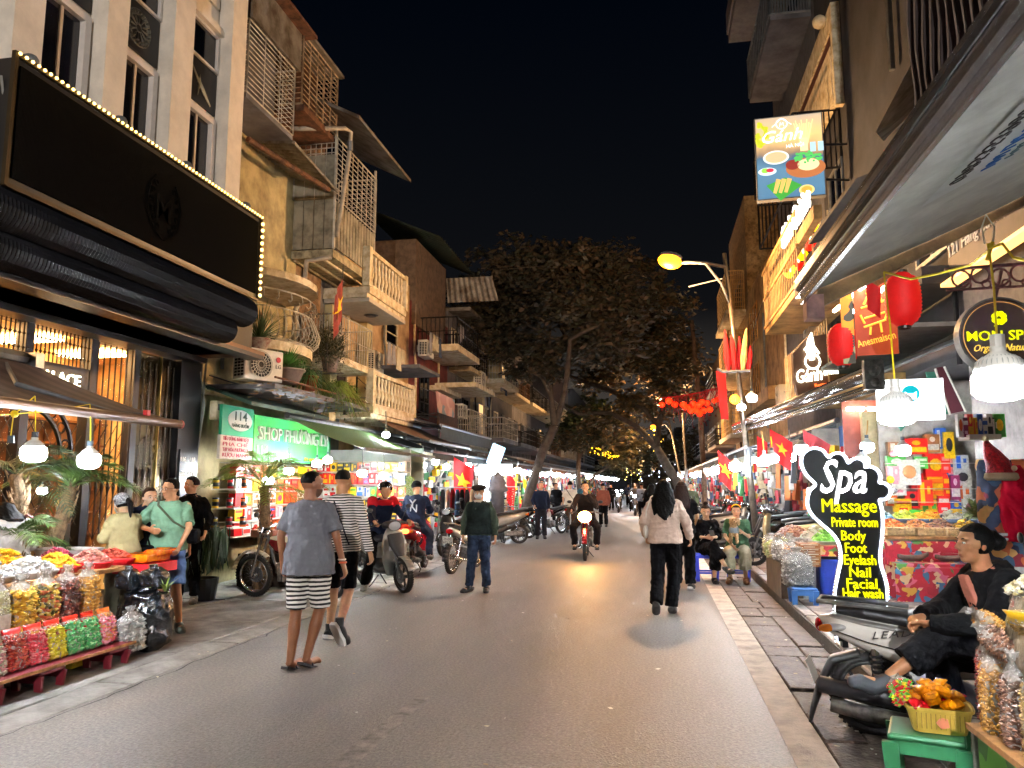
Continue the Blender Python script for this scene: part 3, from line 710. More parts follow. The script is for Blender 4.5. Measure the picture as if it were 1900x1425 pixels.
part('timber_fence',B().span((-6.2,21.8,3.2),(-6.26,24.0,4.1)),mat('dark_timber','4a3426',.8,var=.3,scale=10),h4)
window(h4,22.3,23.3,3.6,5.0,DARKM,DGLASS,2,3);window(h4,24.1,25.0,5.9,6.8,DARKM,DGLASS,2)
part('cornice',B().span((-6.6,23.4,4.55),(-6.98,26,4.7)),CREAM,h4)
specs=[(25.6,29,7.6,GREYP,'grey plaster house behind the hanging cloth'),(29,33,8.2,mat('buff_plaster','8f866e',.85,var=.2),'buff house with round column and upper balcony'),(33,38,7.2,DGREY,'dim grey house with stacked iron balconies'),(38,44,8.0,GREYP,'pale narrow house left of the tree trunk'),(44,52,9,DGREY,'dark house behind the tree crown'),(52,64,9.5,mat('brown_dim','5c4a3c',.85,var=.2),'brown house deep down the left row'),(64,82,10,DGREY,'last visible dark house on the left')]
for(a,c,z,m,lb)in specs:
 h=house(lb,-1,a,c,z,m);H.append(h);n=max(2,int((c-a)/1.6))
 for fl in range(2):
  zz=3.3+fl*2.3
  for i in range(n):
   yq=a+(c-a)*(i+.25)/n;window(h,yq,yq+.85,zz+.2,zz+1.5,rr.choice((CREAM,DARKM,GREYM)),DGLASS,2,2)
  s=rr.uniform(.7,1.3);part('balcony_slab',B().span((-6.98+s,a+.2,zz-.1),(-6.99,c-.5,zz+.06)),CREAM if fl else GREYP,h)
  grille(h,-7+s,a+.25,zz+.06,-6.98,c-.55,zz+.85,rr.choice((GRW,DARKM,RUST)),int((c-a)/.35),3,.012,'railing')
 part('eave',B().span((-6.2,a,z),(-7.2,c,z+.12)),CORR,h)
part('round_column',B().lathe([(.3,5.6),(.3,7.3)],(-6.3,30.2,0),14),YEL,H[-6],smooth=True)
for i,(x0,x1,z,m,lb)in enumerate(((-14,-3.5,9,DGREY,'far grey house closing the street on the left'),(-3.4,3.0,7.5,mat('brown_dim','5c4a3c',.85,var=.2),'far brown house closing the street in the middle'),(3.1,14,10,DGREY,'far grey house closing the street on the right'))):
 t=thing('town_house',lb,'building',((x0+x1)/2,118,0));part('wall',B().span((x0,118,0),(x1,124,z)),m,t)
 for k in range(3):
  for j in range(2):
   part('window',B().span((x0+.8+k*2.1,117.9,3.4+j*2.6),(x0+1.9+k*2.1,117.99,5+j*2.6)),DGLASS,t)
   # right row
ORL=mat('orange_clad','b8925c',.8,var=.18,scale=2,col2='7a5e3a',bump=.1)
BRN=mat('brown_cladding','5d3a26',.7,var=.2,scale=2)
r1=house('dark building with row of brown vertical fins above the nearest awning',1,1.0,9.6,5.4,mat('grey_shop_wall','6f6a66',.8,var=.2),3.6)
part('upper_wall',B().span((3.5,1,5.4),(9,9.6,12)),mat('deep_brown','2b1f1c',.7,var=.2),r1)
FIN=mat('brown_fin','33282a',.5,var=.15);FED=mat('fin_lit_edge','6d6058',.5,var=.1)  # paler edge colour painted in for the light caught along each fin
for i in range(15):
 p=onX(1703,237,3.0);yq=p[1]-i*.205;zb_=p[2]-.01*i
 b=B();rows=[]
 for k in range(14):
  z=zb_+k*.42;w=.02*math.sin(k*1.7+i)
  rows.append([(3.0+w,yq,z),(3.46,yq,z),(3.46,yq+.05,z),(3.0+w,yq+.05,z)])
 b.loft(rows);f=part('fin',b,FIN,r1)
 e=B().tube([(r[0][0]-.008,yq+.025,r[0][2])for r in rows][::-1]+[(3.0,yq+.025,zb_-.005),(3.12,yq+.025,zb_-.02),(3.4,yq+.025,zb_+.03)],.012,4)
 part('fin_lit_edge',e,FED,f)
part('canopy_slab',B().span((3.1,9.4,3.9),(3.6,12.8,4.1)),mat('dark_canvas','2e2c2e',.8,var=.2),r1)
r2=house('blank dark grey rendered building behind the lit poster',1,9.6,17.2,12.5,DGREY,z0=3.2)
part('ground_wall',B().span((3.8,13.0,0),(6,17.2,3.199)).span((5.0,9.6,0),(6,12.99,3.199)).span((3.62,9.61,0),(6,9.66,3.19)),mat('shop_inner','8a8078',.8,var=.2),r2)
part('side_pipe',B().tube([onX(1655,130,3.7),onX(1648,0,3.7)],.05,6),GREYM,r2)
part('roof_slope',B().add([onX(1625,245,3.0),onX(1695,110,3.0),onX(1700,200,3.75),onX(1640,262,3.75)],[(0,1,2,3)]),CORR,r2)
part('dark_awning',B().add([onX(1500,455,2.4),onX(1590,330,2.4),(3.78,onX(1590,330,2.4)[1],5.6),(3.78,onX(1500,455,2.4)[1],5.6)]+[p+Vector((0,0,.06))for p in(onX(1500,455,2.4),onX(1590,330,2.4))],[(0,1,2,3),(0,4,5,1)]),mat('dark_canvas','2e2c2e',.8,var=.2),r2)
window(r2,15.4,16.6,5.8,8.0,GREYM,DGLASS,2);window(r2,10.4,11.6,4.6,6.4,GREYM,DGLASS,2)
r3=house('tall grey house with brown roller shutter and white frame',1,17.2,23.2,13.5,mat('grey_dim','5b5a5c',.85,var=.15))
f3=onX(1565,212,3.8);
zs0=onX(1500,215,3.76)[2];zs1=onX(1540,88,3.76)[2];ys0=onX(1563,150,3.8)[1];ys1=onX(1475,150,3.8)[1]
fr=part('shutter_frame',B().span((3.78,ys0-.15,zs0-1.3),(3.62,ys0,zs1+.5)).span((3.78,ys1,zs0-1.3),(3.62,ys1+.2,zs1+.5)).span((3.78,ys0,zs1),(3.62,ys1,zs1+.5)),CREAM,r3)
part('roller_shutter',B().span((3.78,ys0,zs0),(3.70,ys1,zs1)),stripes('shutter_brown','4f3028','2e1b17',9,'Z',.8,0,.6,0),r3)
for k in range(14):part('slat',B().span((3.69,ys0,zs0+.02+k*(zs1-zs0)/14),(3.66,ys1,zs0-.02+(k+1)*(zs1-zs0)/14)),mat('shutter_slat','5a362c',.6,var=.1),fr)
part('parapet_panel',B().span((3.6,ys0,zs0-1.2),(3.7,ys1,zs0-.02)),CREAM,r3)
grille(r3,2.9,ys0+.3,zs0-2.4,3.78,ys1+1,zs0-1.2,DARKM,9,1,.014,'railing')
part('lamp_globe',B().ball((3.5,ys0+.3,zs0+.7),.14),CREAM,r3,smooth=True)
grille(r3,3.1,ys1+.2,zs0-.3,3.78,ys1+3,zs1+.5,DARKM,10,14,.012,'balcony_grille')
ty=onX(1352,80,2.4);part('top_slab',B().span((2.4,ty[1]-9,ty[2]),(3.8,ty[1],ty[2]+.25)).span((2.35,ty[1]-9,ty[2]+.255),(2.8,ty[1],ty[2]+.9)),mat('dim_fascia','6f6862',.8,var=.15),r3)
part('top_balcony',B().span((2.9,17.5,12.3),(3.8,21.5,12.45)),GREYP,r3);grille(r3,2.9,17.5,12.45,3.78,21.5,13.6,GREYM,14,1,.018,'railing')
r4=house('amber-lit house with wooden slatted balcony cage',1,23.2,31.0,9.0,ORL)
Xc=2.6
ya=onX(1478,430,Xc)[1];yb=onX(1412,430,Xc)[1];z0=onX(1430,598,Xc)[2];z1=onX(1475,395,Xc)[2]
part('cage_floor',B().span((Xc,ya,z0-.12),(3.78,yb,z0)),ORL,r4)
SLAT=mat('ochre_slat','c8a878',.6,var=.15)
sm=B().box((0,0,0),(.012,.03,1.0)).mesh('slat',SLAT)
nn=22
for i in range(nn):put('slat',sm,r4,Vector((Xc,ya+(yb-ya)*(i+.5)/nn,(z0+z1)/2+.02))-worldloc(r4),scale=(1,1,z1-z0-.06))
for i in range(8):put('slat',sm,r4,Vector((Xc+.12+i*.14,ya,(z0+z1)/2+.02))-worldloc(r4),(0,0,PI/2),scale=(1,1,z1-z0-.06))
part('cage_rail',B().span((Xc-.03,ya-.02,z0),(Xc+.03,yb,z0+.06)).span((Xc-.03,ya-.02,z1-.04),(Xc+.03,yb,z1+.04)).span((Xc-.03,ya-.02,(z0+z1)/2),(Xc+.03,yb,(z0+z1)/2+.06)),ORL,r4)
g=B();ym=(ya+yb)/2
for k in range(12):g.span((Xc-.05,ym-.7+k*.13,z0+.9),(Xc-.04,ym-.67+k*.13,z1-.3))
part('cage_window',g,DARKM,r4)
part('cornice',B().span((3.3,23.2,z0-1.1),(3.8,31,z0-.7)),ORL,r4)
zz=z0-.95
part('lower_balcony',B().span((2.7,ya-1.5,z0-2.0),(3.8,yb-1.5,z0-1.85)),ORL,r4)
for i in range(24):put('slat',sm,r4,Vector((2.72,ya-1.4+(yb-ya-.3)*i/23,z0-1.4))-worldloc(r4),scale=(1,1,.9))
window(r4,28.5,30.2,4.2,6.0,mat('amber_frame','b98847',.7),DGLASS,3,3);window(r4,28.4,30.6,6.8,8.2,mat('amber_frame','b98847',.7),DGLASS,3,3)
r5=house('ochre house with caged windows behind the street lamp',1,31.0,37.5,13.1,mat('ochre_dim','a8885a',.85,var=.2,col2='6b5636'))
for fl in range(3):
 grille(r5,3.1,32,3.6+fl*2.5,3.78,36.6,5.3+fl*2.5,mat('amber_grille','c9a468',.6),9,9,.016,'balcony_grille')
 part('balcony_slab',B().span((3.0,31.6,3.4+fl*2.5),(3.79,37,3.58+fl*2.5)),CREAM,r5);window(r5,33,35.5,3.8+fl*2.5,5.2+fl*2.5,GREYM,DGLASS,3)
for(a,c,z,m,lb)in((37.5,44,10.5,DGREY,'dark house right of the lantern chain'),(44,55,9,mat('brown_dim','5c4a3c',.85,var=.2),'brown house deep down the right row'),(55,75,10,DGREY,'last visible dark house on the right')):
 h=house(lb,1,a,c,z,m);n=max(2,int((c-a)/2.2))
 for fl in range(2):
  for i in range(n):window(h,a+(c-a)*(i+.25)/n,a+(c-a)*(i+.25)/n+1,3.6+fl*2.8,5.2+fl*2.8,GREYM,DGLASS,2,2)
  part('balcony_slab',B().span((2.9,a+.4,3.3+fl*2.8),(3.79,c-.6,3.45+fl*2.8)),GREYP,h);grille(h,2.9,a+.4,3.45+fl*2.8,3.78,c-.6,4.2+fl*2.8,DARKM,8,3,.02,'railing')
aircon(3.3,19.5,12.45,1,'dim air conditioner behind the high railing at top right',logo=False)
t=thing('utility_pole','old slim brown pole behind the street lamp','pole',(2.1,34,.1));B().tube([(0,0,0),(-.1,0,4.5),(-.35,0,8.6)],[.12,.11,.09],8).build('pole',mat('brown_pole','6d5540',.8,var=.2),t,True)
# bulbs and cords
LITW=lamp('led_white','f4faff',150)
LITF=lamp('led_white_far','eef6ff',80)
LITB=lamp('led_white_big','f4faff',560)
SHELL=mat('lamp_shell','dfe3e2',.5,var=0)
SOCK=mat('lamp_socket','3c4852',.5,var=0)
def bulbmesh(r,n=12,big=False):
 if not big:
  a,c=B().lathe([(0,.62),(.3,.62),(.33,.5),(.3,.42),(.5,.3),(.82,.02),(.93,-.3)],n=n),B().lathe([(.93,-.26),(1.1,-.48),(1.14,-.85),(1.12,-1.2),(.95,-1.55),(.5,-1.74),(0,-1.77)],n=n)
  for q in(a,c):q.v=[tuple(x*r for x in p)for p in q.v]
  return a,c
 top=B().lathe([(0,.62),(.3,.62),(.33,.5),(.3,.42),(.42,.3),(.80,.08),(.96,-.25),(.96,-.62)],n=n)
 for v in range(len(top.v)):top.v[v]=tuple(c*r*1.0 for c in top.v[v])
 bot=B().lathe([(.97,-.5),(1.1,-.66),(1.12,-1.35),(.92,-1.6),(.5,-1.74),(0,-1.77)],n=n)
 for v in range(len(bot.v)):bot.v[v]=tuple(c*r for c in bot.v[v])
 return top,bot
_bc={}
def bulb(p,r,label,cord_to=None,lit=None,wire=None,group=None,n=12,fins=False):
 """hanging LED bulb; p = centre of the glowing part"""
 lit=lit or LITW;k=(r,lit.name,n)
 if k not in _bc:
  a,c=bulbmesh(r,n,fins);_bc[k]=(a.mesh('shell',SHELL,True),c.mesh('globe',lit,True))
 t=thing('hanging_bulb',label,'light bulb',(p[0],p[1],p[2]+r*1.1),0,group)
 put('shell',_bc[k][0],t);put('globe',_bc[k][1],t)
 B().tube([(0,0,r*.6),(0,0,r*1.15)],r*.3,7).build('socket',SOCK if not fins else SHELL,t)
 if fins:
  g=B()
  for i in range(28):
   an=2*PI*i/28;g.tube([(r*.62*math.cos(an),r*.62*math.sin(an),r*.2),(r*.9*math.cos(an),r*.9*math.sin(an),-r*.05),(r*.99*math.cos(an),r*.99*math.sin(an),-r*.5)],r*.022,3)
  g.build('cooling_fins',mat('fin_grey','a9b2b5',.5,var=0),t)
 if cord_to is not None:
  q=Vector(cord_to)-Vector(t.location);B().tube([(0,0,r*1.1),(q*.5+Vector((.004,0,r*.5))),q],max(.0035,.0012*Vector(p).length*.6),4).build('cord',wire or YWIRE,t)
 return t
 # nearest awning on the right
AWN=mat('awning_underside','dcdfd8',.55,var=.14,scale=2.2,col2='b8bab4',bump=.35,bscale=8)
aw=thing('awning','large pale retractable awning overhead at right with timber end beam','awning',(3.5,4,4.1))
Yf=5.22;za,zbk=2.83,4.0;XO=1.0
N=10;vs=[]
for j in range(2):
 for i in range(N+1):
  f=i/N;x=XO+(3.5-XO)*f;vs.append((x,Yf-.02 if j==0 else .2,za+(zbk-za)*f-.05*math.sin(PI*f)))
part('canvas',B().add(vs,[(i,i+1,N+2+i,N+1+i)for i in range(N)]),AWN,aw,smooth=True)
part('front_bar',B().span((XO-.06,.2,za-.02),(XO+.0,Yf,za+.10)).span((XO-.03,.2,za-.06),(XO-.005,Yf,za-.022)),mat('anodised_bar','b9bcc0',.25,.9,var=.05),aw)
part('bar_groove',B().span((XO-.07,.2,za+.03),(XO-.062,Yf,za+.06)),BLACK,aw)
bmv=[(XO+.08,Yf,za-.02),(3.5,Yf,zbk-.02)]
part('end_beam',B().loft([[(x,Yf+.0,z-.07),(x,Yf+.09,z-.07),(x,Yf+.09,z+.05),(x,Yf+.0,z+.05)]for x,_,z in bmv]),mat('pale_timber','a88358',.6,var=.3,scale=4,bump=.2),aw)
part('beam_wrap',B().box((XO+.06,Yf+.04,za-.08),(.11,.12,.16)),mat('pink_paper','d9a8a0',.7,var=.2),aw)
q=[onY(1725,367,3.9)]
def awz(x):f=(x-XO)/(3.5-XO);return za+(zbk-za)*f-.05*math.sin(PI*f)-.012
nt_=B();A_=[(1.32,3.95),(1.32,2.9),(1.62,2.75),(1.66,3.75)]
nt_.add([(x,yq,awz(x))for x,yq in A_],[(0,1,2,3)])
nn_=part('paper_notice',nt_,mat('paper_white','d8dcda',.7,var=.05),aw)
sl=Vector((1,0,(zbk-za)/(3.5-XO))).normalized()
text('0985353960',.12,(1.36,3.72,awz(1.36)-.006),(0,-1,0),sl,BLACK,parent=nn_,world=True,depth=.002,width=.75)
text('MAI LẮP DỰNG',.10,(1.50,3.70,awz(1.50)-.006),(0,-1,0),sl,mat('notice_blue','1d64b8',.6,var=0),parent=nn_,world=True,depth=.002,width=.7,bold=.003)
text('MÁI HIÊN CHE',.06,(1.585,3.66,awz(1.585)-.006),(0,-1,0),sl,mat('notice_grey','55707a',.6,var=0),parent=nn_,world=True,depth=.002,width=.62)
brd=thing('shop_board','dark fascia board reading a Hang Buom address under the pale awning','sign',(3.4,8.5,4))
a=onX(1762,525,3.4);c=onX(1762,455,3.4);d=onX(1960,330,3.4);
part('board',B().span((3.4,a[1],a[2]),(3.5,6.6,c[2])),mat('board_dark','3a3338',.6,var=.15),brd)
text('121 Hàng Buồm, Hoàn Kiếm, Hà Nội',.2,(3.39,a[1]-.08,a[2]+.28),(0,-1,0),(0,0,1),mat('board_letters','c9c9c9',.6,var=0),parent=brd,world=True,width=3.3,depth=.004)
part('light_strip',B().span((3.3,6.6,a[2]-.05),(3.45,a[1],a[2]-.01)),lamp('strip_warm','ffb765',2.2),brd)
p=onY(1856,622,5.0)
ms=thing('round_sign','round brown spa sign with yellow clover lettering, hanging at right edge','sign',p);rs=.225
B().lathe([(0,0),(rs,0),(rs,.07),(0,.07)],n=40,ax='Y').build('disc',mat('sign_brown','3c2a26',.5,var=.05),ms)
B().lathe([(rs*.985,-.012),(rs*1.03,-.012),(rs*1.03,.08),(rs*.985,.08)],n=40,ax='Y').build('rim',GREYM,ms)
YL=lamp('sign_yellow','e8f000',.9)
B().lathe([(rs*.90,-.004),(rs*.915,-.004),(rs*.915,-.001)],n=40,ax='Y').build('ring_line',lamp('gold_line','d8a050',.8),ms)
text('MON SPA',.085,(-.185,-.003,-.03),(1,0,0),(0,0,1),YL,parent=ms,width=.37,depth=.005,bold=.002)
text('Organic Nature',.06,(-.15,-.003,-.095),(1,0,0),(0,0,1),lamp('sign_gold','d8b040',1.1),parent=ms,width=.31,depth=.004,shear=.4)
g=B()
for k in range(4):
 an=PI/4+k*PI/2
 for s2 in(-.35,.35):g.lathe([(0,-.006),(.017,-.006),(.017,0)],(.028*math.cos(an+s2),0,.105+.028*math.sin(an+s2)),10,'Y')
g.tube([(0,-.004,.1),(-.01,-.004,.07),(-.03,-.004,.055)],.004,4)
g.build('clover',YL,ms)
g=B();g.tube([(0,.035,rs),(.05,.035,rs+.18)],.01,5)
for k in range(5):
 cx=-.18+k*.11;g.lathe([(.045,0),(.052,.006),(.059,0)],(cx,.03,rs+.14+.02*(k%2)),12,'Y');g.lathe([(.018,0),(.024,.006),(.03,0)],(cx+.03,.03,rs+.1),10,'Y')
g.tube([(-.27,.03,rs+.2),(.35,.03,rs+.22)],.012,5);g.tube([(-.27,.03,rs+.07),(.35,.03,rs+.08)],.008,5)
g.build('scroll_bracket',mat('wine_iron','6a3b40',.6,var=.1),ms)
hk=onY(1834,452,2.45)
t=thing('wire_hook','white wire hook tied with yellow cord under the awning','hook',hk)
B().tube([(-.01,0,0),(-.015,0,.05),(.0,0,.09),(.02,0,.05),(.012,0,0)],.003,4).build('hook',SHELL,t)
B().tube([(0,0,0),(.0,0,-.03),(.012,0,.005),(-.006,.004,-.05)],.006,5).build('knot',YWIRE,t)
bulb(onY(1857,716,2.4),.066,'largest glowing bulb, hanging at the right edge before the round sign',hk,lit=LITB,n=28,fins=True,group='big bulbs over the near stall')
bulb(onY(1664,770,3.25),.063,'big glowing bulb on yellow cord in front of white light box',onY(1640,505,3.4),lit=LITB,n=28,fins=True,group='big bulbs over the near stall')
t=thing('yellow_cable','yellow cable swagged from bulb to bulb below the pale awning','cable',hk)
P_=[onY(1834,465,2.45),onY(1800,492,2.7),onY(1740,508,3.0),onY(1690,518,3.2),onY(1640,505,3.4)]
part('cable',B().tube(P_,.0045,4).tube([onY(1834,462,2.45),onY(1860,452,2.4),onY(1880,478,2.3),onY(1930,490,2.2)],.0045,4),YWIRE,t)
# signs and lanterns on the right
p=onY(1465,290,14.9);wq=(onY(1528,290,14.9)-onY(1402,290,14.9)).length;hq=160/FPX*14.9
pb=thing('poster_box','glowing food poster light box high on the right','sign',p,R(-4))
B().span((-wq/2,0,-hq/2),(wq/2,.16,hq/2)).build('case',GREYM,pb)
pm,n,b=nodes_mat('poster_ground',.4)
tc_=n.nodes.new('ShaderNodeTexCoord');s_=n.nodes.new('ShaderNodeSeparateXYZ');n.links.new(tc_.outputs['Object'],s_.inputs[0])
no=n.nodes.new('ShaderNodeTexNoise');no.inputs['Scale'].default_value=3;n.links.new(tc_.outputs['Object'],no.inputs['Vector'])
ad=n.nodes.new('ShaderNodeMath');ad.operation='MULTIPLY_ADD';ad.inputs[1].default_value=.35;n.links.new(no.outputs[0],ad.inputs[0]);n.links.new(s_.outputs['Z'],ad.inputs[2])
r=n.nodes.new('ShaderNodeValToRGB');cr=r.color_ramp.elements
cr[0].position=.0;cr[0].color=(*srgb('3a5a74'),1);cr[1].position=.95;cr[1].color=(*srgb('9a8a78'),1)
for ps,c in((.42,'4a6a80'),(.50,'3a5468'),(.54,'7a6450'),(.7,'c8a068')):q=cr.new(ps);q.color=(*srgb(c),1)
mr=n.nodes.new('ShaderNodeMapRange');mr.inputs[1].default_value=-.85;mr.inputs[2].default_value=1.15;n.links.new(ad.outputs[0],mr.inputs[0]);n.links.new(mr.outputs[0],r.inputs[0])
n.links.new(r.outputs[0],b.inputs['Base Color']);n.links.new(r.outputs[0],b.inputs['Emission Color']);b.inputs['Emission Strength'].default_value=.62;pm.cycles.emission_sampling='FRONT'
B().quad((-wq/2+.02,-.004,-hq/2+.02),(wq/2-.02,-.004,-hq/2+.02),(wq/2-.02,-.004,hq/2-.02),(-wq/2+.02,-.004,hq/2-.02)).build('poster',pm,pb)
def em(nm,c,s=1.5):return lamp('print_'+nm,c,s*.55)
def disc(cx,cz,rx,rz,m,y,nm='print'):
 B().prism([(rx*math.cos(a*PI/12),rz*math.sin(a*PI/12))for a in range(24)],(cx,y,cz),(1,0,0),(0,0,1),(0,-.002,0)).build(nm,m,pb)
disc(-.25,.0,.24,.14,em('plate','e8efe8'),-.007);disc(-.25,0,.2,.11,em('food','cbb98c'),-.0095)
disc(.28,-.26,.36,.2,em('board','b06a3e'),-.007);disc(.33,-.2,.2,.12,em('bowl','e3dca6'),-.0095);disc(.05,-.18,.13,.1,em('sauce','8a3228'),-.0095)
disc(.28,-.7,.14,.1,em('ring','e8c87a'),-.007);disc(.28,-.7,.1,.07,em('soup','d8a040'),-.0095);disc(-.42,-.27,.17,.08,em('plate2','d8e8ec'),-.007);disc(-.46,-.25,.07,.05,em('lime','8fd04a'),-.0095);disc(-.37,-.25,.07,.04,em('chilli','c8324a'),-.01)
B().prism([(-.45,-.55),(-.1,-.42),(.2,-.6),(-.2,-.88)],(0,-.007,0),(1,0,0),(0,0,1),(0,-.002,0)).build('banana_leaf',em('leaf','3f9a3a'),pb)
g=B();rq=random.Random(4)
for k in range(40):a=rq.uniform(0,6.3);d=rq.random()**.5;g.ball((.3+.3*d*math.cos(a),-.009,-.05+.11*d*math.sin(a)),(.035,.004,.028),6,4)
g.build('herbs',em('herb','4fb85a',1.6),pb)
g=B()
for k in range(34):g.ball((rq.uniform(-wq/2+.04,-.4),-.009,rq.uniform(.25,.72)),(.04,.003,.04),6,4)
g.build('blossom',em('blossom','c8cc30',1.4),pb)
g=B()
for k in range(11):g.tube([(.22+.012*k,-.008,.22),(.1+k*.035,-.008,.66+.05*math.sin(k*2))],.008,4)
g.build('bread_sticks',em('sticks','f2dc9a',1.5),pb);B().span((.2,-.012,.08),(.34,-.008,.34)).build('cup',em('cup','f0e0a8',1.5),pb)
for dx in(.38,.52):B().span((dx,-.012,.05),(dx+.1,-.008,.24)).build('glass',em('glass','b8e0f0',1.3),pb)
g=B()
for k in range(3):g.tube([(-.3+k*.1,-.012,-.72),(-.22+k*.1,-.014,-.45)],[.03,.045],6,flat=.3)
g.build('rolls',em('roll','e6b866',1.4),pb)
WL=lamp('print_white','ffffff',1.2)
text('Gánh',.34,(-.48,-.01,.3),(1,0,.05),(0,0,1),WL,parent=pb,depth=.003,shear=.35,width=.74,bold=.006);text('HÀ NỘI',.1,(-.05,-.01,.17),(1,0,.05),(0,0,1),WL,parent=pb,depth=.003,width=.32)
g=B();g.lathe([(.09,0),(.1,-.004),(.11,0)],(-.12,-.01,.67),20,'Y').tube([(-.3,-.01,.62),(-.12,-.01,.78),(.06,-.01,.64)],.006,4).tube([(-.16,-.01,.62),(-.14,-.01,.7),(-.12,-.01,.65),(-.1,-.01,.7),(-.08,-.01,.62)],.006,4)
g.build('emblem',WL,pb)
g=B().tube([(wq/2,.08,.2),(wq/2+1.0,.4,.25)],.025,5).tube([(wq/2,.08,-.5),(wq/2+1.0,.4,-.5)],.025,5);g.build('bracket',DARKM,pb)
nb=thing('neon_sign','overexposed white script letters along an amber fascia','sign',(2.6,17,5.5))
a=onX(1452,465,2.6);c=onX(1497,390,2.6)
part('fascia',B().span((2.62,c[1]-.4,a[2]-.35),(2.75,a[1]+.4,a[2]-.12)),ORL,nb)
u=Vector((0,c[1]-a[1],c[2]-a[2]))
NE=lamp('neon_white','fff8e8',6)
text('Gánh Cuisine',.62,a,u,(0,0,1),NE,parent=nb,world=True,width=u.length*1.1,depth=.02,bold=.02)
p=onY(1516,690,12.6)
gs=thing('restaurant_sign','brown hanging sign with white lit figure and script','sign',p,R(8))
B().prism([(-.36,-.1),(-.36,.3),(-.12,.56),(.3,.62),(.34,-.28),(-.3,-.42)],(0,0,0),(1,0,0),(0,0,1),(0,.1,0)).build('board',mat('board_brown','5b3d2a',.6,var=.15),gs)
NEW=lamp('neon_soft','ffffe6',4)
g=B().tube([(-.07,-.04,.62),(-.09,-.04,.5),(-.1,-.04,.32),(-.08,-.04,.18)],[.01,.05,.075,.04],8,flat=.4).tube([(-.09,-.04,.46),(-.19,-.04,.34)],.018,5).tube([(-.08,-.04,.46),(.03,-.04,.28)],.018,5).lathe([(.10,0),(.115,.01),(.13,0)],(-.07,-.03,.16),16,'Y')
g.build('lit_figure',NEW,gs)
text('Gánh',.3,(-.32,-.03,-.18),(1,0,.14),(0,0,1),NEW,parent=gs,width=.4,shear=.25,depth=.01,bold=.008);text('mini',.15,(.1,-.03,-.06),(1,0,.14),(0,0,1),NEW,parent=gs,width=.22,depth=.01,bold=.005)
text('Restaurant',.07,(-.05,-.03,-.24),(1,0,.16),(0,0,1),lamp('neon_orange','ff6a30',2.5),parent=gs,width=.34,depth=.006)
p=onY(1620,590,9.1);bn=thing('banner_sign','rust-red banner sign with tubes above between red lanterns','sign',p,R(-10))
B().span((-.19,0,-.42),(.24,.03,.4)).build('banner',mat('banner_rust','8a2f1c',.6,var=.25,scale=2,col2='b8501f',emit=.12,ecol='a8401c'),bn)
YO=lamp('print_gold','f0b040',.9)
text('Anesmaison',.12,(-.17,-.005,-.33),(1,0,.22),(0,0,1),YO,parent=bn,width=.4,depth=.004,bold=.003)
g=B()
for a_,c_ in(((-.12,.12),(.17,.2)),((-.09,.0),(.14,.06)),((-.13,.04),(-.09,-.06)),((.17,.1),(.12,-.02)),((-.1,-.1),(.13,-.03)),((-.06,.28),(.08,.3)),((-.03,.28),(-.09,.16)),((.06,.3),(.1,.17)),((-.03,-.1),(-.04,-.19)),((.07,-.06),(.08,-.17))):
 g.tube([(a_[0],-.008,a_[1]),(c_[0],-.008,c_[1])],.012,4)
g.build('emblem',YO,bn)
B().span((-.33,.02,-.5),(-.2,.05,.3)).build('side_banner',patches('dragon_print',['d06a20','e08a2a','3a3a34','c8501a','d87a28','8a8a6a'],7,.6,emit=.25),bn)
t=thing('tube_lights','pair of fluorescent tubes above the rust banner','light',onY(1600,545,8.8));TL=lamp('tube_warm','fff3dc',14)
for dx,dy in((0,0),(38,12)):
 a_=onX(1548+dx*.8,577+dy*.4,2.35+dx*.004);b_2=onX(1612+dx*1.4,523-dy*.6,2.35+dx*.004)
 part('tube',B().tube([a_,b_2],.022,8),TL,t)
part('batten',B().tube([onX(1560,572,2.42),onX(1660,500,2.42)],.05,4),TIMBER,t)
RL=mat('lantern_red','d8141c',.6,var=.1,scale=3,emit=.07,ecol='ff2018')
def big_lantern(p,h,r,label):
 t=thing('paper_lantern',label,'lantern',p,0,'long red paper lanterns')
 pr=[];n=30
 for i in range(n+1):
  f=i/n;a=f*2-1;w=(1-abs(a)**3.2)**.5 if abs(a)<1 else 0
  pr.append((r*max(.34,w)+(.006 if i%2 else-.006),-h/2+h*f))
 B().lathe(pr,n=22).build('shade',RL,t,True)
 B().lathe([(r*.34,-h/2-.02),(r*.37,-h/2-.02),(r*.37,-h/2+.01),(r*.3,-h/2)],n=16).build('lower_ring',BLACK,t);B().lathe([(r*.34,h/2-.01),(r*.37,h/2+.02),(.0,h/2+.02)],n=16).build('upper_ring',BLACK,t)
 B().tube([(0,0,h/2),(0,0,h/2+.25)],.005,4).build('cord',BLACK,t);return t
big_lantern(onY(1675,556,8.2),.56,.17,'nearer long red lantern, right of the rust banner');big_lantern(onY(1563,640,9.3),.50,.165,'further long red lantern, left of the rust banner')
SY=lamp('silk_yellow','f2c800',1.7);SR=lamp('silk_red','e81808',1.3)
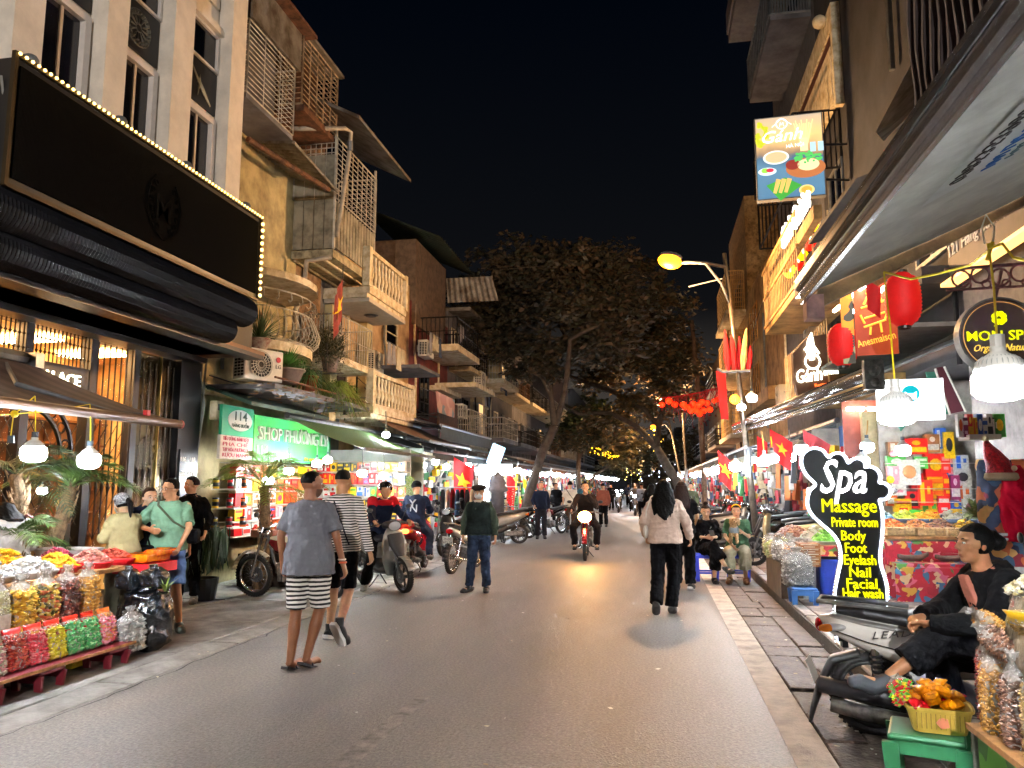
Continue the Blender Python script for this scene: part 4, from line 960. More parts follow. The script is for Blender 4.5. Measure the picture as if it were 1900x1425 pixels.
def silk(p,r,m,label,hot=True):
 t=thing('silk_lantern',label,'lantern',p,0,'silk lanterns under the amber fascia')
 pr=[(r*.18,-r*1.1),(r*.5,-r*.75),(r*.95,-r*.05),(r*.98,r*.25),(r*.6,r*.75),(r*.2,r*.9)]
 b=B();nn=16;vs=[]
 for(rr_,z)in pr:
  for k in range(nn):a=2*PI*k/nn;q=rr_*(1 if k%2 else .93);vs.append((q*math.cos(a),q*math.sin(a),z))
 b.add(vs,[(i*nn+k,i*nn+(k+1)%nn,(i+1)*nn+(k+1)%nn,(i+1)*nn+k)for i in range(len(pr)-1)for k in range(nn)]);b.build('silk',m,t)
 B().lathe([(0,-r*1.35),(.012,-r*1.3),(r*.2,-r*1.1),(0,-r*1.05)],n=8).build('finial',BLACK,t);B().lathe([(r*.2,r*.88),(r*.1,r),(0,r)],n=8).build('cap',BLACK,t)
 B().tube([(0,0,r),(0,0,r*2.2)],.006,4).build('cord',BLACK,t)
 g=B().ball((0,-r*.99,-.03*r),(r*.12,r*.03,r*.45),8,6);g.build('front_glow_spot',lamp('silk_glow_spot','fff0b0',6),t)  # glow spot set on the front silk, painted for the bulb shining through
silk(onY(1464,502,16.8),.16,SY,'lowest yellow silk lantern of the cluster');silk(onY(1478,484,17.2),.21,SR,'red silk lantern beside the lowest yellow one')
silk(onY(1487,468,16.4),.17,SY,'middle yellow silk lantern above the red one');silk(onY(1500,447,16.0),.2,SR,'upper red silk lantern half behind dark awning');silk(onY(1509,418,15.6),.13,SY,'topmost small yellow silk lantern')
SR2=lamp('small_red','ff2a10',3.0)
ch=thing('lantern_branch','red artificial branch strung across carrying small lanterns','garland',(0,24,5))
CP=[onY(x,y,24)for x,y in((1228,738),(1262,735),(1300,728),(1325,722),(1342,716))]
g=B().tube(CP,.02,5);rg=random.Random(8);RB=mat('red_branch','8a1420',.7,var=.2)
for i in range(90):
 k=rg.random()*3.9;i0=int(k);q=CP[i0].lerp(CP[i0+1],k-i0);e=q+Vector((rg.uniform(-.35,.3),rg.uniform(-.2,.2),rg.uniform(-1.3,.15)*(.3+.7*math.sin(PI*k/4))))
 g.tube([q,q.lerp(e,.5)+Vector((rg.uniform(-.06,.06),0,.06)),e],[.009,.007,.004],3)
 for m_ in range(3):g.add([e,e+Vector((.05,0,-.03)),e+Vector((.03,0,.05))],[(0,1,2)])
part('branch',g,RB,ch)
lm={}
NTH='first second third fourth fifth sixth seventh eighth ninth tenth eleventh twelfth thirteenth fourteenth fifteenth sixteenth seventeenth eighteenth nineteenth twentieth'.split()
for i,(x,y,r)in enumerate(sorted(((1228,751,5.5),(1241,744,6.5),(1252,750,6.3),(1268,751,6.3),(1278,756,6),(1286,749,5.5),(1296,752,6),(1303,746,5.5),(1282,762,6),(1293,763,5.5),(1298,768,6),(1306,762,6),(1312,748,5.5),(1317,760,5.8),(1325,744,4.5),(1332,741,5),(1337,737,4.5),(1339,730,5),(1271,756,5),(1290,758,5.2)))):
 rr_=round(r*24/FPX,3)
 if rr_ not in lm:lm[rr_]=B().lathe([(rr_*.25,-rr_*.85),(rr_*.8,-rr_*.55),(rr_,0),(rr_*.8,rr_*.55),(rr_*.25,rr_*.85)],n=12).mesh('l',SR2,True)
 t=thing('small_lantern','small glowing red lantern, %s from the left on the branch over the street'%NTH[i],'lantern',onY(x,y,23.8+(i%3)*.2),0,'small red lanterns strung across the street')
 put('shade',lm[rr_],t);B().tube([(0,0,rr_*.8),(0,0,rr_*.8+.12)],.005,3).build('cord',RB,t);B().tube([(0,0,-rr_*.85),(0,0,-rr_*2)],.008,4).build('tassel',RB,t)
 # street lamps
SOD=lamp('sodium','ff8c18',9.9)
def street_lamp(base,top,arm_end,label,r=.07,base_z=.12,head=1.,lit=SOD,power=640,lc=(1,.56,.24)):
 t=thing('street_lamp',label,'street lamp',(base[0],base[1],base_z));o=Vector(t.location)
 P=Vector(top)-o;E=Vector(arm_end)-o;q=P*.96
 B().tube([(0,0,0),P*.3,P*.6,P],[r,r*.9,r*.75,r*.6],10).build('pole',mat('pole_metal','7c7468',.35,.7,var=.2),t,True)
 B().tube([P*.30-Vector((0,0,.3)),P*.30+Vector((0,0,.3))],r*1.08,10).build('collar',GREYM,t)
 B().tube([q+Vector((0,0,-.05)),q.lerp(E,.5)+Vector((0,0,.02)),E],.035,6).tube([P*.82,P*.9+(E-P)*.15,q.lerp(E,.45),q.lerp(E,.6)],.028,6).build('arm',GREYM,t,True)
 d=(E-q);d.z=0;d.normalize();s=head
 rot=Matrix(((d.x,-d.y,0),(d.y,d.x,0),(0,0,1)))
 hb=B()
 for(xx,a,c)in():pass
 b=B().ball((0,0,0),(.30*s,.12*s,.09*s),14,8)
 b.v=[v for v in b.v]
 me=b.mesh('h',GREYM,True);hd=put('lamp_head',me,t,E+d*.25*s+Vector((0,0,.09)),(0,0,math.atan2(d.y,d.x)))
 put('lamp_glass',B().ball((0,0,0),(.30*s,.16*s,.15*s),14,8).mesh('g',lit,True),t,E+d*.30*s+Vector((0,0,-.03)),(0,0,math.atan2(d.y,d.x)))
 ld=bpy.data.lights.new('lamp_light','POINT');ld.energy=power;ld.color=lc;ld.shadow_soft_size=.12;lo=bpy.data.objects.new('lamp_light',ld);COL.objects.link(lo);lo.parent=t;lo.location=E+d*.30*s+Vector((0,0,-.03-.30*s))
 return t
pb_=onZ(1393,1040,.12)
street_lamp((2.05,16.6),onY(1344,470,16.6),onY(1262,487,15.6)+Vector((0,0,0)),'near street lamp with glowing sodium head and arm reaching left')
street_lamp((2.1,-9.0),(2.0,-9.0,7.0),(1.0,-9.5,7.0),'street lamp of the same row standing behind the viewpoint',lit=lamp('assumed_lamp_pale','ffdcb8',9.9),power=2100,lc=(1,.92,.84))  # unseen lamp, assumed and added to light the foreground and left facade
street_lamp((1.55,38),onY(1262,700,38),onY(1238,728,36.5),'far street lamp just above the left end of the lantern chain',head=1.3,base_z=0)
street_lamp((1.75,44),onY(1240,775,44),onY(1222,793,43),'farthest street lamp beside the leaning tree',head=1.3,base_z=0)
t=thing('ball_light','glowing orange globe beside the lamp pole above second awning','light',onY(1363,741,16.4));B().ball((0,0,0),.10,14,9).build('globe',lamp('orange_globe','ff8c20',9.9),t,True);B().tube([(0,0,0),(.05,0,-.25)],.012,5).build('stem',GREYM,t)
bulb(onY(1395,740,15.0),.085,'white bulb right of the orange globe',lit=LITF,group='bulbs of the further right stalls');bulb(onY(1376,757,15.6),.07,'small white bulb below the orange globe',lit=LITF,group='bulbs of the further right stalls')
fl=thing('flag_cluster','folded red flags standing in the bracket on lamp pole','flags',onY(1365,690,16.5))
for i,(x,y0_,y1_,x2)in enumerate(((1352,690,612,1345),(1362,690,620,1358),(1378,690,608,1385),(1388,690,640,1392),(1370,690,625,1372))):
 a_=onY(x,y0_,16.3+i*.03);c_=onY(x2,y1_,16.3+i*.03);part('furled_flag',B().tube([a_,a_.lerp(c_,.3),a_.lerp(c_,.75),c_],[.03,.07,.05,.01],6,flat=.6),REDF if i!=2 else mat('flag_cream','c9a868',.8,var=.2),fl)
part('bracket',B().tube([onY(1330,684,16.3),onY(1340,690,16.3),onY(1392,688,16.3)],.03,5),GREYM,fl)
t=thing('vertical_banner','long vertical red banner behind the lamp pole','banner',onY(1340,720,18.5));part('cloth',B().add([onY(1328,688,18.5),onY(1346,688,18.5),onY(1352,778,18.5),onY(1338,778,18.5)]+[p+Vector((0,.02,0))for p in(onY(1328,688,18.5),onY(1346,688,18.5),onY(1352,778,18.5),onY(1338,778,18.5))],[(0,1,2,3),(7,6,5,4),(0,3,7,4),(1,5,6,2)]),mat('banner_red','9a1520',.8,var=.15),t)
def flag(p,w,h,rot,droop,label,star=True,m=None,staff=None):
 """cloth with folds; p = hoist top"""
 t=thing('flag',label,'flag',p,rot);b=B();N,Mm=14,10;vs=[]
 for j in range(Mm+1):
  for i in range(N+1):
   u,v=i/N,j/Mm;x=u*w*(1-droop*.35*v);z=-v*h-u*droop*h*.9;y=.06*w*math.sin(u*9+v*2.5)*(.3+u)
   vs.append((x,y,z))
 b.add(vs,[(j*(N+1)+i,j*(N+1)+i+1,(j+1)*(N+1)+i+1,(j+1)*(N+1)+i)for j in range(Mm)for i in range(N)])
 me=b.mesh('cloth',m or REDF,True);put('cloth',me,t)
 if star:
  for s in(-1,1):
   pts=[]
   for k in range(10):
    rr_=(.24 if k%2==0 else .1)*h;a=PI/2+k*PI/5;pts.append((rr_*math.cos(a),rr_*math.sin(a)))
   g=B();cx=.48*w;cz=-.5*h-.48*droop*h*.9
   vv=[(cx,.06*w*math.sin(.48*9+1.25)*.78+s*.022,cz)]+[(cx+a,.06*w*math.sin((cx+a)/w*9+(.5-c/h)*2.5)*(.3+(cx+a)/w)+s*.02,cz+c-a*droop*.9*h/w)for a,c in pts]
   g.add(vv,[(0,1+k,1+(k+1)%10)for k in range(10)]);g.build('star',YELF,t)
 if staff:B().tube([Vector(staff)-Vector(p),(0,0,.03)],.012,5).build('staff',mat('staff','b9b2a0',.5),t)
 return t
 # people
SKIN=mat('skin_tan','b98662',.5,var=.06,scale=20,sss=.1);SKIND=mat('skin_brown','8d5f45',.5,var=.06,scale=20,sss=.1);SKINL=mat('skin_light','dcae8c',.5,var=.06,scale=20,sss=.1)
HAIR=mat('black_hair','070606',.6,var=.3,scale=60,bump=.4,bscale=120,spec=.1)
EYEW=mat('eye_white','d8d2c8',.3,var=0);EYEB=mat('eye_dark','120c0a',.2,var=0);LIP=mat('lips','9a5a4c',.5,var=0)
def cloth(name,c,var=.08,rough=.85):return mat('cloth_'+name,c,.95,spec=.12,var=var,scale=6,bump=.5,bscale=22)
def V(*a):return Vector(a)
def cap_limb(b,p,q,r0,r1,n=12,e0=True,e1=True,fl=1.):
 """tapered limb; round ends unless e0/e1 off"""
 p,q=Vector(p),Vector(q);d=(q-p);L=d.length;d.normalize();pts=[];rs=[]
 if e0:
  for a in(1.35,.9,.45):pts.append(p-d*r0*math.sin(a));rs.append(max(.002,r0*math.cos(a)))
 pts+=[p,p.lerp(q,.33),p.lerp(q,.66),q];m=(r0+r1)/2;rs+=[r0,r0*.67+r1*.33+.0,r0*.33+r1*.67,r1]
 if e1:
  for a in(.45,.9,1.35):pts.append(q+d*r1*math.sin(a));rs.append(max(.002,r1*math.cos(a)))
 b.tube(pts,rs,n,flat=fl)
def pose(h=1.7,**k):
 """joints of a figure facing +Y, feet at z=0 (x = own right side positive)"""
 s=h/1.7
 J=dict(pelvis=V(0,0,.93),waist=V(0,0,1.08),chest=V(0,0,1.28),neck=V(0,-.005,1.44),head=V(0,.02,1.575),shR=V(.172,0,1.368),shL=V(-.172,0,1.368),elR=V(.23,-.03,1.12),elL=V(-.23,-.03,1.12),wrR=V(.24,.04,.88),wrL=V(-.24,.04,.88),hipR=V(.09,0,.90),hipL=V(-.09,0,.90),knR=V(.10,.02,.49),knL=V(-.10,.02,.49),anR=V(.105,-.01,.085),anL=V(-.105,-.01,.085),toeR=V(.12,.17,.03),toeL=V(-.12,.17,.03),side=V(1,0,0))
 for a,v in k.items():
  if a in J:J[a]=V(*v)
 return{a:(v*s if a!='side' else v)for a,v in J.items()},s
def ring(c,a,b_,side,up,n=18,e=.85):
 side=Vector(side).normalized();up=Vector(up).normalized();fw=up.cross(side).normalized();side=fw.cross(up).normalized();out=[]
 for k in range(n):
  t=2*PI*k/n;x,y=math.cos(t),math.sin(t);out.append(Vector(c)+side*(a*math.copysign(abs(x)**e,x))+fw*(b_*math.copysign(abs(y)**e,y)))
 return out
def torso(b,J,s,g=0.,z0=None,build=1.,top=True,loose=0.):
 """pelvis to neck; g = extra girth; z0 = how far along (0 pelvis..) starts"""
 P,Wa,Ch,Nk=J['pelvis'],J['waist'],J['chest'],J['neck'];sd=J['side'];ss=(J['shR']-J['shL'])
 up1=(Wa-P);up2=(Nk-Ch);k=s*build;rings=[]
 if z0 is None:z0=-.06
 rings.append(ring(P+up1.normalized()*z0*s,(.165+g+loose)*k,(.115+g+loose)*k,sd,up1));rings.append(ring(P+up1*.35,(.165+g+loose*.9)*k,(.115+g+loose*.9)*k,sd,up1))
 rings.append(ring(Wa,(.145+g+loose*.6)*k,(.10+g+loose*.6)*k,sd,up1));rings.append(ring(Wa.lerp(Ch,.5),(.155+g+loose*.4)*k,(.108+g+loose*.4)*k,sd.lerp(ss.normalized(),.5),Ch-P))
 rings.append(ring(Ch,(.172+g+loose*.2)*k,(.115+g+loose*.2)*k,ss,up2));rings.append(ring(Ch.lerp(Nk,.45),(.178+g)*k,(.105+g)*k,ss,up2))
 rings.append(ring(Ch.lerp(Nk,.72),(.162+g)*k,(.082+g)*k,ss,up2));rings.append(ring(Ch.lerp(Nk,.9),(.095+g)*k,(.068+g*.8)*k,ss,up2))
 if top:rings.append(ring(Nk,(.062+g*.6)*s,(.062+g*.6)*s,ss,up2))
 b.loft(rings)
def hand(b,w,e,s,curl=.5,side=1,up=None,small=1.):
 """palm, four unequal bent fingers and a thumb, beyond wrist w coming from elbow e"""
 d=(w-e).normalized();k=s*small;n=Vector(up)if up is not None else V(side*1.,0,0)
 n=(n-d*n.dot(d)).normalized();t=d.cross(n).normalized()
 c=w+d*.045*k
 b.loft([ring(w-d*.01*k,.026*k,.020*k,t,d,10),ring(w+d*.03*k,.036*k,.016*k,t,d,10),ring(w+d*.085*k,.042*k,.015*k,t,d,10),ring(w+d*.095*k,.036*k,.011*k,t,d,10)])
 for i,(off,L)in enumerate(((-.031,.060),(-.0105,.074),(.0105,.070),(.031,.054))):
  p0=w+d*.08*k+t*off*k;a=curl*(1+.12*i);L*=k
  d1=(d*math.cos(a)-n*math.sin(a));d2=(d*math.cos(a*2.1)-n*math.sin(a*2.1));d3=(d*math.cos(a*2.9)-n*math.sin(a*2.9))
  p1=p0+d1*L*.48;p2=p1+d2*L*.32;p3=p2+d3*L*.24;b.tube([p0-d*.01,p0,p1,p2,p3,p3+d3*.004],[.009*k,.0095*k,.009*k,.0082*k,.007*k,.003],7)
 p0=w+d*.025*k-t*.03*k;p1=p0+(d*.6-t*.75-n*.3).normalized()*.036*k;p2=p1+(d*.9-t*.1-n*.4*curl).normalized()*.03*k
 b.tube([w+d*.01*k-t*.01*k,p0,p1,p2,p2+(p2-p1)*.3],[.014*k,.013*k,.011*k,.009*k,.005*k],7)
def headmesh(b,c,f,s,face=True):
 """skull, jaw, nose, brow, ears; f = facing direction"""
 f=Vector(f).normalized();u=V(0,0,1);u=(u-f*u.dot(f)).normalized();r=f.cross(u);M=Matrix((r,f,u)).transposed()
 b.ball(c+u*.025*s-f*.012*s,(.077*s,.094*s,.088*s),18,12,M);b.ball(c-u*.035*s+f*.022*s,(.060*s,.066*s,.078*s),16,10,M)
 b.ball(c-u*.085*s+f*.055*s,(.030*s,.026*s,.024*s),10,8,M)
 b.tube([c+u*.022*s+f*.082*s,c-u*.008*s+f*.098*s,c-u*.024*s+f*.106*s],[.007*s,.010*s,.013*s],8);b.ball(c-u*.027*s+f*.094*s,(.019*s,.013*s,.009*s),10,6,M)
 for k in(-1,1):
  b.ball(c+r*k*.033*s+u*.030*s+f*.070*s,(.026*s,.014*s,.009*s),10,6,M);b.ball(c+r*k*.045*s-u*.022*s+f*.052*s,(.022*s,.02*s,.022*s),10,6,M)
  b.ball(c+r*k*.077*s-u*.004*s-f*.012*s,(.009*s,.019*s,.031*s),10,8,M)
 b.tube([c-u*.062*s+f*.076*s-r*.022*s,c-u*.060*s+f*.086*s,c-u*.062*s+f*.076*s+r*.022*s],.0085*s,7)
 return M,r,u,f
def facebits(t,c,M,r,u,f,s,lip=LIP,brow=HAIR,open_=True):
 e=B();p=B();bw=B()
 for k in(-1,1):
  q=c+r*k*.031*s+u*.008*s+f*.076*s;e.ball(q,(.0135*s,.008*s,.0065*s),8,6,M);p.ball(q+f*.0055*s,(.0065*s,.005*s,.006*s),8,6,M)
  bw.tube([q+u*.021*s-r*k*.012*s+f*.006*s,q+u*.025*s+r*k*.004*s+f*.006*s,q+u*.019*s+r*k*.02*s-f*.004*s],[.003*s,.004*s,.002*s],5)
 e.build('eyes',EYEW,t,True);p.build('pupils',EYEB,t,True);bw.build('eyebrows',brow,t)
 B().ball(c-u*.060*s+f*.083*s,(.021*s,.009*s,.004*s),10,6,M).ball(c-u*.067*s+f*.081*s,(.017*s,.009*s,.005*s),10,6,M).build('lips',lip,t,True)
def cutshell(c,M,rad,keep,m,name,t,s,n=60,mm=40,th=.006,wob=.0,seed=0):
 """shell round the skull where keep(x,y,z) is true (head frame: x right, y forward, z up; unit sphere)"""
 b=B();rs=random.Random(seed);vs=[];idx={}
 for i in range(mm+1):
  for k in range(n):
   a=PI*i/mm;ph=2*PI*k/n;d=Vector((math.sin(a)*math.cos(ph),math.sin(a)*math.sin(ph),math.cos(a)))
   w=1+wob*(math.sin(ph*9+a*3)+math.sin(ph*17-a*5)*.6+rs.uniform(-.6,.6));vs.append((d,Vector((d.x*rad[0]*w,d.y*rad[1]*w,d.z*rad[2]*w))))
 fs=[]
 for i in range(mm):
  for k in range(n):
   q=(i*n+k,i*n+(k+1)%n,(i+1)*n+(k+1)%n,(i+1)*n+k);md=(vs[q[0]][0]+vs[q[1]][0]+vs[q[2]][0]+vs[q[3]][0])/4
   if keep(md.x,md.y,md.z):fs.append(q)
 b.add([c+M@v*s for _,v in vs],fs);me=b.mesh(name,m,True)
 def fn(o):setmod(o,'SMOOTH',factor=.5,iterations=4);setmod(o,'SOLIDIFY',thickness=th*s,offset=1)
 me=bake(me,fn);return put(name,me,t)
def person(label,loc,rz,h=1.7,J=None,face=None,skin=SKIN,vox=.009,top=None,bottom=None,hair='short',hairm=HAIR,shoes=None,build=1.,detail=True,curl=.45,group=None,ups={},fem=False,cat='person',wr=.020,z=0.):
 """one figure: continuous body; clothing, hair and shoes are its children.
       top = (mat, sleeve 'short'|'long'|'roll', hem length below pelvis, looseness, neck); bottom = (mat, 'shorts'|'long'|'crop', looseness)"""
 J,s=pose(h,**(J or{}));t=thing('person',label,cat,(loc[0],loc[1],z),rz,group)
 f=Vector(face)if face else V(0,1,0)
 b=B();torso(b,J,s,-.012 if fem else 0,build=build);hb=B()
 cap_limb(b,J['neck']-V(0,0,.05)*s,J['head']-V(0,0,.02)*s-f*.02*s,.056*s,.052*s)
 M,r,u,f=headmesh(b,J['head'],f,s)
 ar=(.046,.036,.030,.024)if not fem else(.040,.031,.026,.021)
 for q,sg in(('R',1),('L',-1)):
  cap_limb(b,J['sh'+q],J['el'+q],ar[0]*s*build,ar[1]*s);cap_limb(b,J['el'+q],J['wr'+q],ar[1]*s*1.02,ar[3]*s)
  hand(b,J['wr'+q],J['el'+q],s*1.02,ups.get('curl'+q,curl),sg,ups.get('hand'+q),.92 if fem else 1.)
  cap_limb(b,J['hip'+q],J['kn'+q],.083*s*build,.054*s);kn,an=J['kn'+q],J['an'+q]
  bk=(kn-an).cross(V(1,0,0));
  b.tube([kn,kn.lerp(an,.15),kn.lerp(an,.35),kn.lerp(an,.65),an,an-V(0,0,.04*s)],[.052*s,.050*s,.055*s,.042*s,.034*s,.03*s],12)
  fd=(J['toe'+q]-an);b.tube([an-V(0,0,.03*s)-fd.normalized()*.035*s,an-V(0,0,.035*s)+fd*.3,J['toe'+q]-fd*.15+V(0,0,.005),J['toe'+q]+fd*.12],[.028*s,.036*s,.036*s,.022*s],10,flat=.8)
 body=put('body',remesh(b,vox,5 if vox<.008 else 3,skin),t)
 if top:
  tm,sl,hem,lo,nk=top[:5];c=B();tb=B();torso(tb,J,s,.016,-hem,build,top=nk!='wide',loose=lo);c=tb
  for q in 'RL':
   sh,el,wr_=J['sh'+q],J['el'+q],J['wr'+q];w0=.060*s*build+lo*.2;
   sh=sh-V(0,0,.014)*s+(J['neck']-sh)*.06
   if sl=='short':e=sh.lerp(el,.82);cap_limb(c,sh,e,w0*.93,.058*s+lo*.35,e1=False)
   elif sl=='roll':cap_limb(c,sh,el,w0,.052*s+lo*.3);cap_limb(c,el,el.lerp(wr_,.45),.052*s+lo*.3,.048*s+lo*.2,e1=False)
   elif sl=='long':cap_limb(c,sh,el,w0,.052*s+lo*.3);cap_limb(c,el,wr_-(wr_-el)*.04,.052*s+lo*.3,.036*s+lo*.35,e1=False)
  put('top',remesh(c,vox*1.15,2,tm,wrinkle=wr,seed=len(label)),t)
  if nk=='collar':B().tube([J['neck']+M@V(.068*math.cos(a*PI/7),.062*math.sin(a*PI/7),.012)*s for a in range(15)],.012*s,6).build('collar',top[5]if len(top)>5 else tm,t,True)
 if bottom:
  bm_,kind,lo=bottom;c=B();P=J['pelvis'];up=(J['waist']-P)
  c.loft([ring(P-up.normalized()*.10*s,(.172)*s*build,(.122+lo*.5)*s*build,J['side'],up),ring(P+up*.2,.178*s*build,.125*s*build,J['side'],up),ring(P+up*.7,.158*s*build,.112*s*build,J['side'],up)])
  for q in 'RL':
   hp,kn,an=J['hip'+q],J['kn'+q],J['an'+q]
   if kind=='shorts':cap_limb(c,hp,hp.lerp(kn,.96),.094*s*build+lo*.3,.068*s+lo*.75,e1=False)
   else:
    cap_limb(c,hp,kn,.096*s*build+lo*.3,.068*s+lo*.7);e=an+(kn-an)*(.02 if kind=='long' else .34);cap_limb(c,kn,e,.068*s+lo*.7,.056*s+lo,e1=False)
  put('trousers' if kind!='shorts' else 'shorts',remesh(c,vox*1.15,2,bm_,wrinkle=wr,seed=len(label)+3),t)
 if shoes:
  sm_,kind=shoes[:2]
  for q in 'RL':
   an,to=J['an'+q],J['toe'+q];fd=(to-an);fl=(to-an).normalized();c=B();a0=an-V(0,0,.045*s)-fl*.06*s;dn=V(0,0,-.0)
   if kind=='flip':
    sole=B();x=V(0,0,1).cross(fl).normalized();nz=fl.cross(x).normalized();nz=nz if nz.z>0 else-nz
    o=an-nz*.078*s-fl*.07*s
    pts=[(-.032,0),(-.044,.06),(-.036,.13),(-.05,.2),(-.035,.255),(0,.27),(.035,.255),(.05,.2),(.036,.13),(.044,.06),(.032,0)]
    sole.prism([(a*s,c_*s)for a,c_ in pts],o,x,fl,nz*.022*s);so=sole.build('sandal',sm_,t)
    tp=o+nz*.022*s+fl*.19*s;B().tube([tp-x*.045*s-fl*.07*s,tp+nz*.045*s-fl*.03*s,tp+nz*.03*s],.008*s,6).tube([tp+x*.045*s-fl*.07*s,tp+nz*.045*s-fl*.03*s],.008*s,6).build('strap',sm_,so)
    continue
   if kind=='high':cap_limb(c,an+V(0,0,.07*s),an,.043*s,.042*s,e0=False)
   c.tube([a0,a0+fl*.03*s+V(0,0,.01*s),an+fl*.03*s-V(0,0,.03*s),an+fl*.10*s-V(0,0,.042*s),to+fl*.0*s,to+fl*.045*s,to+fl*.06*s],[.034*s,.050*s,.055*s,.053*s,.049*s,.038*s,.014*s],12,flat=.9)
   sh=put('shoe',remesh(c,max(.006,vox*.8),2,sm_),t)
   if len(shoes)>2:
    x=V(0,0,1).cross(fl).normalized();nz=fl.cross(x).normalized();nz=nz if nz.z>0 else-nz;o=an-nz*.084*s-fl*.085*s
    B().prism([(a*s,c_*s)for a,c_ in[(-.03,0),(-.045,.05),(-.04,.13),(-.052,.21),(-.035,.28),(0,.295),(.035,.28),(.052,.21),(.04,.13),(.045,.05),(.03,0)]],o,x,fl,nz*.034*s).build('sole',shoes[2],sh)
 c0=J['head'];hc=c0+u*.025*s-f*.012*s
 if detail:facebits(t,c0,M,r,u,f,s)
 R0=(.083,.100,.094)
 if hair=='short':cutshell(hc,M,(.086,.105,.100),lambda x,y,z:z>.34+.38*max(0,y)-(.62 if y<.25 else 0)and not(y>.55 and z<.62),hairm,'hair',t,s,th=.011,wob=.03)
 if hair=='buzz':cutshell(hc,M,(.079,.096,.090),lambda x,y,z:z>.40+.30*max(0,y)-(.62 if y<.15 else 0)and not(y>.5 and z<.66),hairm,'hair',t,s,th=.002)
 if hair in('bun','long','tied'):
  cutshell(hc,M,(.087,.104,.098),lambda x,y,z:z>.42-(1.05 if y<.22 else 0)-(.4 if y<.45 else 0)and not(y>.50 and z<.55),hairm,'hair',t,s,th=.010,wob=.012)
 if hair=='bun':
  g=B();g.ball(hc-f*.125*s-u*.012*s,(.052*s,.048*s,.05*s),14,9,M).tube([hc-f*.08*s+u*.03*s,hc-f*.12*s,hc-f*.14*s-u*.04*s],[.04*s,.045*s,.02*s],10);put('hair_bun',remesh(g,.008,1,hairm,wrinkle=.006,wf=60),t)
 if hair=='topbun':
  cutshell(hc,M,(.087,.104,.098),lambda x,y,z:z>.45-(1.05 if y<.12 else 0)and not(y>.50 and z<.58),hairm,'hair',t,s,th=.010,wob=.012)
  g=B();g.ball(hc+u*.115*s-f*.03*s,(.042*s,.042*s,.034*s),12,8,M);put('hair_bun',remesh(g,.008,1,hairm),t)
 if hair=='long':
  g=B();L=ups.get('hairlen',.42)
  g.loft([ring(hc+u*.03*s-f*.02*s,.092*s,.085*s,r,u,22),ring(hc-u*.06*s-f*.05*s,.105*s,.065*s,r,u,22),ring(hc-u*.18*s-f*.085*s,.125*s,.05*s,r,u,22),ring(hc-u*(L*.75)*s-f*.105*s,.12*s,.042*s,r,u,22),ring(hc-u*L*s-f*.11*s,.06*s,.03*s,r,u,22),ring(hc-u*(L+.06)*s-f*.11*s+r*.03*s,.02*s,.015*s,r,u,22)])
  for k in range(26):
   a=-1+2*k/25;ln=L*(.9+.16*random.random());p0=hc-u*.05*s-f*.05*s+r*a*.09*s;p1=hc-u*ln*.6*s-f*.09*s+r*(a*.135)*s;p2=hc-u*ln*s-f*.1*s+r*(a*.12+.03*math.sin(k*3))*s;g.tube([p0,p1,p2],[.022*s,.022*s,.006*s],7)
  put('long_hair',remesh(g,.009,1,hairm,wrinkle=.008,wf=45),t)
 if hair=='tied':
  g=B();g.tube([hc-f*.09*s,hc-f*.13*s-u*.06*s,hc-f*.12*s-u*.16*s,hc-f*.1*s-u*.24*s],[.03*s,.035*s,.028*s,.01*s],10);put('ponytail',remesh(g,.009,1,hairm,wrinkle=.006,wf=50),t)
 t['_']=0;del t['_']
 return t,J,M,s,hc
def helmet(t,hc,M,s,m,visor=True,rim=None):
 o=cutshell(hc,M,(.118,.135,.122),lambda x,y,z:z>.12-(.35 if y<.3 else 0),m,'helmet',t,s,th=.004)
 if visor:B().prism([(-.08,0),(-.05,.05),(.05,.05),(.08,0)],hc+M@V(0,.115,.03)*s,M@V(1,0,0)*s,M@V(0,1,-.1)*s,M@V(0,0,.006)).build('peak',rim or m,o)
 B().tube([hc+M@V(-.11,.02,-.03)*s,hc+M@V(-.05,.06,-.15)*s,hc+M@V(.05,.06,-.15)*s,hc+M@V(.11,.02,-.03)*s],.006,5).build('chin_strap',BLACK,o)
 return o
def facemask(t,J,M,s,m=None):
 c=J['head'];m=m or mat('mask_white','c8cccc',.8,var=.04,bump=.3);o=cutshell(c+M@V(0,.012,-.05)*s,M,(.070,.098,.064),lambda x,y,z:y>.35 and z>-.75,m,'face_mask',t,s,th=.003)
 B().tube([c+M@V(.06,.06,-.02)*s,c+M@V(.085,-.01,.0)*s],.002,4).tube([c+M@V(-.06,.06,-.02)*s,c+M@V(-.085,-.01,.0)*s],.002,4).build('ear_loop',m,o)
def strap_bag(t,J,s,m,bagpos=(.16,.12,1.0),sh='L',size=(.14,.06,.1),back=False):
 a=J['sh'+sh]+V(0,0,.035)*s;q=Vector(bagpos)*s;y=-.155 if back else .15
 pts=[a+V(0,y*.6,.0)*s,J['chest']+V(0,y,.0)*s,q+V(0,0,size[2]/2)]
 o=B().box(q,size).build('bag',m,t,bevel=.02);B().tube([pts[0]+V(0,-y*.5,.012)*s,pts[0]]+pts[1:],.012,5,flat=.35).build('strap',m,o);return o
C=cloth
NAVY=C('navy','1b2233');BLK=C('black','0c0c0f',.15);CREAMC=C('cream','c9bfae');KHAKI=C('khaki','8f8663');GRN=C('sage','678a72');JEAN=C('denim','5b76a5',.15);DJEAN=C('dark_denim','2f3a4d',.3);GRY=C('grey','6f7279');OLV=C('olive','454b3a');BEI=C('beige','c8b2a4');DGRN=C('green_tee','3f5c45')
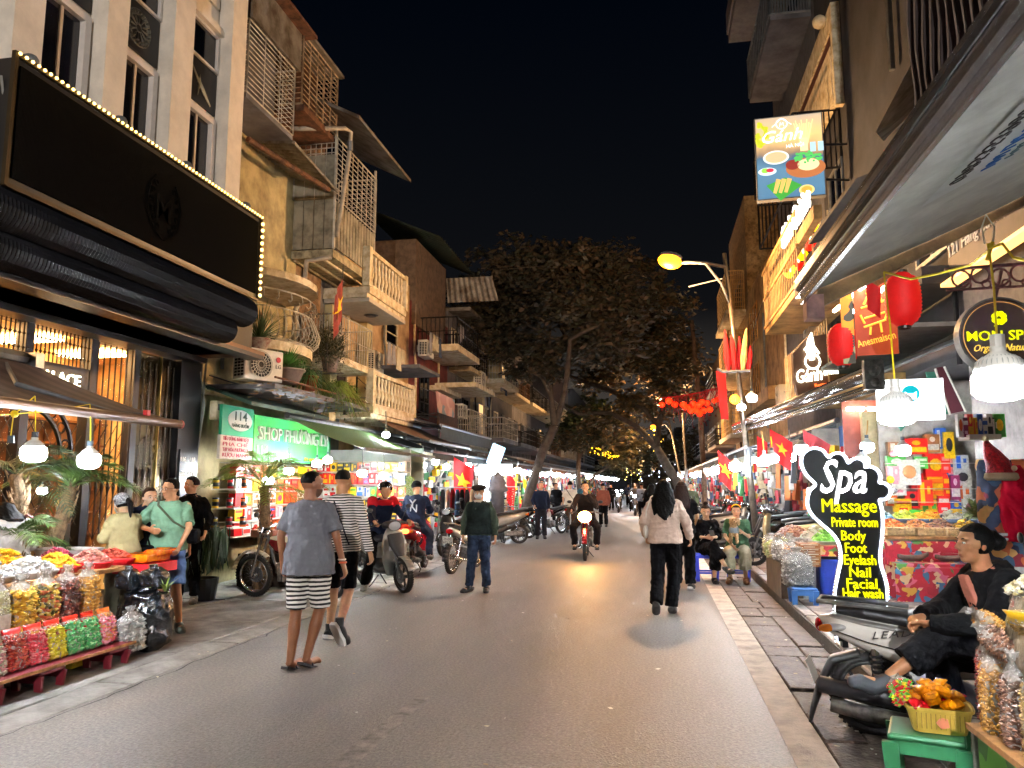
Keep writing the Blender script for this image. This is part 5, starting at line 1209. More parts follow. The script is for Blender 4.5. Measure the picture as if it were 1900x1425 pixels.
WSOLE=mat('white_sole','d8d8d6',.6,var=.05);BSHOE=mat('black_shoe','1a1a1c',.6,var=.1);GSHOE=mat('grey_shoe','6d655c',.7,var=.1)
def gz(px,py):p=onZ(px,py,0);return(p[0],p[1])
t,J,M,s,hc=person('man in grey T-shirt and striped shorts walking away in flip-flops',(-3.02,6.5),R(6),1.72,dict(knR=(.09,.06,.50),anR=(.0,.02,.10),toeR=(.05,.19,.03),knL=(-.10,.0,.49),anL=(-.12,-.05,.085),toeL=(-.08,.14,.03),elL=(-.25,-.03,1.13),wrL=(-.24,.0,.90),elR=(.25,-.04,1.12),wrR=(.30,.02,.88)),(.8,.62,-.05),SKIND,.007,(C('slate','6c6f77'),'short',.13,.035,'round'),(stripes('stripe_shorts','e6e4df','16161a',26,'Z',.52,.004),'shorts',.028),'buzz',shoes=(BSHOE,'flip'),build=1.04,wr=.014)
B().tube([J['neck']+V(.062*math.cos(a*PI/7),.058*math.sin(a*PI/7)-.005,-.012)for a in range(15)],.003,4).build('neck_cord',BLACK,t)
w=J['wrR'];e=J['elR'];dd=(w-e).normalized()
for k,(m_,rr_)in enumerate(((mat('bead_orange','c8502a',.5),.008),(mat('bead_pale','d9c0a8',.5),.007))):
 c=w-dd*(.02+.028*k);B().lathe([(.032,-rr_),(.038,0),(.032,rr_)],c,14,sx=1,sy=1).build('bracelet',m_,t)
B().box(J['wrL']+V(-.0,.05,-.08),(.012,.10,.19)).build('phone_case',BLACK,t)
facebeard=cutshell(J['head']+M@V(0,.018,-.04),M,(.066,.078,.088),lambda x,y,z:z<.0 and y>.0 and not(abs(x)<.35 and z>-.35 and y>.8),mat('stubble','5f4232',.7,var=.1),'beard',t,s,th=.0015)
t,J,M,s,hc=person('man in black and white striped long-sleeve top walking away',(-3.25,7.75),R(-4),1.76,dict(knR=(.11,-.02,.49),anR=(.16,-.30,.20),toeR=(.18,-.20,.05),knL=(-.10,.06,.49),anL=(-.10,.0,.085),toeL=(-.11,.18,.03),elR=(.27,-.05,1.12),wrR=(.31,.02,.86)),(.05,1,-.05),SKIN,.007,(stripes('stripe_top','e8e6e2','16161a',38,'Z',.5,.006),'long',.06,.02,'round'),(BLK,'shorts',.012),'buzz',shoes=(BSHOE,'high',WSOLE),wr=.010)
B().tube([J['shL']+V(.1,-.06,.05),J['chest']+V(0,-.155,.05),J['pelvis']+V(.15,-.13,.02),J['pelvis']+V(.18,.05,-.05)],.008,5).build('bag_strap',NAVY,t)
t,J,M,s,hc=person('older man in flat cap, white mask and dark green cardigan walking toward us',(-2.62,11.5),R(176),1.58,dict(knR=(.11,.04,.49),anR=(.15,.05,.085),toeR=(.2,.2,.03),knL=(-.10,.0,.49),anL=(-.12,-.02,.085),toeL=(-.16,.14,.03),elR=(.26,-.03,1.13),wrR=(.27,.02,.88),elL=(-.26,-.03,1.13),wrL=(-.28,.03,.88)),(.05,1,-.08),SKIN,.009,(C('green_cardigan','3f4a40',.15),'long',.03,.028,'collar',CREAMC),(DJEAN,'long',.016),'short',mat('grey_hair','4a4846',.6),shoes=(BSHOE,'low',mat('sole_dark','3b3734',.7)),build=1.06)
facemask(t,J,M,s)
B().prism([(-.075,.03),(-.012,-.05),(0,-.09),(.012,-.05),(.075,.03)],J['neck']+V(0,.085,-.02)*s,(s,0,0),(0,.25*s,s),(0,.01,0)).build('shirt_front',CREAMC,t)
g=B().ball(hc+M@V(0,.015,.055)*s,(.125*s,.135*s,.05*s),18,9,M).ball(hc+M@V(0,.10,.028)*s,(.075*s,.07*s,.016*s),14,7,M);put('flat_cap',remesh(g,.008,2,C('cap_dark','2a2422')),t)
vb_=B();torso(vb_,J,s,.030,-.02,1.06,loose=.03)
put('vest',remesh(vb_,.011,2,C('dark_vest','232b2a',.25),wrinkle=.012,seed=9),t)
t,J,M,s,hc=person('grey-haired man in dark sweater walking toward us holding a bag',(-3.3,22.6),R(190),1.66,dict(elR=(.25,-.02,1.12),wrR=(.2,.12,.98)),(0,1,0),SKIN,.016,(NAVY,'long',.06,.02,'round'),(C('charcoal','26272e'),'long',.012),'short',mat('grey_hair','4a4846',.6),shoes=(BSHOE,'low'),detail=False)
B().ball(J['wrL']+V(0,.02,-.16),(.06,.05,.1),8,6).build('plastic_bag',mat('bag_pale','c9c6c2',.5),t)
t,J,M,s,hc=person('long-haired woman in beige jumper with white shoulder bag walking away',(.11,10.0),R(-3),1.67,dict(knR=(.10,.05,.49),anR=(.06,.0,.085),toeR=(.08,.19,.03),knL=(-.10,-.02,.48),anL=(-.12,-.22,.15),toeL=(-.13,-.10,.04),elR=(.27,-.01,1.14),wrR=(.31,.12,.93),elL=(-.26,-.03,1.14),wrL=(-.25,.12,.95),head=(.0,.05,1.56)),(.05,1,-.25),SKIN,.008,(BEI,'long',.05,.045,'round'),(BLK,'long',.025),'long',shoes=(mat('grey_sock_shoe','3d3c3c',.8),'high'),fem=True,wr=.014,ups={'hairlen':.40})
bag=B().ball(V(-.235,-.05,1.0),(.035,.075,.085),12,8);o=bag.build('shoulder_bag',mat('white_leather','d9d6ce',.4,var=.05),t,True);B().tube([V(-.235,-.05,1.07),V(-.22,-.09,1.25),V(-.16,-.06,1.43),V(-.14,0,1.445)],.009,5).build('strap',mat('white_leather','d9d6ce'),o)
t,J,M,s,hc=person('woman in black with brown hair walking ahead of the beige jumper',(.40,12.3),R(-8),1.64,dict(elR=(.24,0,1.14),wrR=(.2,.16,1.05)),(0,1,0),SKINL,.013,(BLK,'short',.06,.03,'round'),(BLK,'long',.03),'long',mat('brown_hair','24150e',.5,var=.3,scale=50,spec=.1),shoes=(BSHOE,'low',WSOLE),fem=True,detail=False)
t,J,M,s,hc=person('bespectacled man in sage T-shirt and denim shorts holding his arm',(-5.36,7.9),R(197),1.66,dict(shR=(.19,0,1.38),shL=(-.19,0,1.38),elR=(.31,.10,1.17),wrR=(.12,.26,1.13),elL=(-.27,.16,1.14),wrL=(-.22,.28,.96),knL=(-.13,.04,.49),anL=(-.18,.04,.085),toeL=(-.26,.2,.03),knR=(.12,.02,.49),anR=(.14,0,.085),toeR=(.16,.18,.03)),(.62,.8,-.1),SKIN,.008,(GRN,'short',.04,.028,'round'),(JEAN,'shorts',.035),'short',shoes=(mat('olive_clog','3b4034',.6),'low'),build=1.06)
g=B()
for k in(-1,1):g.lathe([(.019,0),(.021,.002)],(0,0,0),14,'Y')
gl=B()
for k in(-1,1):gl.tube([J['head']+M@(V(k*.033+.021*math.cos(a*PI/6),.094,.006+.017*math.sin(a*PI/6)))for a in range(13)],.0018,4)
gl.tube([J['head']+M@V(-.053,.09,.008),J['head']+M@V(-.08,0,.01)],.0018,4).tube([J['head']+M@V(.053,.09,.008),J['head']+M@V(.08,0,.01)],.0018,4).build('glasses',BLACK,t)
o=B().box(V(-.30,.10,1.02),(.12,.16,.16)).build('crossbody_bag',BLK,t,bevel=.03);B().tube([V(.12,.0,1.46),V(.08,.14,1.36),V(-.1,.165,1.18),V(-.27,.14,1.08)],.014,5,flat=.4).build('strap',OLV,o)
t,J,M,s,hc=person('young man in black shirt and trousers standing by the black pillar',(-6.3,9.75),R(200),1.70,dict(elL=(-.26,.0,1.13),wrL=(-.24,.12,.95)),(.8,.6,-.1),SKIN,.010,(BLK,'long',.08,.022,'collar'),(BLK,'long',.015),'short',shoes=(GSHOE,'low',WSOLE))
t,J,M,s,hc=person('boy in white printed T-shirt seen from behind carrying a strap bag',(-5.75,8.5),R(20),1.58,dict(elL=(-.24,.12,1.15),wrL=(-.14,.26,1.1),head=(0,.07,1.545)),(.1,1,-.5),SKIN,.010,(stripes('white_print','d5d3cf','3a4048',7,'Z',.93,.05),'short',.1,.04,'round'),(C('dark_grey_shorts','3c4444'),'shorts',.03),'short',shoes=(BSHOE,'low',WSOLE))
B().tube([J['shL']+V(.03,-.1,.06),J['chest']+V(-.08,-.15,-.05),J['waist']+V(-.15,-.10,0)],.012,5).build('strap',BLACK,t)
t,J,M,s,hc=person('woman with patterned headscarf, mask and khaki jacket counting money',(-5.62,7.5),R(75),1.52,dict(elR=(.23,.05,1.14),wrR=(.1,.25,1.13),elL=(-.23,.05,1.14),wrL=(-.08,.26,1.16),head=(0,.07,1.55)),(.0,1,-.3),SKINL,.010,(KHAKI,'long',.04,.04,'round'),(C('taupe','7d7664'),'long',.02),'tied',shoes=(BSHOE,'low'),fem=True)
facemask(t,J,M,s);cutshell(hc,M,(.098,.112,.105),lambda x,y,z:z>.3-(.8 if y<.2 else 0)and not(y>.55 and z<.7),patches('scarf_print',['8e8e92','1d1d22','b9b9bb','35353c'],60,.8),'headscarf',t,s,th=.008)
o=B().box(V(.26,.0,.80),(.10,.30,.26)).build('tote_bag',BLK,t,bevel=.03);B().tube([V(.26,-.1,.92),V(.27,0,1.10),V(.26,.1,.92)],.01,5).build('handle',BLK,o)
t,J,M,s,hc=person('youth in navy jacket looking right behind the khaki jacket',(-5.75,8.05),R(250),1.6,dict(head=(0,.04,1.53),wrL=(-.2,.2,.95)),(.2,1,-.1),SKINL,.011,(NAVY,'long',.1,.035,'round'),(NAVY,'long',.02),'short',mat('brown_hair','24150e',.5,var=.3,scale=50,spec=.1),shoes=(BSHOE,'low'))
t,J,M,s,hc=person('dark-haired woman in pale blouse and red strap bending behind the palms',(-6.3,6.75),R(80),1.5,dict(head=(0,.16,1.48),neck=(0,.08,1.40),wrR=(.1,.3,1.0),wrL=(-.1,.3,1.0)),(0,1,-.6),SKINL,.012,(C('blouse','b9b6b4'),'long',.04,.04,'round'),(BLK,'long',.02),'long',shoes=(BSHOE,'low'),fem=True,ups={'hairlen':.25})
B().tube([J['shR']+V(-.02,-.1,.05),J['shR']+V(-.02,-.02,.08),J['shR']+V(-.02,.1,-.02)],.02,5,flat=.3).build('red_strap',mat('red_strap','7a2a22',.7),t)
# motorbikes
TYRE=mat('tyre','1d1d1e',.75,var=.15,bump=.4,bscale=50);CHR=mat('chrome','c9cbd0',.18,1.,var=0);ALLOY=mat('alloy','7d7f82',.4,.8,var=.1)
ENG=mat('engine_grey','6a6966',.5,.7,var=.3,scale=12);PLW=mat('plate_white','d9d7d0',.5,var=.05);SEATM=mat('seat_vinyl','1b1b1e',.45,var=.1)
TAILR=mat('tail_red','a01018',.2,var=0);TAILON=lamp('tail_lit','ff5a28',9);CLR=mat('lens_clear','c8ccd0',.12,.3,var=0);ORG=mat('indicator','e07a20',.25,var=0)
def wheel(t,y,r,w,style='spoke',rim=ALLOY,disc=True,x=0.):
 a=B().lathe([(r-.055,-w*.42),(r-.03,-w*.5),(r-.008,-w*.34),(r,0),(r-.008,w*.34),(r-.03,w*.5),(r-.055,w*.42),(r-.055,-w*.42)],(0,0,0),36,'X')
 k=B()
 for i in range(44):
  an=2*PI*i/44
  for s in(-1,1):k.box((s*w*.25,(r-.006)*math.cos(an+s*.03),(r-.006)*math.sin(an+s*.03)),(w*.28,.012,.02),Matrix.Rotation(an+.4*s,3,'X'))
 W_=put('wheel',B().lathe([(.02,-w*.5),(.05,-w*.45),(.05,w*.45),(.02,w*.5)],n=14,ax='X').mesh('hub',rim,True),t,(x,y,r))
 a.build('tyre',TYRE,W_,True);k.build('tread',TYRE,W_)
 g=B().lathe([(r-.075,-w*.36),(r-.05,-w*.40),(r-.062,0),(r-.05,w*.40),(r-.075,w*.36),(r-.08,0),(r-.075,-w*.36)],n=32,ax='X')
 if style=='spoke':
  for i in range(18):
   an=2*PI*i/18
   for s in(-1,1):g.tube([(s*w*.35,.045*math.cos(an+s*.5),.045*math.sin(an+s*.5)),(0,(r-.07)*math.cos(an),(r-.07)*math.sin(an))],.0022,3)
 else:
  for i in range(5):
   an=2*PI*i/5
   for s in(-1,1):g.tube([(0,.04*math.cos(an),.04*math.sin(an)),(0,(r*.5)*math.cos(an+s*.12),r*.5*math.sin(an+s*.12)),(0,(r-.07)*math.cos(an+s*.2),(r-.07)*math.sin(an+s*.2))],[.018,.012,.012],5)
 g.build('rim',rim if style=='spoke' else mat('dark_alloy','3c3c3e',.4,.7),W_,True)
 if disc:B().lathe([(.05,w*.6),(.11,w*.6),(.11,w*.66),(.05,w*.66)],n=24,ax='X').build('brake_disc',ALLOY,W_)
 return W_
def sec(pts,n=16,e=.8):
 """body from (y, z, half-width, half-height) stations"""
 b=B();R_=[]
 for i,(y,z,w,h)in enumerate(pts):
  p=pts[min(i+1,len(pts)-1)];q=pts[max(i-1,0)];t=V(0,p[0]-q[0],p[1]-q[1]).normalized();R_.append(ring(V(0,y,z),w,h,V(1,0,0),t,n,e))
 b.loft(R_);return b
def plate(t,p,txt,rx=0.,w=.19,h=.14):
 o=put('number_plate',B().box((0,0,0),(w,.004,h)).mesh('pl',PLW),t,p,(rx,0,0));a=txt.split('\n')
 for i,l in enumerate(a):text(l,.062,(0,-.003,.012-.055*i*1.1),(1,0,0),(0,0,1),BLACK,parent=o,align='CENTER',depth=.001,bold=.002)
 return o
def headlight(t,p,r,lit=None,sx=1.2):
 o=put('headlight',B().lathe([(0,-.1),(r*.7,-.08),(r,-.01),(r*1.04,.0),(r,.006)],n=20,ax='Y',sx=sx).mesh('hl',CHR,True),t,p)
 B().lathe([(0,.02),(r*.6,.014),(r*.95,.0)],n=20,ax='Y',sx=sx).build('lens',lit or CLR,o,True);return o
def mirrors(t,y,z,w=.30,m=BLACK):
 for s in(-1,1):
  B().tube([(s*.18,y,z),(s*.26,y-.02,z+.12),(s*w,y-.01,z+.2)],.006,5).ball((s*(w+.03),y-.02,z+.23),(.055,.018,.035),12,7).build('mirror',m,t,True)
def bars(t,y,z,m=BLACK):
 B().tube([(-.34,y-.10,z-.02),(-.2,y-.03,z+.02),(0,y,z),(.2,y-.03,z+.02),(.34,y-.10,z-.02)],.012,6).build('handlebar',CHR,t)
 for s in(-1,1):B().tube([(s*.24,y-.06,z+.005),(s*.35,y-.11,z-.02)],.017,8).tube([(s*.2,y+.01,z+.02),(s*.33,y-.05,z-.01)],.005,4).build('grip',m,t)
def scooter(label,body,trim=None,seat=SEATM,plate_txt=None,tail=None,head=None,group=None,cat='scooter',scale=1.,rearm=None):
 """step-through scooter; front +Y, wheels on z=0"""
 t=thing('scooter',label,cat,(0,0,0),0,group);trim=trim or mat('trim_black','232325',.55,var=.1)
 wheel(t,.64,.25,.09,'cast');wheel(t,-.62,.25,.10,'cast',disc=False)
 put('tail_body',remesh(sec([(.02,.56,.12,.10),(-.15,.60,.155,.155),(-.35,.655,.168,.145),(-.6,.72,.14,.105),(-.78,.78,.085,.07),(-.88,.80,.03,.03)]),.012,3,body),t)
 put('seat',remesh(sec([(.08,.74,.10,.035),(-.1,.775,.135,.045),(-.35,.80,.145,.05),(-.6,.85,.12,.045),(-.76,.87,.07,.03)]),.012,2,seat),t)
 put('floor',remesh(sec([(.35,.30,.14,.05),(.1,.29,.15,.055),(-.1,.34,.15,.08),(-.3,.45,.12,.09)]),.014,2,trim),t)
 g=B();g.loft([ring(V(0,.36,.24),.13,.04,(1,0,0),(0,.2,1),16),ring(V(0,.40,.45),.20,.05,(1,0,0),(0,.1,1),16),ring(V(0,.42,.68),.22,.055,(1,0,0),(0,-.1,1),16),ring(V(0,.40,.86),.16,.055,(1,0,0),(0,-.3,1),16),ring(V(0,.36,.95),.07,.04,(1,0,0),(0,-.3,1),16)])
 put('leg_shield',remesh(g,.012,3,body),t)
 g=sec([(.62,.50,.05,.04),(.50,.70,.13,.06),(.44,.85,.13,.06)]);put('nose',remesh(g,.012,3,trim),t)
 g=B()
 for i in range(12):
  a=.35+i*.19;g.add([(-.055,.64+.275*math.cos(a),.25+.275*math.sin(a)),(.055,.64+.275*math.cos(a),.25+.275*math.sin(a)),(.055,.64+.275*math.cos(a+.19),.25+.275*math.sin(a+.19)),(-.055,.64+.275*math.cos(a+.19),.25+.275*math.sin(a+.19))],[(0,1,2,3)])
 me=bake(g.mesh('f',body,True),lambda o:setmod(o,'SOLIDIFY',thickness=.012));put('front_fender',me,t)
 B().tube([(-.06,.64,.25),(-.06,.46,.78)],.018,6).tube([(.06,.64,.25),(.06,.46,.78)],.018,6).build('fork',GREYM,t)
 put('handlebar_cover',remesh(sec([(.28,.96,.12,.04),(.38,1.0,.17,.055),(.46,.97,.10,.05)]),.012,3,body if head else trim),t)
 headlight(t,(0,.47,.97),.07,head,1.5);bars(t,.33,.99);mirrors(t,.34,1.0)
 put('lamp_cluster',remesh(sec([(.46,.62,.13,.025),(.50,.66,.14,.03),(.47,.70,.12,.025)]),.012,2,CLR),t)
 B().ball((0,-.87,.775),(.075,.03,.045),14,8).build('tail_light',tail or TAILR,t,True);g=B()
 for s in(-1,1):g.ball((s*.10,-.82,.765),(.03,.05,.025),10,6)
 g.build('indicator',ORG,t,True)
 B().tube([(-.11,-.35,.86),(-.13,-.6,.90),(-.10,-.85,.93),(.10,-.85,.93),(.13,-.6,.90),(.11,-.35,.86)],.016,6).build('grab_rail',GREYM,t,True)
 put('mudguard',remesh(sec([(-.66,.60,.06,.03),(-.82,.56,.07,.03),(-.91,.42,.068,.028),(-.98,.26,.06,.018),(-1.01,.17,.045,.010)]),.01,2,trim),t)
 if plate_txt:plate(t,(0,-.955,.50),plate_txt,.25)
 B().tube([(.12,-.2,.22),(.13,-.5,.24),(.13,-.85,.32)],[.03,.05,.045],10).build('exhaust',ENG,t,True)
 put('engine',remesh(B().box((-.07,-.45,.27),(.14,.5,.13)).ball((-.1,-.62,.25),(.07,.11,.1)),.014,2,ENG),t)
 for s in(-1,1):B().tube([(s*.10,-.62,.27),(s*.10,-.5,.62)],[.012,.012],6).lathe([(.03,0),(.03,.2)],(s*.1,-.56,.38),8).build('shock',CHR,t)
 B().tube([(.02,-.1,.2),(.12,-.16,.06),(.12,-.24,.02)],.01,5).tube([(-.08,-.25,.2),(-.16,-.2,.02)],.01,5).build('stand',DARKM,t)
 t.scale=(scale,)*3;return t
def cub(label,body,body2=None,plate_txt=None,tail=None,head=None,group=None,front=None,seatm=SEATM):
 """underbone or small motorcycle with spoked wheels; front +Y"""
 t=thing('motorbike',label,'motorbike',(0,0,0),0,group);body2=body2 or body
 wheel(t,.62,.30,.075,'spoke',CHR);wheel(t,-.60,.30,.08,'spoke',CHR,disc=False)
 put('tank_body',remesh(sec([(.34,.78,.05,.05),(.2,.74,.10,.11),(0,.70,.115,.12),(-.12,.68,.08,.09)]),.012,3,body),t)
 put('side_cover',remesh(sec([(-.1,.60,.10,.07),(-.3,.64,.12,.08),(-.6,.74,.10,.055),(-.78,.80,.05,.03)]),.012,3,body2),t)
 put('seat',remesh(sec([(.0,.79,.09,.035),(-.25,.80,.13,.045),(-.55,.84,.12,.04),(-.74,.87,.06,.025)]),.012,2,seatm),t)
 def fender(y0,r,a0,a1,m,nm):
  g=B();n=12
  for i in range(n):
   a=a0+(a1-a0)*i/n;c=a0+(a1-a0)*(i+1)/n;g.add([(-.05,y0+r*math.cos(a),.30+r*math.sin(a)),(0,y0+(r+.02)*math.cos(a),.30+(r+.02)*math.sin(a)),(.05,y0+r*math.cos(a),.30+r*math.sin(a)),(.05,y0+r*math.cos(c),.30+r*math.sin(c)),(0,y0+(r+.02)*math.cos(c),.30+(r+.02)*math.sin(c)),(-.05,y0+r*math.cos(c),.30+r*math.sin(c))],[(0,1,4,5),(1,2,3,4)])
  put(nm,bake(g.mesh('f',m,True),lambda o:setmod(o,'SOLIDIFY',thickness=.008)),t)
 fender(.62,.345,.2,2.3,front or body,'front_fender');fender(-.60,.345,.9,3.3,BLACK,'rear_fender')
 for s in(-1,1):
  B().tube([(s*.07,.62,.30),(s*.075,.40,.92)],.018,7).build('fork',CHR,t);B().tube([(s*.09,-.60,.30),(s*.10,-.48,.66)],.025,7).build('shock',CHR,t)
  B().tube([(s*.05,0,.28),(s*.18,0,.24)],.015,6).build('footpeg',BLACK,t)
 put('engine',remesh(B().box((0,.02,.34),(.2,.3,.2)).box((0,.16,.42),(.13,.14,.14)).ball((.1,-.05,.33),(.05,.09,.09)).ball((-.1,-.05,.33),(.05,.09,.09)),.014,2,ENG),t)
 B().tube([(0,.38,.88),(0,.28,.5),(0,.1,.22),(0,-.2,.25),(0,-.6,.3)],.022,6).build('frame',BLACK,t)
 B().tube([(.08,.15,.25),(.12,-.1,.20),(.12,-.5,.26),(.12,-.8,.32)],[.015,.02,.035,.035],10).build('exhaust',CHR,t,True)
 headlight(t,(0,.46,.90),.08,head);bars(t,.36,.98);mirrors(t,.34,.98)
 B().ball((0,-.80,.76),(.07,.04,.045),14,8).build('tail_light',tail or TAILR,t,True)
 B().tube([(-.12,-.5,.84),(-.11,-.82,.90),(.11,-.82,.90),(.12,-.5,.84)],.012,6).build('grab_rail',CHR if not tail else mat('red_rail','a01a22',.4),t)
 if plate_txt:plate(t,(0,-.865,.60),plate_txt,.2)
 B().tube([(0,0,.22),(-.16,-.05,.02)],.01,5).build('stand',DARKM,t)
 return t
def place(o,x,y,rz,z=0.,lean=0.):o.location=(x,y,z);o.rotation_euler=(0,lean,rz);return o
RED=mat('paint_red','8f1622',.25,var=.08,coat=.6);WINE=mat('paint_wine','5e1a24',.25,var=.08,coat=.6);WHT=mat('paint_white','eef0ee',.22,var=.05,scale=3,coat=.6)
GRYP=mat('paint_grey','8d8880',.28,.3,var=.05,coat=.6);BLKP=mat('paint_black','17171a',.2,var=.05,coat=.6);GLD=mat('paint_champagne','b8a67c',.3,.3,var=.05,coat=.5);BLUE=mat('paint_blue','24406b',.25,var=.05,coat=.6)
HLON=lamp('headlamp_warm','ffb45c',110);HLW=lamp('headlamp_cool','eef4ff',120)
o=cub('old red and white motorbike with spoked wheels parked before candy crates',WINE,WINE,front=mat('cream_fender','c9c3b0',.4,var=.12));place(o,-5.05,10.35,R(82),0,R(-5))
put('tank_top',remesh(sec([(.33,.835,.03,.02),(.2,.83,.08,.04),(0,.80,.09,.04),(-.12,.75,.05,.03)]),.01,2,mat('cream_fender','c9c3b0')),o)
o=scooter('grey scooter parked with its front toward us behind the striped walkers',GRYP,mat('trim_black','232325',.55,var=.1));place(o,-4.15,11.6,R(228),0,R(5));
o=scooter('red-tailed scooter with glowing tail light under the red-shouldered rider',RED,plate_txt='29-E1\n699.48',tail=TAILON,rearm=RED);place(o,-4.35,13.9,R(4))
put('rear_rail',remesh(sec([(-.80,.86,.16,.05),(-.88,.93,.15,.05),(-.86,.97,.11,.03)]),.012,2,RED),o)
o=cub('white-tailed motorbike with dim red lamp under the navy-sweater rider',WHT,WHT,plate_txt='29-D2\n671.28');place(o,-3.52,14.2,R(-8),0,R(3))
RJ=dict(pelvis=(0,-.22,.90),waist=(0,-.20,1.05),chest=(0,-.12,1.25),neck=(0,-.06,1.41),head=(0,-.02,1.55),shR=(.18,-.09,1.36),shL=(-.18,-.09,1.36),elR=(.27,.04,1.14),elL=(-.27,.04,1.14),wrR=(.30,.22,1.05),wrL=(-.30,.22,1.05),hipR=(.10,-.2,.86),hipL=(-.10,-.2,.86),knR=(.22,.14,.70),knL=(-.22,.14,.70),anR=(.24,.02,.30),anL=(-.24,.02,.30),toeR=(.25,.19,.27),toeL=(-.25,.19,.27))
def rider(label,bike,J2=None,top=None,**k):
 j=dict(RJ);j.update(J2 or{});return person(label,(bike.location[0],bike.location[1]),bike.rotation_euler[2],1.66,j,top=top,**k)
b1=bpy.data.objects.get('scooter.001');
bk=[o for o in bpy.data.objects if o.get('category')in('scooter','motorbike')]
jk=BLK
t,J,M,s,hc=rider('rider in navy jacket with red and white shoulders and black helmet',bk[2],dict(anR=(.34,.0,.085),knR=(.28,.10,.50),toeR=(.42,.12,.03),neck=(0,-.04,1.40),head=(0,0,1.53)),(NAVY,'long',.04,.035,'round'),bottom=(BLK,'long',.02),hair='short',shoes=(GSHOE,'low'),vox=.012,detail=False)
helmet(t,hc,M,s,BLKP,rim=CHR)
g=B();g.loft([ring(J['chest'].lerp(J['neck'],.42),.208,.134,(1,0,0),(0,.2,1)),ring(J['chest'].lerp(J['neck'],.7),.18,.118,(1,0,0),(0,.2,1)),ring(J['neck']-V(0,0,.01),.08,.08,(1,0,0),(0,.2,1))]);
for q in 'RL':cap_limb(g,J['sh'+q],J['sh'+q].lerp(J['el'+q],.42),.083,.078,e1=False)
put('shoulder_yoke',remesh(g,.012,2,cloth('yoke_red','a81c24'),wrinkle=.006),t)
for q in(-1,1):B().prism([(0,0),(q*.15,.05),(q*.19,-.02),(q*.07,-.13),(q*.02,-.12)],J['chest']+V(q*.02,-.157,.03),(1,0,0),(0,.12,1),(0,.02,0)).build('white_patch',cloth('patch_white','c9c9c9'),t)
t,J,M,s,hc=rider('rider in black sweater with white NY emblem and black cap',bk[3],dict(anL=(-.36,-.02,.085),knL=(-.28,.12,.50),toeL=(-.44,.10,.03),elL=(-.25,.02,1.13),wrL=(-.16,.2,1.1),elR=(.25,.02,1.13),wrR=(.16,.2,1.1),head=(-.02,0,1.55)),(NAVY,'long',.06,.04,'round'),bottom=(DJEAN,'long',.012),hair='short',shoes=(GSHOE,'low'),vox=.012,detail=False,face=(-.5,.86,-.25))
g=B().ball(hc+M@V(0,0,.03),(.098,.115,.085),16,10,M).ball(hc+M@V(0,.13,.03),(.07,.07,.012),12,6,M);put('cap',remesh(g,.009,2,BLK),t)
EMBW=cloth('emblem_white','bdbdbd');back=J['chest']+V(0,-.185,-.02)
text('N',.2,back+V(-.075,0,-.12),(1,0,0),(0,.1,1),EMBW,parent=t,depth=.01,bold=.004);text('Y',.22,back+V(-.085,-.002,-.04),(1,0,0),(0,.1,1),EMBW,parent=t,depth=.01,bold=.004)
o=cub('motorbike with blazing headlight coming toward us down the road',RED,BLKP,head=HLON,front=RED);place(o,-1.5,17.0,R(183));hl_=[q for q in kids(o)if q.name.startswith('headlight')][0];hl_.location.y+=.07;hl_.scale=(1.5,1,1.5);ld=bpy.data.lights.new('beam','SPOT');ld.energy=4;ld.color=(1,.7,.35);ld.spot_size=R(110);ld.shadow_soft_size=.06;lo=bpy.data.objects.new('headlight_beam',ld);COL.objects.link(lo);lo.parent=o;lo.location=(0,.62,.90);lo.rotation_euler=(R(88),0,0)
put('headlight_cowl',remesh(sec([(.34,.90,.12,.10),(.40,.92,.12,.12),(.44,.92,.10,.09)]),.014,2,RED),o)
t,J,M,s,hc=rider('dark-clad rider of the oncoming motorbike, hand raised to his mouth',o,dict(elL=(-.25,.1,1.12),wrL=(-.04,.12,1.42),knR=(.28,.16,.68),knL=(-.26,.16,.68)),(C('dark_brown','2a2320'),'long',.04,.03,'round'),bottom=(C('dark_trouser','221f20'),'long',.02),hair='short',shoes=(BSHOE,'flip'),vox=.013,skin=SKIN)
t,J,M,s,hc=person('man in cream shirt with diagonal strap walking away beside wine scooter',(-2.75,25.5),R(-5),1.68,{},(0,1,0),SKIN,.018,(CREAMC,'short',.08,.03,'round'),(C('brown_trouser','4a3a30'),'long',.015),'short',shoes=(BSHOE,'low'),detail=False)
B().tube([J['shL']+V(.06,-.1,.06),J['chest']+V(0,-.15,0),J['waist']+V(.16,-.08,-.05)],.014,5).build('strap',BLACK,t)
o=cub('wine red motorbike standing left of the cream-shirted man',WINE,BLKP);place(o,-3.3,24.6,R(150));
WR=o
for i,(x,y,rz,m,lb)in enumerate(((-4.3,22.6,100,BLKP,'black scooter parked beside the bead stand'),(-4.45,17.4,165,BLKP,'black scooter parked by the shirt racks'),(-4.2,20.5,110,GRYP,'grey scooter left of the bead stand'))):
 place(scooter(lb,m,group='scooters parked along the left shops'),x,y,R(rz),0,R(4))
for i,(x,y,lb,hl)in enumerate(((-.15,30,'far oncoming scooter with white headlight, nearest of the distant pair',HLW),(.55,34,'far oncoming scooter with white headlight, right of the distant pair',HLW),(-1.0,40,'farthest oncoming scooter with small headlight',HLW))):
 o=place(scooter(lb,BLKP,head=hl),x,y,R(180));rider('rider of the '+lb.replace('scooter with','scooter,'),o,{},(C('grey_jacket','55575c')if i else C('dark_brown','2a2320'),'long',.04,.03,'round'),bottom=(BLK,'long',.02),hair='short',shoes=(BSHOE,'low'),vox=.025,detail=False)
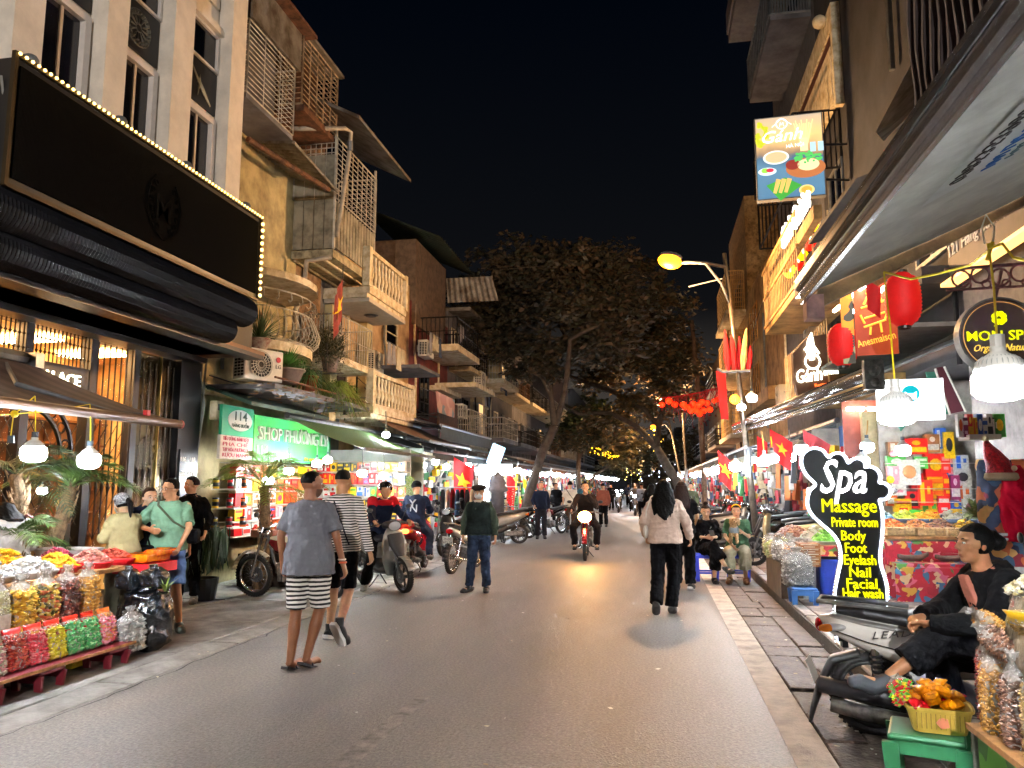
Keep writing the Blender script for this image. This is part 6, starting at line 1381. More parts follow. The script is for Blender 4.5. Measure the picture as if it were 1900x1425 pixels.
FP=((.3,19.5,0,C('plum','3b1f26'),'far walker in plum coat left of the beige jumper'),(-.1,24,5,BLK,'far walker in black just beyond the plum coat'),(-1.9,29,10,C('rust','7a4636'),'far walker in rust top right of the oncoming rider'),(-.6,36,0,GRY,'far walker in grey deep down the road'),(.4,42,0,CREAMC,'far walker in cream deep down the road'),(1.2,27,170,OLV,'far walker in olive at the right kerb'),(-3.9,31,170,BLK,'far walker in black under the leaning tree'),(-3.5,38,0,C('teal','2f4a50'),'far walker in teal near the second tree'),(-2.6,47,0,BLK,'far walker in black at the end of the left shops'))
for x,y,rz,m,lb in FP:
 person(lb,(x,y),R(rz),1.62,{},(0,1,-.1),SKIN,.025,(m,'long',.1,.03,'round'),(BLK,'long',.02),'long' if 'plum' in lb else 'short',shoes=(BSHOE,'low'),detail=False)
protoA=scooter('champagne scooter parked behind the seated women, rear wheel showing',GLD,group='scooters parked on the right pavement');place(protoA,2.35,14.6,R(72),.12,R(6))
pr=[(2.5,16.0,66,BLKP,'black scooter parked just beyond the champagne one'),(2.35,17.2,60,BLKP,'black scooter third in the right row behind the lamp pole'),(2.4,18.6,70,GRYP,'grey scooter fourth in the right pavement row'),(2.2,20.3,62,RED,'red scooter fifth in the right pavement row'),(2.3,22.2,66,BLKP,'black scooter sixth in the right pavement row'),(1.5,18.0,80,BLKP,'black scooter standing at the kerb left of the lamp pole'),(1.35,20.5,75,GRYP,'grey scooter at the kerb beyond the black one'),(1.3,23.5,80,BLUE,'blue scooter at the kerb under the far bulbs')]
for x,y,rz,m,lb in pr:place(scooter(lb,m,group='scooters parked on the right pavement'),x,y,R(rz),.12 if x>1.6 else 0,R(5))
# goods builders
ro=random.Random(21);ORD=('first','second','third','fourth','fifth','sixth','seventh','eighth','ninth','tenth','eleventh','twelfth','thirteenth','fourteenth','fifteenth','sixteenth','seventeenth','eighteenth')
def nut(b,c,s,el=1.6):
 """tiny faceted piece, randomly turned"""
 M=Matrix.Rotation(ro.uniform(0,6.3),3,'Z')@Matrix.Rotation(ro.uniform(0,3.1),3,'X');r=[M@V(*p)*s for p in((el,0,0),(0,1,0),(0,0,.8),(-el,0,0),(0,-1,0),(0,0,-.8))]
 b.add([Vector(c)+p for p in r],[(0,1,2),(1,3,2),(3,4,2),(4,0,2),(1,0,5),(3,1,5),(4,3,5),(0,4,5)])
_hm={}
def heap(p,rx,ry,h,cols,s,label,n=240,rz=0.,tray=None,el=1.6):
 """dome of loose pieces on a tray"""
 t=thing('food_heap',label,'food heap',p,rz);k=(tuple(cols),round(rx,2),round(ry,2),round(h,2),s)
 if k not in _hm:
  b=B();n=int(n*min(2.2,max(.6,rx*ry/(s*s*300))))
  for i in range(n):
   a=ro.uniform(0,6.283);q=ro.random()**.5;z=h*(1-q**1.7)+ro.uniform(-.2,.5)*s;nut(b,(rx*q*math.cos(a),ry*q*math.sin(a),z+.02),s*ro.uniform(.8,1.25),el)
  _hm[k]=b.mesh('heap',per_island('heap_'+''.join(cols),list(cols),.5,.1))
 o=put('pieces',_hm[k],t);o['kind']='stuff'
 g=B().lathe([(0,0),(.96,0)],n=16);g.v=[(x*rx,y*ry,h*.5*(1-x*x-y*y))for x,y,z in g.v]
 g=B();g.loft([[V(rx*f*math.cos(a*PI/8),ry*f*math.sin(a*PI/8),h*.85*(1-f**1.7))for a in range(16)]for f in(.99,.7,.35,.02)]);g.build('heap_core',mat('heap_core_'+cols[0],cols[0],.8),t)
 if tray:B().loft([ring(V(0,0,-.03),rx*.9,ry*.9,(1,0,0),(0,0,1),16),ring(V(0,0,.02),rx*1.08,ry*1.08,(1,0,0),(0,0,1),16),ring(V(0,0,.03),rx*1.08,ry*1.08,(1,0,0),(0,0,1),16)]).build('tray',tray,t)
 return t
_bg={}
def remesh_open(b):
 me=b.mesh('k',film('milky_film','dcdfe0',.45),True);n=len(me.vertices);r_=random.Random(n)
 for v in me.vertices:v.co+=Vector((r_.uniform(-.006,.006),r_.uniform(-.006,.006),r_.uniform(-.01,.01)))
 return me
def bag(p,w,d,h,cols,s,label,rz=0.,tilt=0.,fill=.86,rows=1.,el=1.6,header=None,n=None,cat='snack bag',group=None,tag_=None):
 """clear gusseted bag full of snacks; optional printed header card (colour, words)"""
 t=thing('snack_bag',label,cat,p,rz,group);t.rotation_euler=(tilt,0,rz);k=(round(w,2),round(d,2),round(h,2),tuple(cols),s,fill)
 if k not in _bg:
  H_=h*fill;prof=[(0,.80),(.06,.97),(.3,1.0),(.6,.98),(.85,.92),(1.0,.7)]
  core=B().loft([ring(V(0,0,H_*f),w/2*q*.93,d/2*q*.93,(1,0,0),(0,0,1),14,.6)for f,q in prof]);pc=B();s*=1.15;N=n or int(min(480,2.6*(w*H_*2+d*H_*2)/(s*s*3.2)))
  for i in range(N):
   f=ro.uniform(.02,.98);q=np.interp(f,[a for a,_ in prof],[c for _,c in prof]);a=ro.uniform(0,6.283);x,y=math.cos(a),math.sin(a)
   x=math.copysign(abs(x)**.6,x)*w/2*q*.94;y=math.copysign(abs(y)**.6,y)*d/2*q*.94;nut(pc,(x,y,H_*f),s*ro.uniform(.8,1.2),el)
  m=per_island('heap_'+''.join(cols),list(cols),.5,.1)
  fb=B().loft([ring(V(0,0,z),w/2*q,d/2*dd,(1,0,0),(0,0,1),16,.6)for z,q,dd in((-.004,.85,.85),(h*.04,1.02,1.02),(h*.4,1.04,1.06),(H_,.98,.9),(h*.93,.8,.35),(h,.86,.08),(h*1.06,.9,.03))])
  kn=B().loft([ring(V(0,0,z),w/2*q,d/2*q,(1,0,0),(0,0,1),14,.8)for z,q in((H_*.97,.8),(h*.95,.34),(h*1.0,.14),(h*1.05,.3),(h*1.12,.5))],False)
  _bg[k]=(core.mesh('core',mat('heap_core_'+cols[0],cols[0],.8)),pc.mesh('pc',m),fb.mesh('film',film(),True),remesh_open(kn))
 a,c,f,g_=_bg[k]
 if not header:put('knotted_top',g_,t)
 put('filling',a,t);o=put('pieces',c,t);o['kind']='stuff';put('film',f,t)
 if header:
  hc_,words=header[:2];hz=h*(header[2]if len(header)>2 else .72);hm_=B().loft([ring(V(0,0,hz),w/2*1.05,d/2*1.0,(1,0,0),(0,0,1),16,.6),ring(V(0,0,h*.93),w/2*.84,d/2*.4,(1,0,0),(0,0,1),16,.6),ring(V(0,0,h*1.05),w/2*.95,d/2*.1,(1,0,0),(0,0,1),16,.6)]);hd=hm_.build('printed_top',mat('print_'+hc_,hc_,.3,coat=.4,var=.05),t,True)
  if words:text(words,w*.25,(0,-d/2*.86,h*.78),(1,0,0),(0,.3,1),mat('print_yellow','f0c02a',.4,var=0),parent=hd,align='CENTER',depth=.002,bold=.003)
 if tag_:B().box((w*.1,-d/2*1.07,h*.3),(w*.55,.004,h*.3)).build('price_card',mat('card_white','d9d9d5',.6,var=.1,scale=30),t)
 return t
_pb={}
def carton(p,w,d,h,c1,c2,label,rz=0.,style=0,name='gift_box',cat='box',group=None):
 k=(round(w,3),round(d,3),round(h,3),c1,c2,style)
 if k not in _pb:
  b=B().box((0,0,h/2),(w*.97,d,h*.97))
  b.use(1);y=-d/2-.0015
  if style==0:b.prism([(w*.3*math.cos(a*PI/5),h*.26*math.sin(a*PI/5))for a in range(10)],(0,y,h*.52),(1,0,0),(0,0,1),(0,-.001,0))
  elif style==1:b.box((0,y,h*.72),(w*.8,.002,h*.2)).box((0,y,h*.25),(w*.5,.002,h*.15))
  elif style==2:b.box((0,y,h*.3),(w*.85,.002,h*.32)).prism([(w*.2*math.cos(a*PI/4),h*.15*math.sin(a*PI/4))for a in range(8)],(0,y,h*.72),(1,0,0),(0,0,1),(0,-.001,0))
  else:b.box((-w*.2,y,h*.5),(w*.28,.002,h*.8)).box((w*.22,y,h*.6),(w*.2,.002,h*.3))
  _pb[k]=b.mesh('box',[mat('card_'+c1,c1,.35,var=.06,coat=.3),mat('card_'+c2,c2,.35,var=.15,scale=25,coat=.3)])
 o=put(name,_pb[k],None,p,(0,0,rz));tag(o,label,cat,group);return o
def tin(p,r,h,c1,c2,label,name='tin',cat='tin'):
 k=('tin',r,h,c1,c2)
 if k not in _pb:
  b=B().lathe([(0,0),(r,0),(r,h*.82),(r*.97,h*.84)],n=14);b.use(1);b.lathe([(r*1.005,h*.2),(r*1.012,h*.2),(r*1.012,h*.6),(r*1.005,h*.6)],n=14).lathe([(r*1.03,h*.84),(r*1.03,h),(0,h)],n=14);_pb[k]=b.mesh('tin',[mat('card_'+c1,c1,.35,var=.06,coat=.3),mat('card_'+c2,c2,.35,var=.15,scale=25,coat=.3)],True)
 o=put(name,_pb[k],None,p);tag(o,label,cat);return o
CN={'c8161a':'red','d8281c':'bright red','e6b81a':'yellow','d86018':'orange','2858a8':'blue','e0ddd4':'white','3f9a3a':'green','7a1a4a':'purple','1f1f24':'black','e89aa8':'pink','8a5a30':'brown'}
PAL=list(CN)
def low_stool(m,label,loc,w=.26,h=.2,rz=0.,group=None,d=None):
 d=d or w;t=thing('plastic_stool',label,'stool',loc,rz,group);b=bake(B().box((0,0,h-.015),(w,d,.03)).mesh('s',m),lambda o:setmod(o,'BEVEL',width=.012,segments=2));put('seat',b,t)
 lg=B().loft([[(-.03,-.012,0),(.03,-.012,0),(.03,.012,0),(-.03,.012,0)],[(-.035,-.014,h-.03),(.035,-.014,h-.03),(.035,.014,h-.03),(-.035,.014,h-.03)]]).mesh('l',m)
 for sx_ in(-1,1):
  for sy_ in(-1,1):put('leg',lg,t,(sx_*(w/2-.03),sy_*(d/2-.02),0),(-sy_*.09,sx_*.05,0))
 for q in(-1,1):B().box((0,q*(d/2-.012),h-.06),(w-.06,.012,.06)).build('apron',m,t)
 if h>.35:
  for q in(-1,1):B().box((0,q*d/2,h*.3),(w-.02,.02,.03)).build('brace',m,t);B().box((q*(w/2-.02),0,h*.3),(.02,d-.03,.03)).build('brace',m,t)
 return t
def garbage(p,r,h,label,lean=.0):
 t=thing('garbage_bag',label,'garbage bag',p);g=B();g.loft([ring(V(0,0,0),r*.7,r*.6,(1,0,0),(0,0,1),18),ring(V(0,0,h*.12),r,r*.85,(1,0,0),(0,0,1),18),ring(V(lean,0,h*.6),r*1.02,r*.9,(1,0,0),(0,0,1),18),ring(V(lean,0,h*.88),r*.8,r*.7,(1,0,0),(0,0,1),18),ring(V(lean,0,h*.97),r*.18,r*.18,(1,0,0),(0,0,1),18),ring(V(lean,0,h*1.08),r*.3,r*.3,(1,0,0),(0,0,1),18)])
 put('sack',remesh(g,.012,1,mat('black_plastic','1b2026',.25,var=.1,spec=.7,bump=.3,bscale=14),wrinkle=.035,seed=int(h*100),wf=13),t);return t
 # left near awning, bulbs, stall
LA=thing('awning','grey-brown retractable awning at far left below the golden windows','awning',(-7,6,2.6))
CV=stripes('awning_brown','5c4f4a','4f433f',3.4,'Y',.5,.0,.85,.1)
xa,ye,zf=-5.0,7.42,2.25;
b=B();vs=[]
for j in range(2):
 for i in range(11):
  f=i/10;vs.append((-6.95+(xa+6.95)*f,ye if j==0 else 1.2,2.98+(zf-2.98)*f-.05*math.sin(PI*f)))
b.add(vs,[(i,i+1,12+i,11+i)for i in range(10)]);part('canvas',b,CV,LA,smooth=True)
part('front_bar',B().tube([(xa,1.2,zf-.02),(xa,ye+.03,zf-.02)],.045,8),mat('bar_taupe','8d7f78',.35,.5,var=.1),LA,smooth=True)
part('end_cap',B().tube([(xa,ye+.031,zf-.02),(xa,ye+.06,zf-.02)],.048,10),mat('cap_pink','b86a66',.5),LA)
part('cassette',B().tube([(-6.85,1.2,2.98),(-6.85,ye-.1,2.98)],.07,8).box((-6.8,ye-.05,2.96),(.2,.12,.16)),STEEL,LA)
part('folding_arm',B().tube([(-6.7,ye-.5,2.85),(-5.7,ye-1.4,2.5),(-5.05,ye-.5,2.22)],.025,6).tube([onX(210,765,-5.3),onX(268,772,-5.2)],.03,6),GREYM,LA)
part('red_ratchet',B().box(onX(272,772,-5.15),(.05,.05,.12)),mat('ratchet_red','c0303a',.5),LA)
bulb(onX(62,845,-4.98),.085,'white LED bulb on yellow cord, left of the two before the palms',onX(65,735,-4.98),group='bulbs under the grey-brown awning',n=16)
bulb(onX(165,858,-4.98),.085,'white LED bulb on yellow cord, right of the two before the palms',onX(167,750,-4.98),group='bulbs under the grey-brown awning',n=16)
t=thing('empty_socket','dark empty lamp socket on yellow wire near left edge','lamp socket',onX(20,815,-5));part('socket',B().tube([onX(20,822,-5),onX(20,808,-5)],.025,8),SOCK,t);part('cord',B().tube([onX(20,808,-5),onX(25,770,-5),onX(65,735,-4.98)],.006,4).tube([onX(0,770,-5),onX(28,768,-4.98),onX(100,762,-4.98),onX(167,750,-4.98)],.004,4).ball(onX(27,768,-4.98),.03,6,5),YWIRE,t)
bulb(onX(78,912,-6.3),.045,'small bulb seen between the palm stems at far left',lit=LITF)
TRD=mat('tray_red','c8202a',.35,var=.06);MAR=mat('maroon_plastic','6e1f2c',.45,var=.1);WTR=mat('tray_white','c9c9c9',.35,alpha=.8)
st=thing('candy_stall','stepped candy stall with plank shelf under the left bulbs','stall',(-5.2,6,0))
part('plank',B().span((-4.98,3.2,.15),(-4.70,6.52,.172)),MAR,st);part('plank_edge',B().span((-4.70,3.2,.155),(-4.685,6.52,.178)),TIMBER,st);part('middle_shelf',B().span((-5.3,3.2,.34),(-4.98,6.62,.365)),MAR,st)
part('table_top',B().span((-6.25,3.2,.74),(-5.22,7.1,.78)),TIMBER,st);part('skirt',B().span((-5.32,3.2,.0),(-5.30,6.6,.74)),MAR,st)
part('crate',B().span((-5.24,5.5,.01),(-5.05,6.4,.3)),mat('crate_white','b9b8b0',.6),st);part('yellow_box',B().span((-5.1,6.1,.01),(-4.99,6.3,.14)),mat('box_yellow','c8b020',.5),st)
for i,y0 in enumerate((3.9,4.95,5.55,6.32)):low_stool(MAR,'maroon low stool under the plank shelf, %s from the front'%ORD[i],(-4.83,y0,0),.26,.15,group='maroon stools under the plank shelf')
NC=[(('b98050','c99a6a','a06a3c'),.012,'roasted peanuts'),(('c5c59a','b0b47c','d6d4b0'),.011,'pale green seeds'),(('e0b030','c89020','eccb5a'),.024,'yellow banana chips'),(('d8b848','4a4a20','b85a30','e2cf80'),.02,'mixed vegetable chips'),(('5a2c28','7a3c30','3c1c1a'),.018,'dark dried plums'),(('c08a34','a87428','d6a24e'),.017,'golden dried noodles')]
for i,(c,s_,nm)in enumerate([(('8a6a60','9a7a6a','6a4a44'),.012,'mauve beans')]+NC):
 y0=4.86+i*.255;bag((-5.13,y0,.37),.23 if i<5 else .20,.17,.46 if i!=3 else .44,c,s_,'clear bag of %s standing on the middle shelf'%nm,R(95),R(0),tag_=i==2)
SW=[(('d8c030','2848a0','e09030','58a040'),'c9b078','assorted jelly cubes',''),(('c83a50','e08aa0','c0c0c8','d86a30'),None,'foil candies in pink and red',None),(('b0b8a0','c88a90','d8d0c0'),None,'pastel twist candies',None),(('b03028','c85a40','8a2018'),'c01820','red chilli sweets',''),(('e05060','e88a90','c83040'),'d02818','pink gummies','Boom'),(('d8d020','c0b818','e8e060'),'d02818','yellow gummy rings','Boom'),(('58b070','3f9a5a','8acc90'),'d02818','green gummy rings','Boom'),(('4fae66','3f9a5a','a8d8a0'),'d02818','green gummies half hidden','Boom'),(('e0607a','e8a0b0','d08a50'),'e07028','pink sweets under an orange card','XX')]
for i,(c,hd,nm,wd)in enumerate(SW):
 y0=4.72+i*.205;bag((-4.86,y0,.178),.19,.10,.30,c,.015,'packet of %s leaning on the plank shelf'%nm,R(92+ro.uniform(-6,6)),R(-12),header=(hd,wd,.62 if i>3 else .5)if hd else None)
bag((-4.80,6.62,.06),.26,.14,.36,('b0b4b4','8a9090','c9cccc'),.02,'torn clear bag of silver wrappers before the black sack',R(90),R(-6))
carton((-5.02,4.75,.18),.3,.2,.22,'a8834e','8a6a3c','brown cardboard carton at the near end of stall',R(90),1);o=carton((-4.98,5.05,.372),.36,.10,.09,'d8281c','c8161a','shallow bright red tray below the peanuts',R(90),3)
HP=[(-5.55,5.6,.34,.36,.16,('e8e6e2','d8d8dc','ccd4dc'),.02,'white candied coconut',WTR),(-5.45,6.05,.26,.24,.12,('e2e4e8','f0eeea','c8ccd4'),.02,'white sugared sweets',WTR),(-5.5,6.42,.24,.2,.12,('e0a810','d09008','efc23a'),.02,'golden dried mango',TRD),(-5.95,6.3,.26,.26,.16,('d89c10','e8b428','c08408'),.02,'yellow ginger slices',TRD),(-5.48,6.85,.24,.18,.12,('c87a74','d8a090','b86a60'),.017,'pale pink dried fruit',TRD),(-5.95,6.95,.2,.2,.12,('8a2440','a83a58','6c1a30'),.017,'dark pink plums',TRD),(-5.5,7.2,.26,.16,.10,('b84030','c85a48','983020'),.017,'rust-red sour plums',TRD),(-6.05,5.7,.22,.25,.2,('c03a2a','d86a4a','a82a20'),.02,'red dried fruit at the back',TRD),(-6.0,6.0,.15,.15,.16,('58a840','7cc060','3f8a30'),.018,'green dried kiwi at the back',TRD)]
for(x,y0,rx,ry,h,c,s_,nm,tr)in HP:heap((x,y0,.81),rx*.85,ry*.85,h,c,s_,'heap of %s on the left candy stall'%nm,260,0,tr)
t=thing('packet','shiny orange and red plastic packets at the stall end','packet',(-5.3,7.45,.78));put('wrap',remesh(B().box((0,0,.05),(.3,.4,.08)).box((.1,.1,.1),(.2,.3,.06)),.015,2,mat('packet_orange','e88a10',.2,var=.3,scale=8,col2='d02a18',coat=.5),wrinkle=.02),t);B().span((-.2,-.25,-.1),(.2,.25,.0)).build('red_box',TRD,t)
t=thing('clear_tub','clear plastic tub behind the pink plums','tub',(-6.1,7.3,.8));B().loft([ring(V(0,0,0),.28,.16,(1,0,0),(0,0,1),16,.5),ring(V(0,0,.1),.33,.2,(1,0,0),(0,0,1),16,.5)],False).build('tub',WTR,t);B().loft([ring(V(0,0,.1),.33,.2,(1,0,0),(0,0,1),16,.5),ring(V(0,0,.12),.35,.22,(1,0,0),(0,0,1),16,.5)],False).build('rim',WTR,t)
garbage((-4.95,6.98,0),.25,.60,'large black garbage sack standing at the stall corner',.02);garbage((-5.12,6.95,.57),.12,.2,'small knotted black bag on top of the sack, left');garbage((-4.9,7.02,.58),.14,.2,'small shiny black bag on top of the sack, right')
def spikes(t,c,n,L,m,spread=1.,w=.012,up=.6,name='leaves',seed=1,droop=.5):
 r_=random.Random(seed);b=B()
 for i in range(n):
  a=r_.uniform(0,6.283);el_=r_.uniform(up*.4,1.35);l=L*r_.uniform(.6,1.1);d=V(math.cos(a)*spread,math.sin(a)*spread,0);s_=d.cross(V(0,0,1)).normalized()*w;p0=Vector(c);vs=[]
  for k in range(5):
   f=k/4;q=p0+d*l*f*math.cos(el_)+V(0,0,l*(math.sin(el_)*f-droop*f*f*.7));vs+=[q-s_*(1-f*.95),q+s_*(1-f*.95)]
  b.add(vs,[(2*k,2*k+1,2*k+3,2*k+2)for k in range(4)])
 o=b.build(name,m,t);o['kind']='stuff';return o
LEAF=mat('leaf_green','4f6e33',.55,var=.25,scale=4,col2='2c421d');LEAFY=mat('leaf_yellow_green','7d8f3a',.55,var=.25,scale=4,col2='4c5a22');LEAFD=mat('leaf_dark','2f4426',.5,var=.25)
t=thing('cut_flowers','spiky yellow discarded leaves stuck in the black sack','plant',(-4.75,7.0,.55));spikes(t,(0,0,0),16,.28,LEAFY,seed=3)
# palms
def palm(label,base,top,fr,L,seed,m=LEAF,rt=.09,dead=None):
 t=thing('palm',label,'palm',base);r_=random.Random(seed);T=Vector(top)-Vector(base);b=B();pts=[T*f+V(math.sin(f*3)*.05,0,0)for f in(0,.25,.5,.75,1)]
 b.tube(pts,[rt*1.2,rt,rt*.9,rt*.8,rt*.7],10)
 for i in range(90):
  f=r_.random();a=r_.uniform(0,6.28);q=T*f+V(math.sin(f*3)*.05,0,0)+V(math.cos(a),math.sin(a),0)*rt*.9;b.tube([q,q+V(math.cos(a)*.03,math.sin(a)*.03,.07)],[.018,.004],4)
 b.build('trunk',mat('palm_bark','7a6248',.9,var=.3,scale=15,bump=.6),t)
 for(az,el_,ln)in fr:
  d=V(math.cos(az),math.sin(az),0);sd=d.cross(V(0,0,1));g=B();N=30;P=[];ln*=L
  for k in range(N+1):
   f=k/N;P.append(T+d*ln*(f*math.cos(el_)+.12*f*f)+V(0,0,ln*(f*math.sin(el_)-.75*f*f*math.cos(el_*.6))))
  g.tube(P[::3],[.011*(1-.8*i/(len(P[::3])-1))for i in range(len(P[::3]))],4)
  for k in range(4,N+1):
   f=k/N;tg=(P[k]-P[k-1]).normalized();q=ln*.34*math.sin(PI*min(1,.18+f*.82))**.8+.03
   for s_ in(-1,1):
    o_=(sd*s_*.75+tg*.75+V(0,0,.1+r_.uniform(-.15,.15))).normalized();e_=P[k]+o_*q+V(0,0,-q*.28);w_=tg*.011;mid=P[k]+o_*q*.5+V(0,0,.0)
    g.add([P[k]-w_*.5,P[k]+w_*.5,mid+w_,mid-w_,e_],[(0,1,2,3),(3,2,4)])
  g.build('frond',m,t)
 return t
A_=R(1)
palm('palm with leaning rough trunk behind the left candy stall',onX(62,1085,-6.6)*1,onX(130,905,-6.55),[(R(a),R(e_),l)for a,e_,l in((0,45,.9),(30,30,1),(-35,60,.9),(60,60,.9),(120,45,1),(170,40,1),(210,60,.9),(-110,60,.8),(-150,35,.9),(90,75,.8),(-80,70,.8),(10,70,.9),(150,15,.9))],.95,5)
palm('low palm spray at the left edge beside the stall heaps',onX(20,1090,-6.3),onX(25,1010,-6.3),[(R(a),R(e_),l)for a,e_,l in((0,60,.9),(-30,45,1),(40,70,.8),(120,60,.9),(180,40,.9),(-90,50,.9),(-140,60,.9),(70,30,.8))],.8,8)
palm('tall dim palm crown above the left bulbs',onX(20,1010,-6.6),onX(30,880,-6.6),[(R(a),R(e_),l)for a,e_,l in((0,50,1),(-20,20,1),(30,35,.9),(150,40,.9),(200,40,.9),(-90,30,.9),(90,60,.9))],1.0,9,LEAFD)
palm('palm in a bark pot before the green-signed shop',(-6.0,11.2,0),(-6.02,11.25,1.55),[(R(a),R(e_),l)for a,e_,l in((10,40,1),(-20,60,1),(40,15,.9),(-60,30,1),(150,60,1.05),(185,35,1.1),(130,75,1),(-110,50,.9),(90,50,.9),(-5,5,.8),(215,60,.9),(60,70,.9))],1.15,12,LEAFY,.1)
t=thing('potted_shrub','dark leafy shrub in a pot by the old motorbike','plant',(-6.2,10.0,0));B().lathe([(0,0),(.16,0),(.2,.3),(.18,.3)],n=14).build('pot',BLACK,t);g=B();r_=random.Random(2)
for i in range(260):a=r_.uniform(0,6.3);q=r_.random()**.5*.3;g.add([V(q*math.cos(a),q*math.sin(a),.35+r_.random()*.7)+V(r_.uniform(-.04,.04),r_.uniform(-.04,.04),r_.uniform(-.04,.04))for _ in range(3)],[(0,1,2)])
tag(g.build('foliage',LEAFD,t),kind='stuff')
# shop 114
sh=thing('green_signboard','green shop signboard with big raised white letters','sign',(-6.95,12.5,2));GS=mat('sign_green','1f8f63',.45,var=.1,scale=1);G2=mat('sign_lime','3f9f3c',.45,var=.15,scale=.8,col2='1f8f63')
X4=-6.55
a=onX(413,760,X4)[1];c=onX(470,800,X4)[1];e_=onX(612,830,X4)[1];zt_=2.82;zb_=1.98
part('left_panel',B().span((X4,a,2.35),(X4-.05,c,zt_)),GS,sh);part('main_panel',B().span((X4+.01,c+.01,zb_),(X4-.05,e_,2.74)),G2,sh)
part('poster_strip',B().span((X4,a-.02,1.98),(X4-.05,c,2.345)),mat('poster_pale','d8cfc0',.5,var=.1),sh)
RD=mat('print_red','b02848',.5,var=0);
for i,w_ in enumerate(('TIÊU DÙNG BÁNH KẸO','PHA CHẾ','TẠP HÓA PHƯƠNG LY','RƯỢU MẠNH')):text(w_,.08,(X4+.004,a+.05,2.27-i*.085),(0,1,0),(0,0,1),RD,parent=sh,world=True,width=(c-a)*.8,depth=.003,bold=.002)
o=part('number_oval',B().lathe([(0,0),(.26,0),(.26,.015),(0,.015)],(0,0,0),28,'X',1.25,1)if 0 else B().prism([(.36*math.cos(k*PI/14),.17*math.sin(k*PI/14))for k in range(28)],(X4+.004,(a+c)/2+.04,2.60),(0,1,0),(0,0,1),(.012,0,0)),mat('oval_white','dfe3df',.4,var=0),sh)
DGR=mat('print_dark_green','123c30',.5,var=0);text('114',.2,(X4+.02,(a+c)/2-.13,2.60),(0,1,0),(0,0,1),DGR,parent=sh,world=True,width=.36,bold=.006,depth=.003);text('HÀNG BUỒM',.08,(X4+.02,(a+c)/2-.22,2.49),(0,1,0),(0,0,1),DGR,parent=sh,world=True,width=.52,depth=.003,bold=.002)
WTX=mat('raised_white','ddd8d0',.4,.2,var=0);text('SHOP PHƯƠNG LY',.32,(X4+.02,c+.12,2.34),(0,1,0),(0,0,1),WTX,parent=sh,world=True,width=e_-c-.3,depth=.03,bold=.006)
text('114',.26,(X4+.02,c+.1,2.06),(0,1,0),(0,0,1),WTX,parent=sh,world=True,width=.38,depth=.005,bold=.004);text('HÀNG BUỒM',.11,(X4+.02,c+.52,2.06),(0,1,0),(0,0,1),WTX,parent=sh,world=True,width=.8,depth=.003)
text('ĐT: 04.39230257 - 0913 678 256',.09,(X4+.02,c+1.9,2.02),(0,1,0),(0,0,1),mat('print_yellow','f0c02a',.4,var=0),parent=sh,world=True,width=1.6,depth=.003)
t=thing('meter_box','cream electric meter box left of the oval number sign','meter',onX(402,762,-6.7));B().box((0,0,0),(.12,.22,.3)).build('case',CREAM,t,bevel=.02);B().box((.062,0,.05),(.004,.14,.1)).build('window',GREYM,t)
c1=thing('canopy','dark green sheet canopy above the green signboard','canopy',(-7,13,3));DG=mat('dark_green_tin','2f4a40',.6,var=.25,scale=2)
part('sheet',B().add([(-6.98,10.9,3.16),(-6.98,13.8,3.16),(-6.1,13.8,2.86),(-6.1,10.9,2.86),(-6.98,10.9,3.12),(-6.98,13.8,3.12),(-6.1,13.8,2.80),(-6.1,10.9,2.80)],[(0,1,2,3),(7,6,5,4),(3,2,6,7),(0,3,7,4),(1,5,6,2)]),DG,c1)
def awning(label,xb,zb,xf,zf_,y0,y1,m,val=0.,bar=STEEL):
 t=thing('awning',label,'awning',(xb,(y0+y1)/2,zb));b=B();vs=[]
 for j in range(2):
  for i in range(9):f=i/8;vs.append((xb+(xf-xb)*f,y0 if j==0 else y1,zb+(zf_-zb)*f-.06*math.sin(PI*f)))
 b.add(vs,[(i,i+1,10+i,9+i)for i in range(8)])
 if val:b.quad((xf,y0,zf_),(xf,y1,zf_),(xf,y1,zf_-val),(xf,y0,zf_-val))
 part('canvas',b,m,t,smooth=not val);part('front_bar',B().tube([(xf,y0-.03,zf_-.01),(xf,y1+.03,zf_-.01)],.035,6),bar,t);part('roller',B().tube([(xb,y0-.03,zb+.02),(xb,y1+.03,zb+.02)],.06,7),bar,t)
 part('folding_arm',B().tube([(xb,y0+.4,zb-.05),((xb+xf)/2,y0+1.0,(zb+zf_)/2-.12),(xf,y0+.35,zf_-.04)],.022,5).tube([(xb,y1-.4,zb-.05),((xb+xf)/2,y1-1.0,(zb+zf_)/2-.12),(xf,y1-.35,zf_-.04)],.022,5),GREYM,t);return t
AG=stripes('awning_green','55764a','4a6840',5,'Y',.5,0,.8,.2)
awning('green awning with silver bar sheltering the shop goods',-6.4,2.78,-4.92,2.2,12.7,16.9,AG,bar=STEEL)
awning('brown long awning slung beyond the green one',-6.3,3.1,-4.9,2.55,16.6,20.2,stripes('awning_tan','6b5240','5c4636',5,'Y',.5,0,.8,.2));awning('dark slate awning with deep valance before the bead stand',-6.6,3.35,-5.2,3.05,18.5,24.4,mat('slate_canvas','343c3c',.85,var=.15),.35)
LG_=aircon(-6.45,11.9,3.15,-1,'white outdoor air conditioner under the pot plant, left balcony ledge',w=.72,h=.5,d=.3);p=onY(476,705,12.1);LG_.location=onX(478,708,-6.1);LG_.rotation_euler=(0,0,R(66))
zL=LG_.location[2];part('ledge',B().span((-6.98,10.95,zL-.12),(-5.75,15.0,zL-.04)),GREYP,h1);part('ledge_rail',B().tube([(-5.75,10.95,zL+.05),(-5.75,15,zL+.05)],.02,5),RUST,h1)
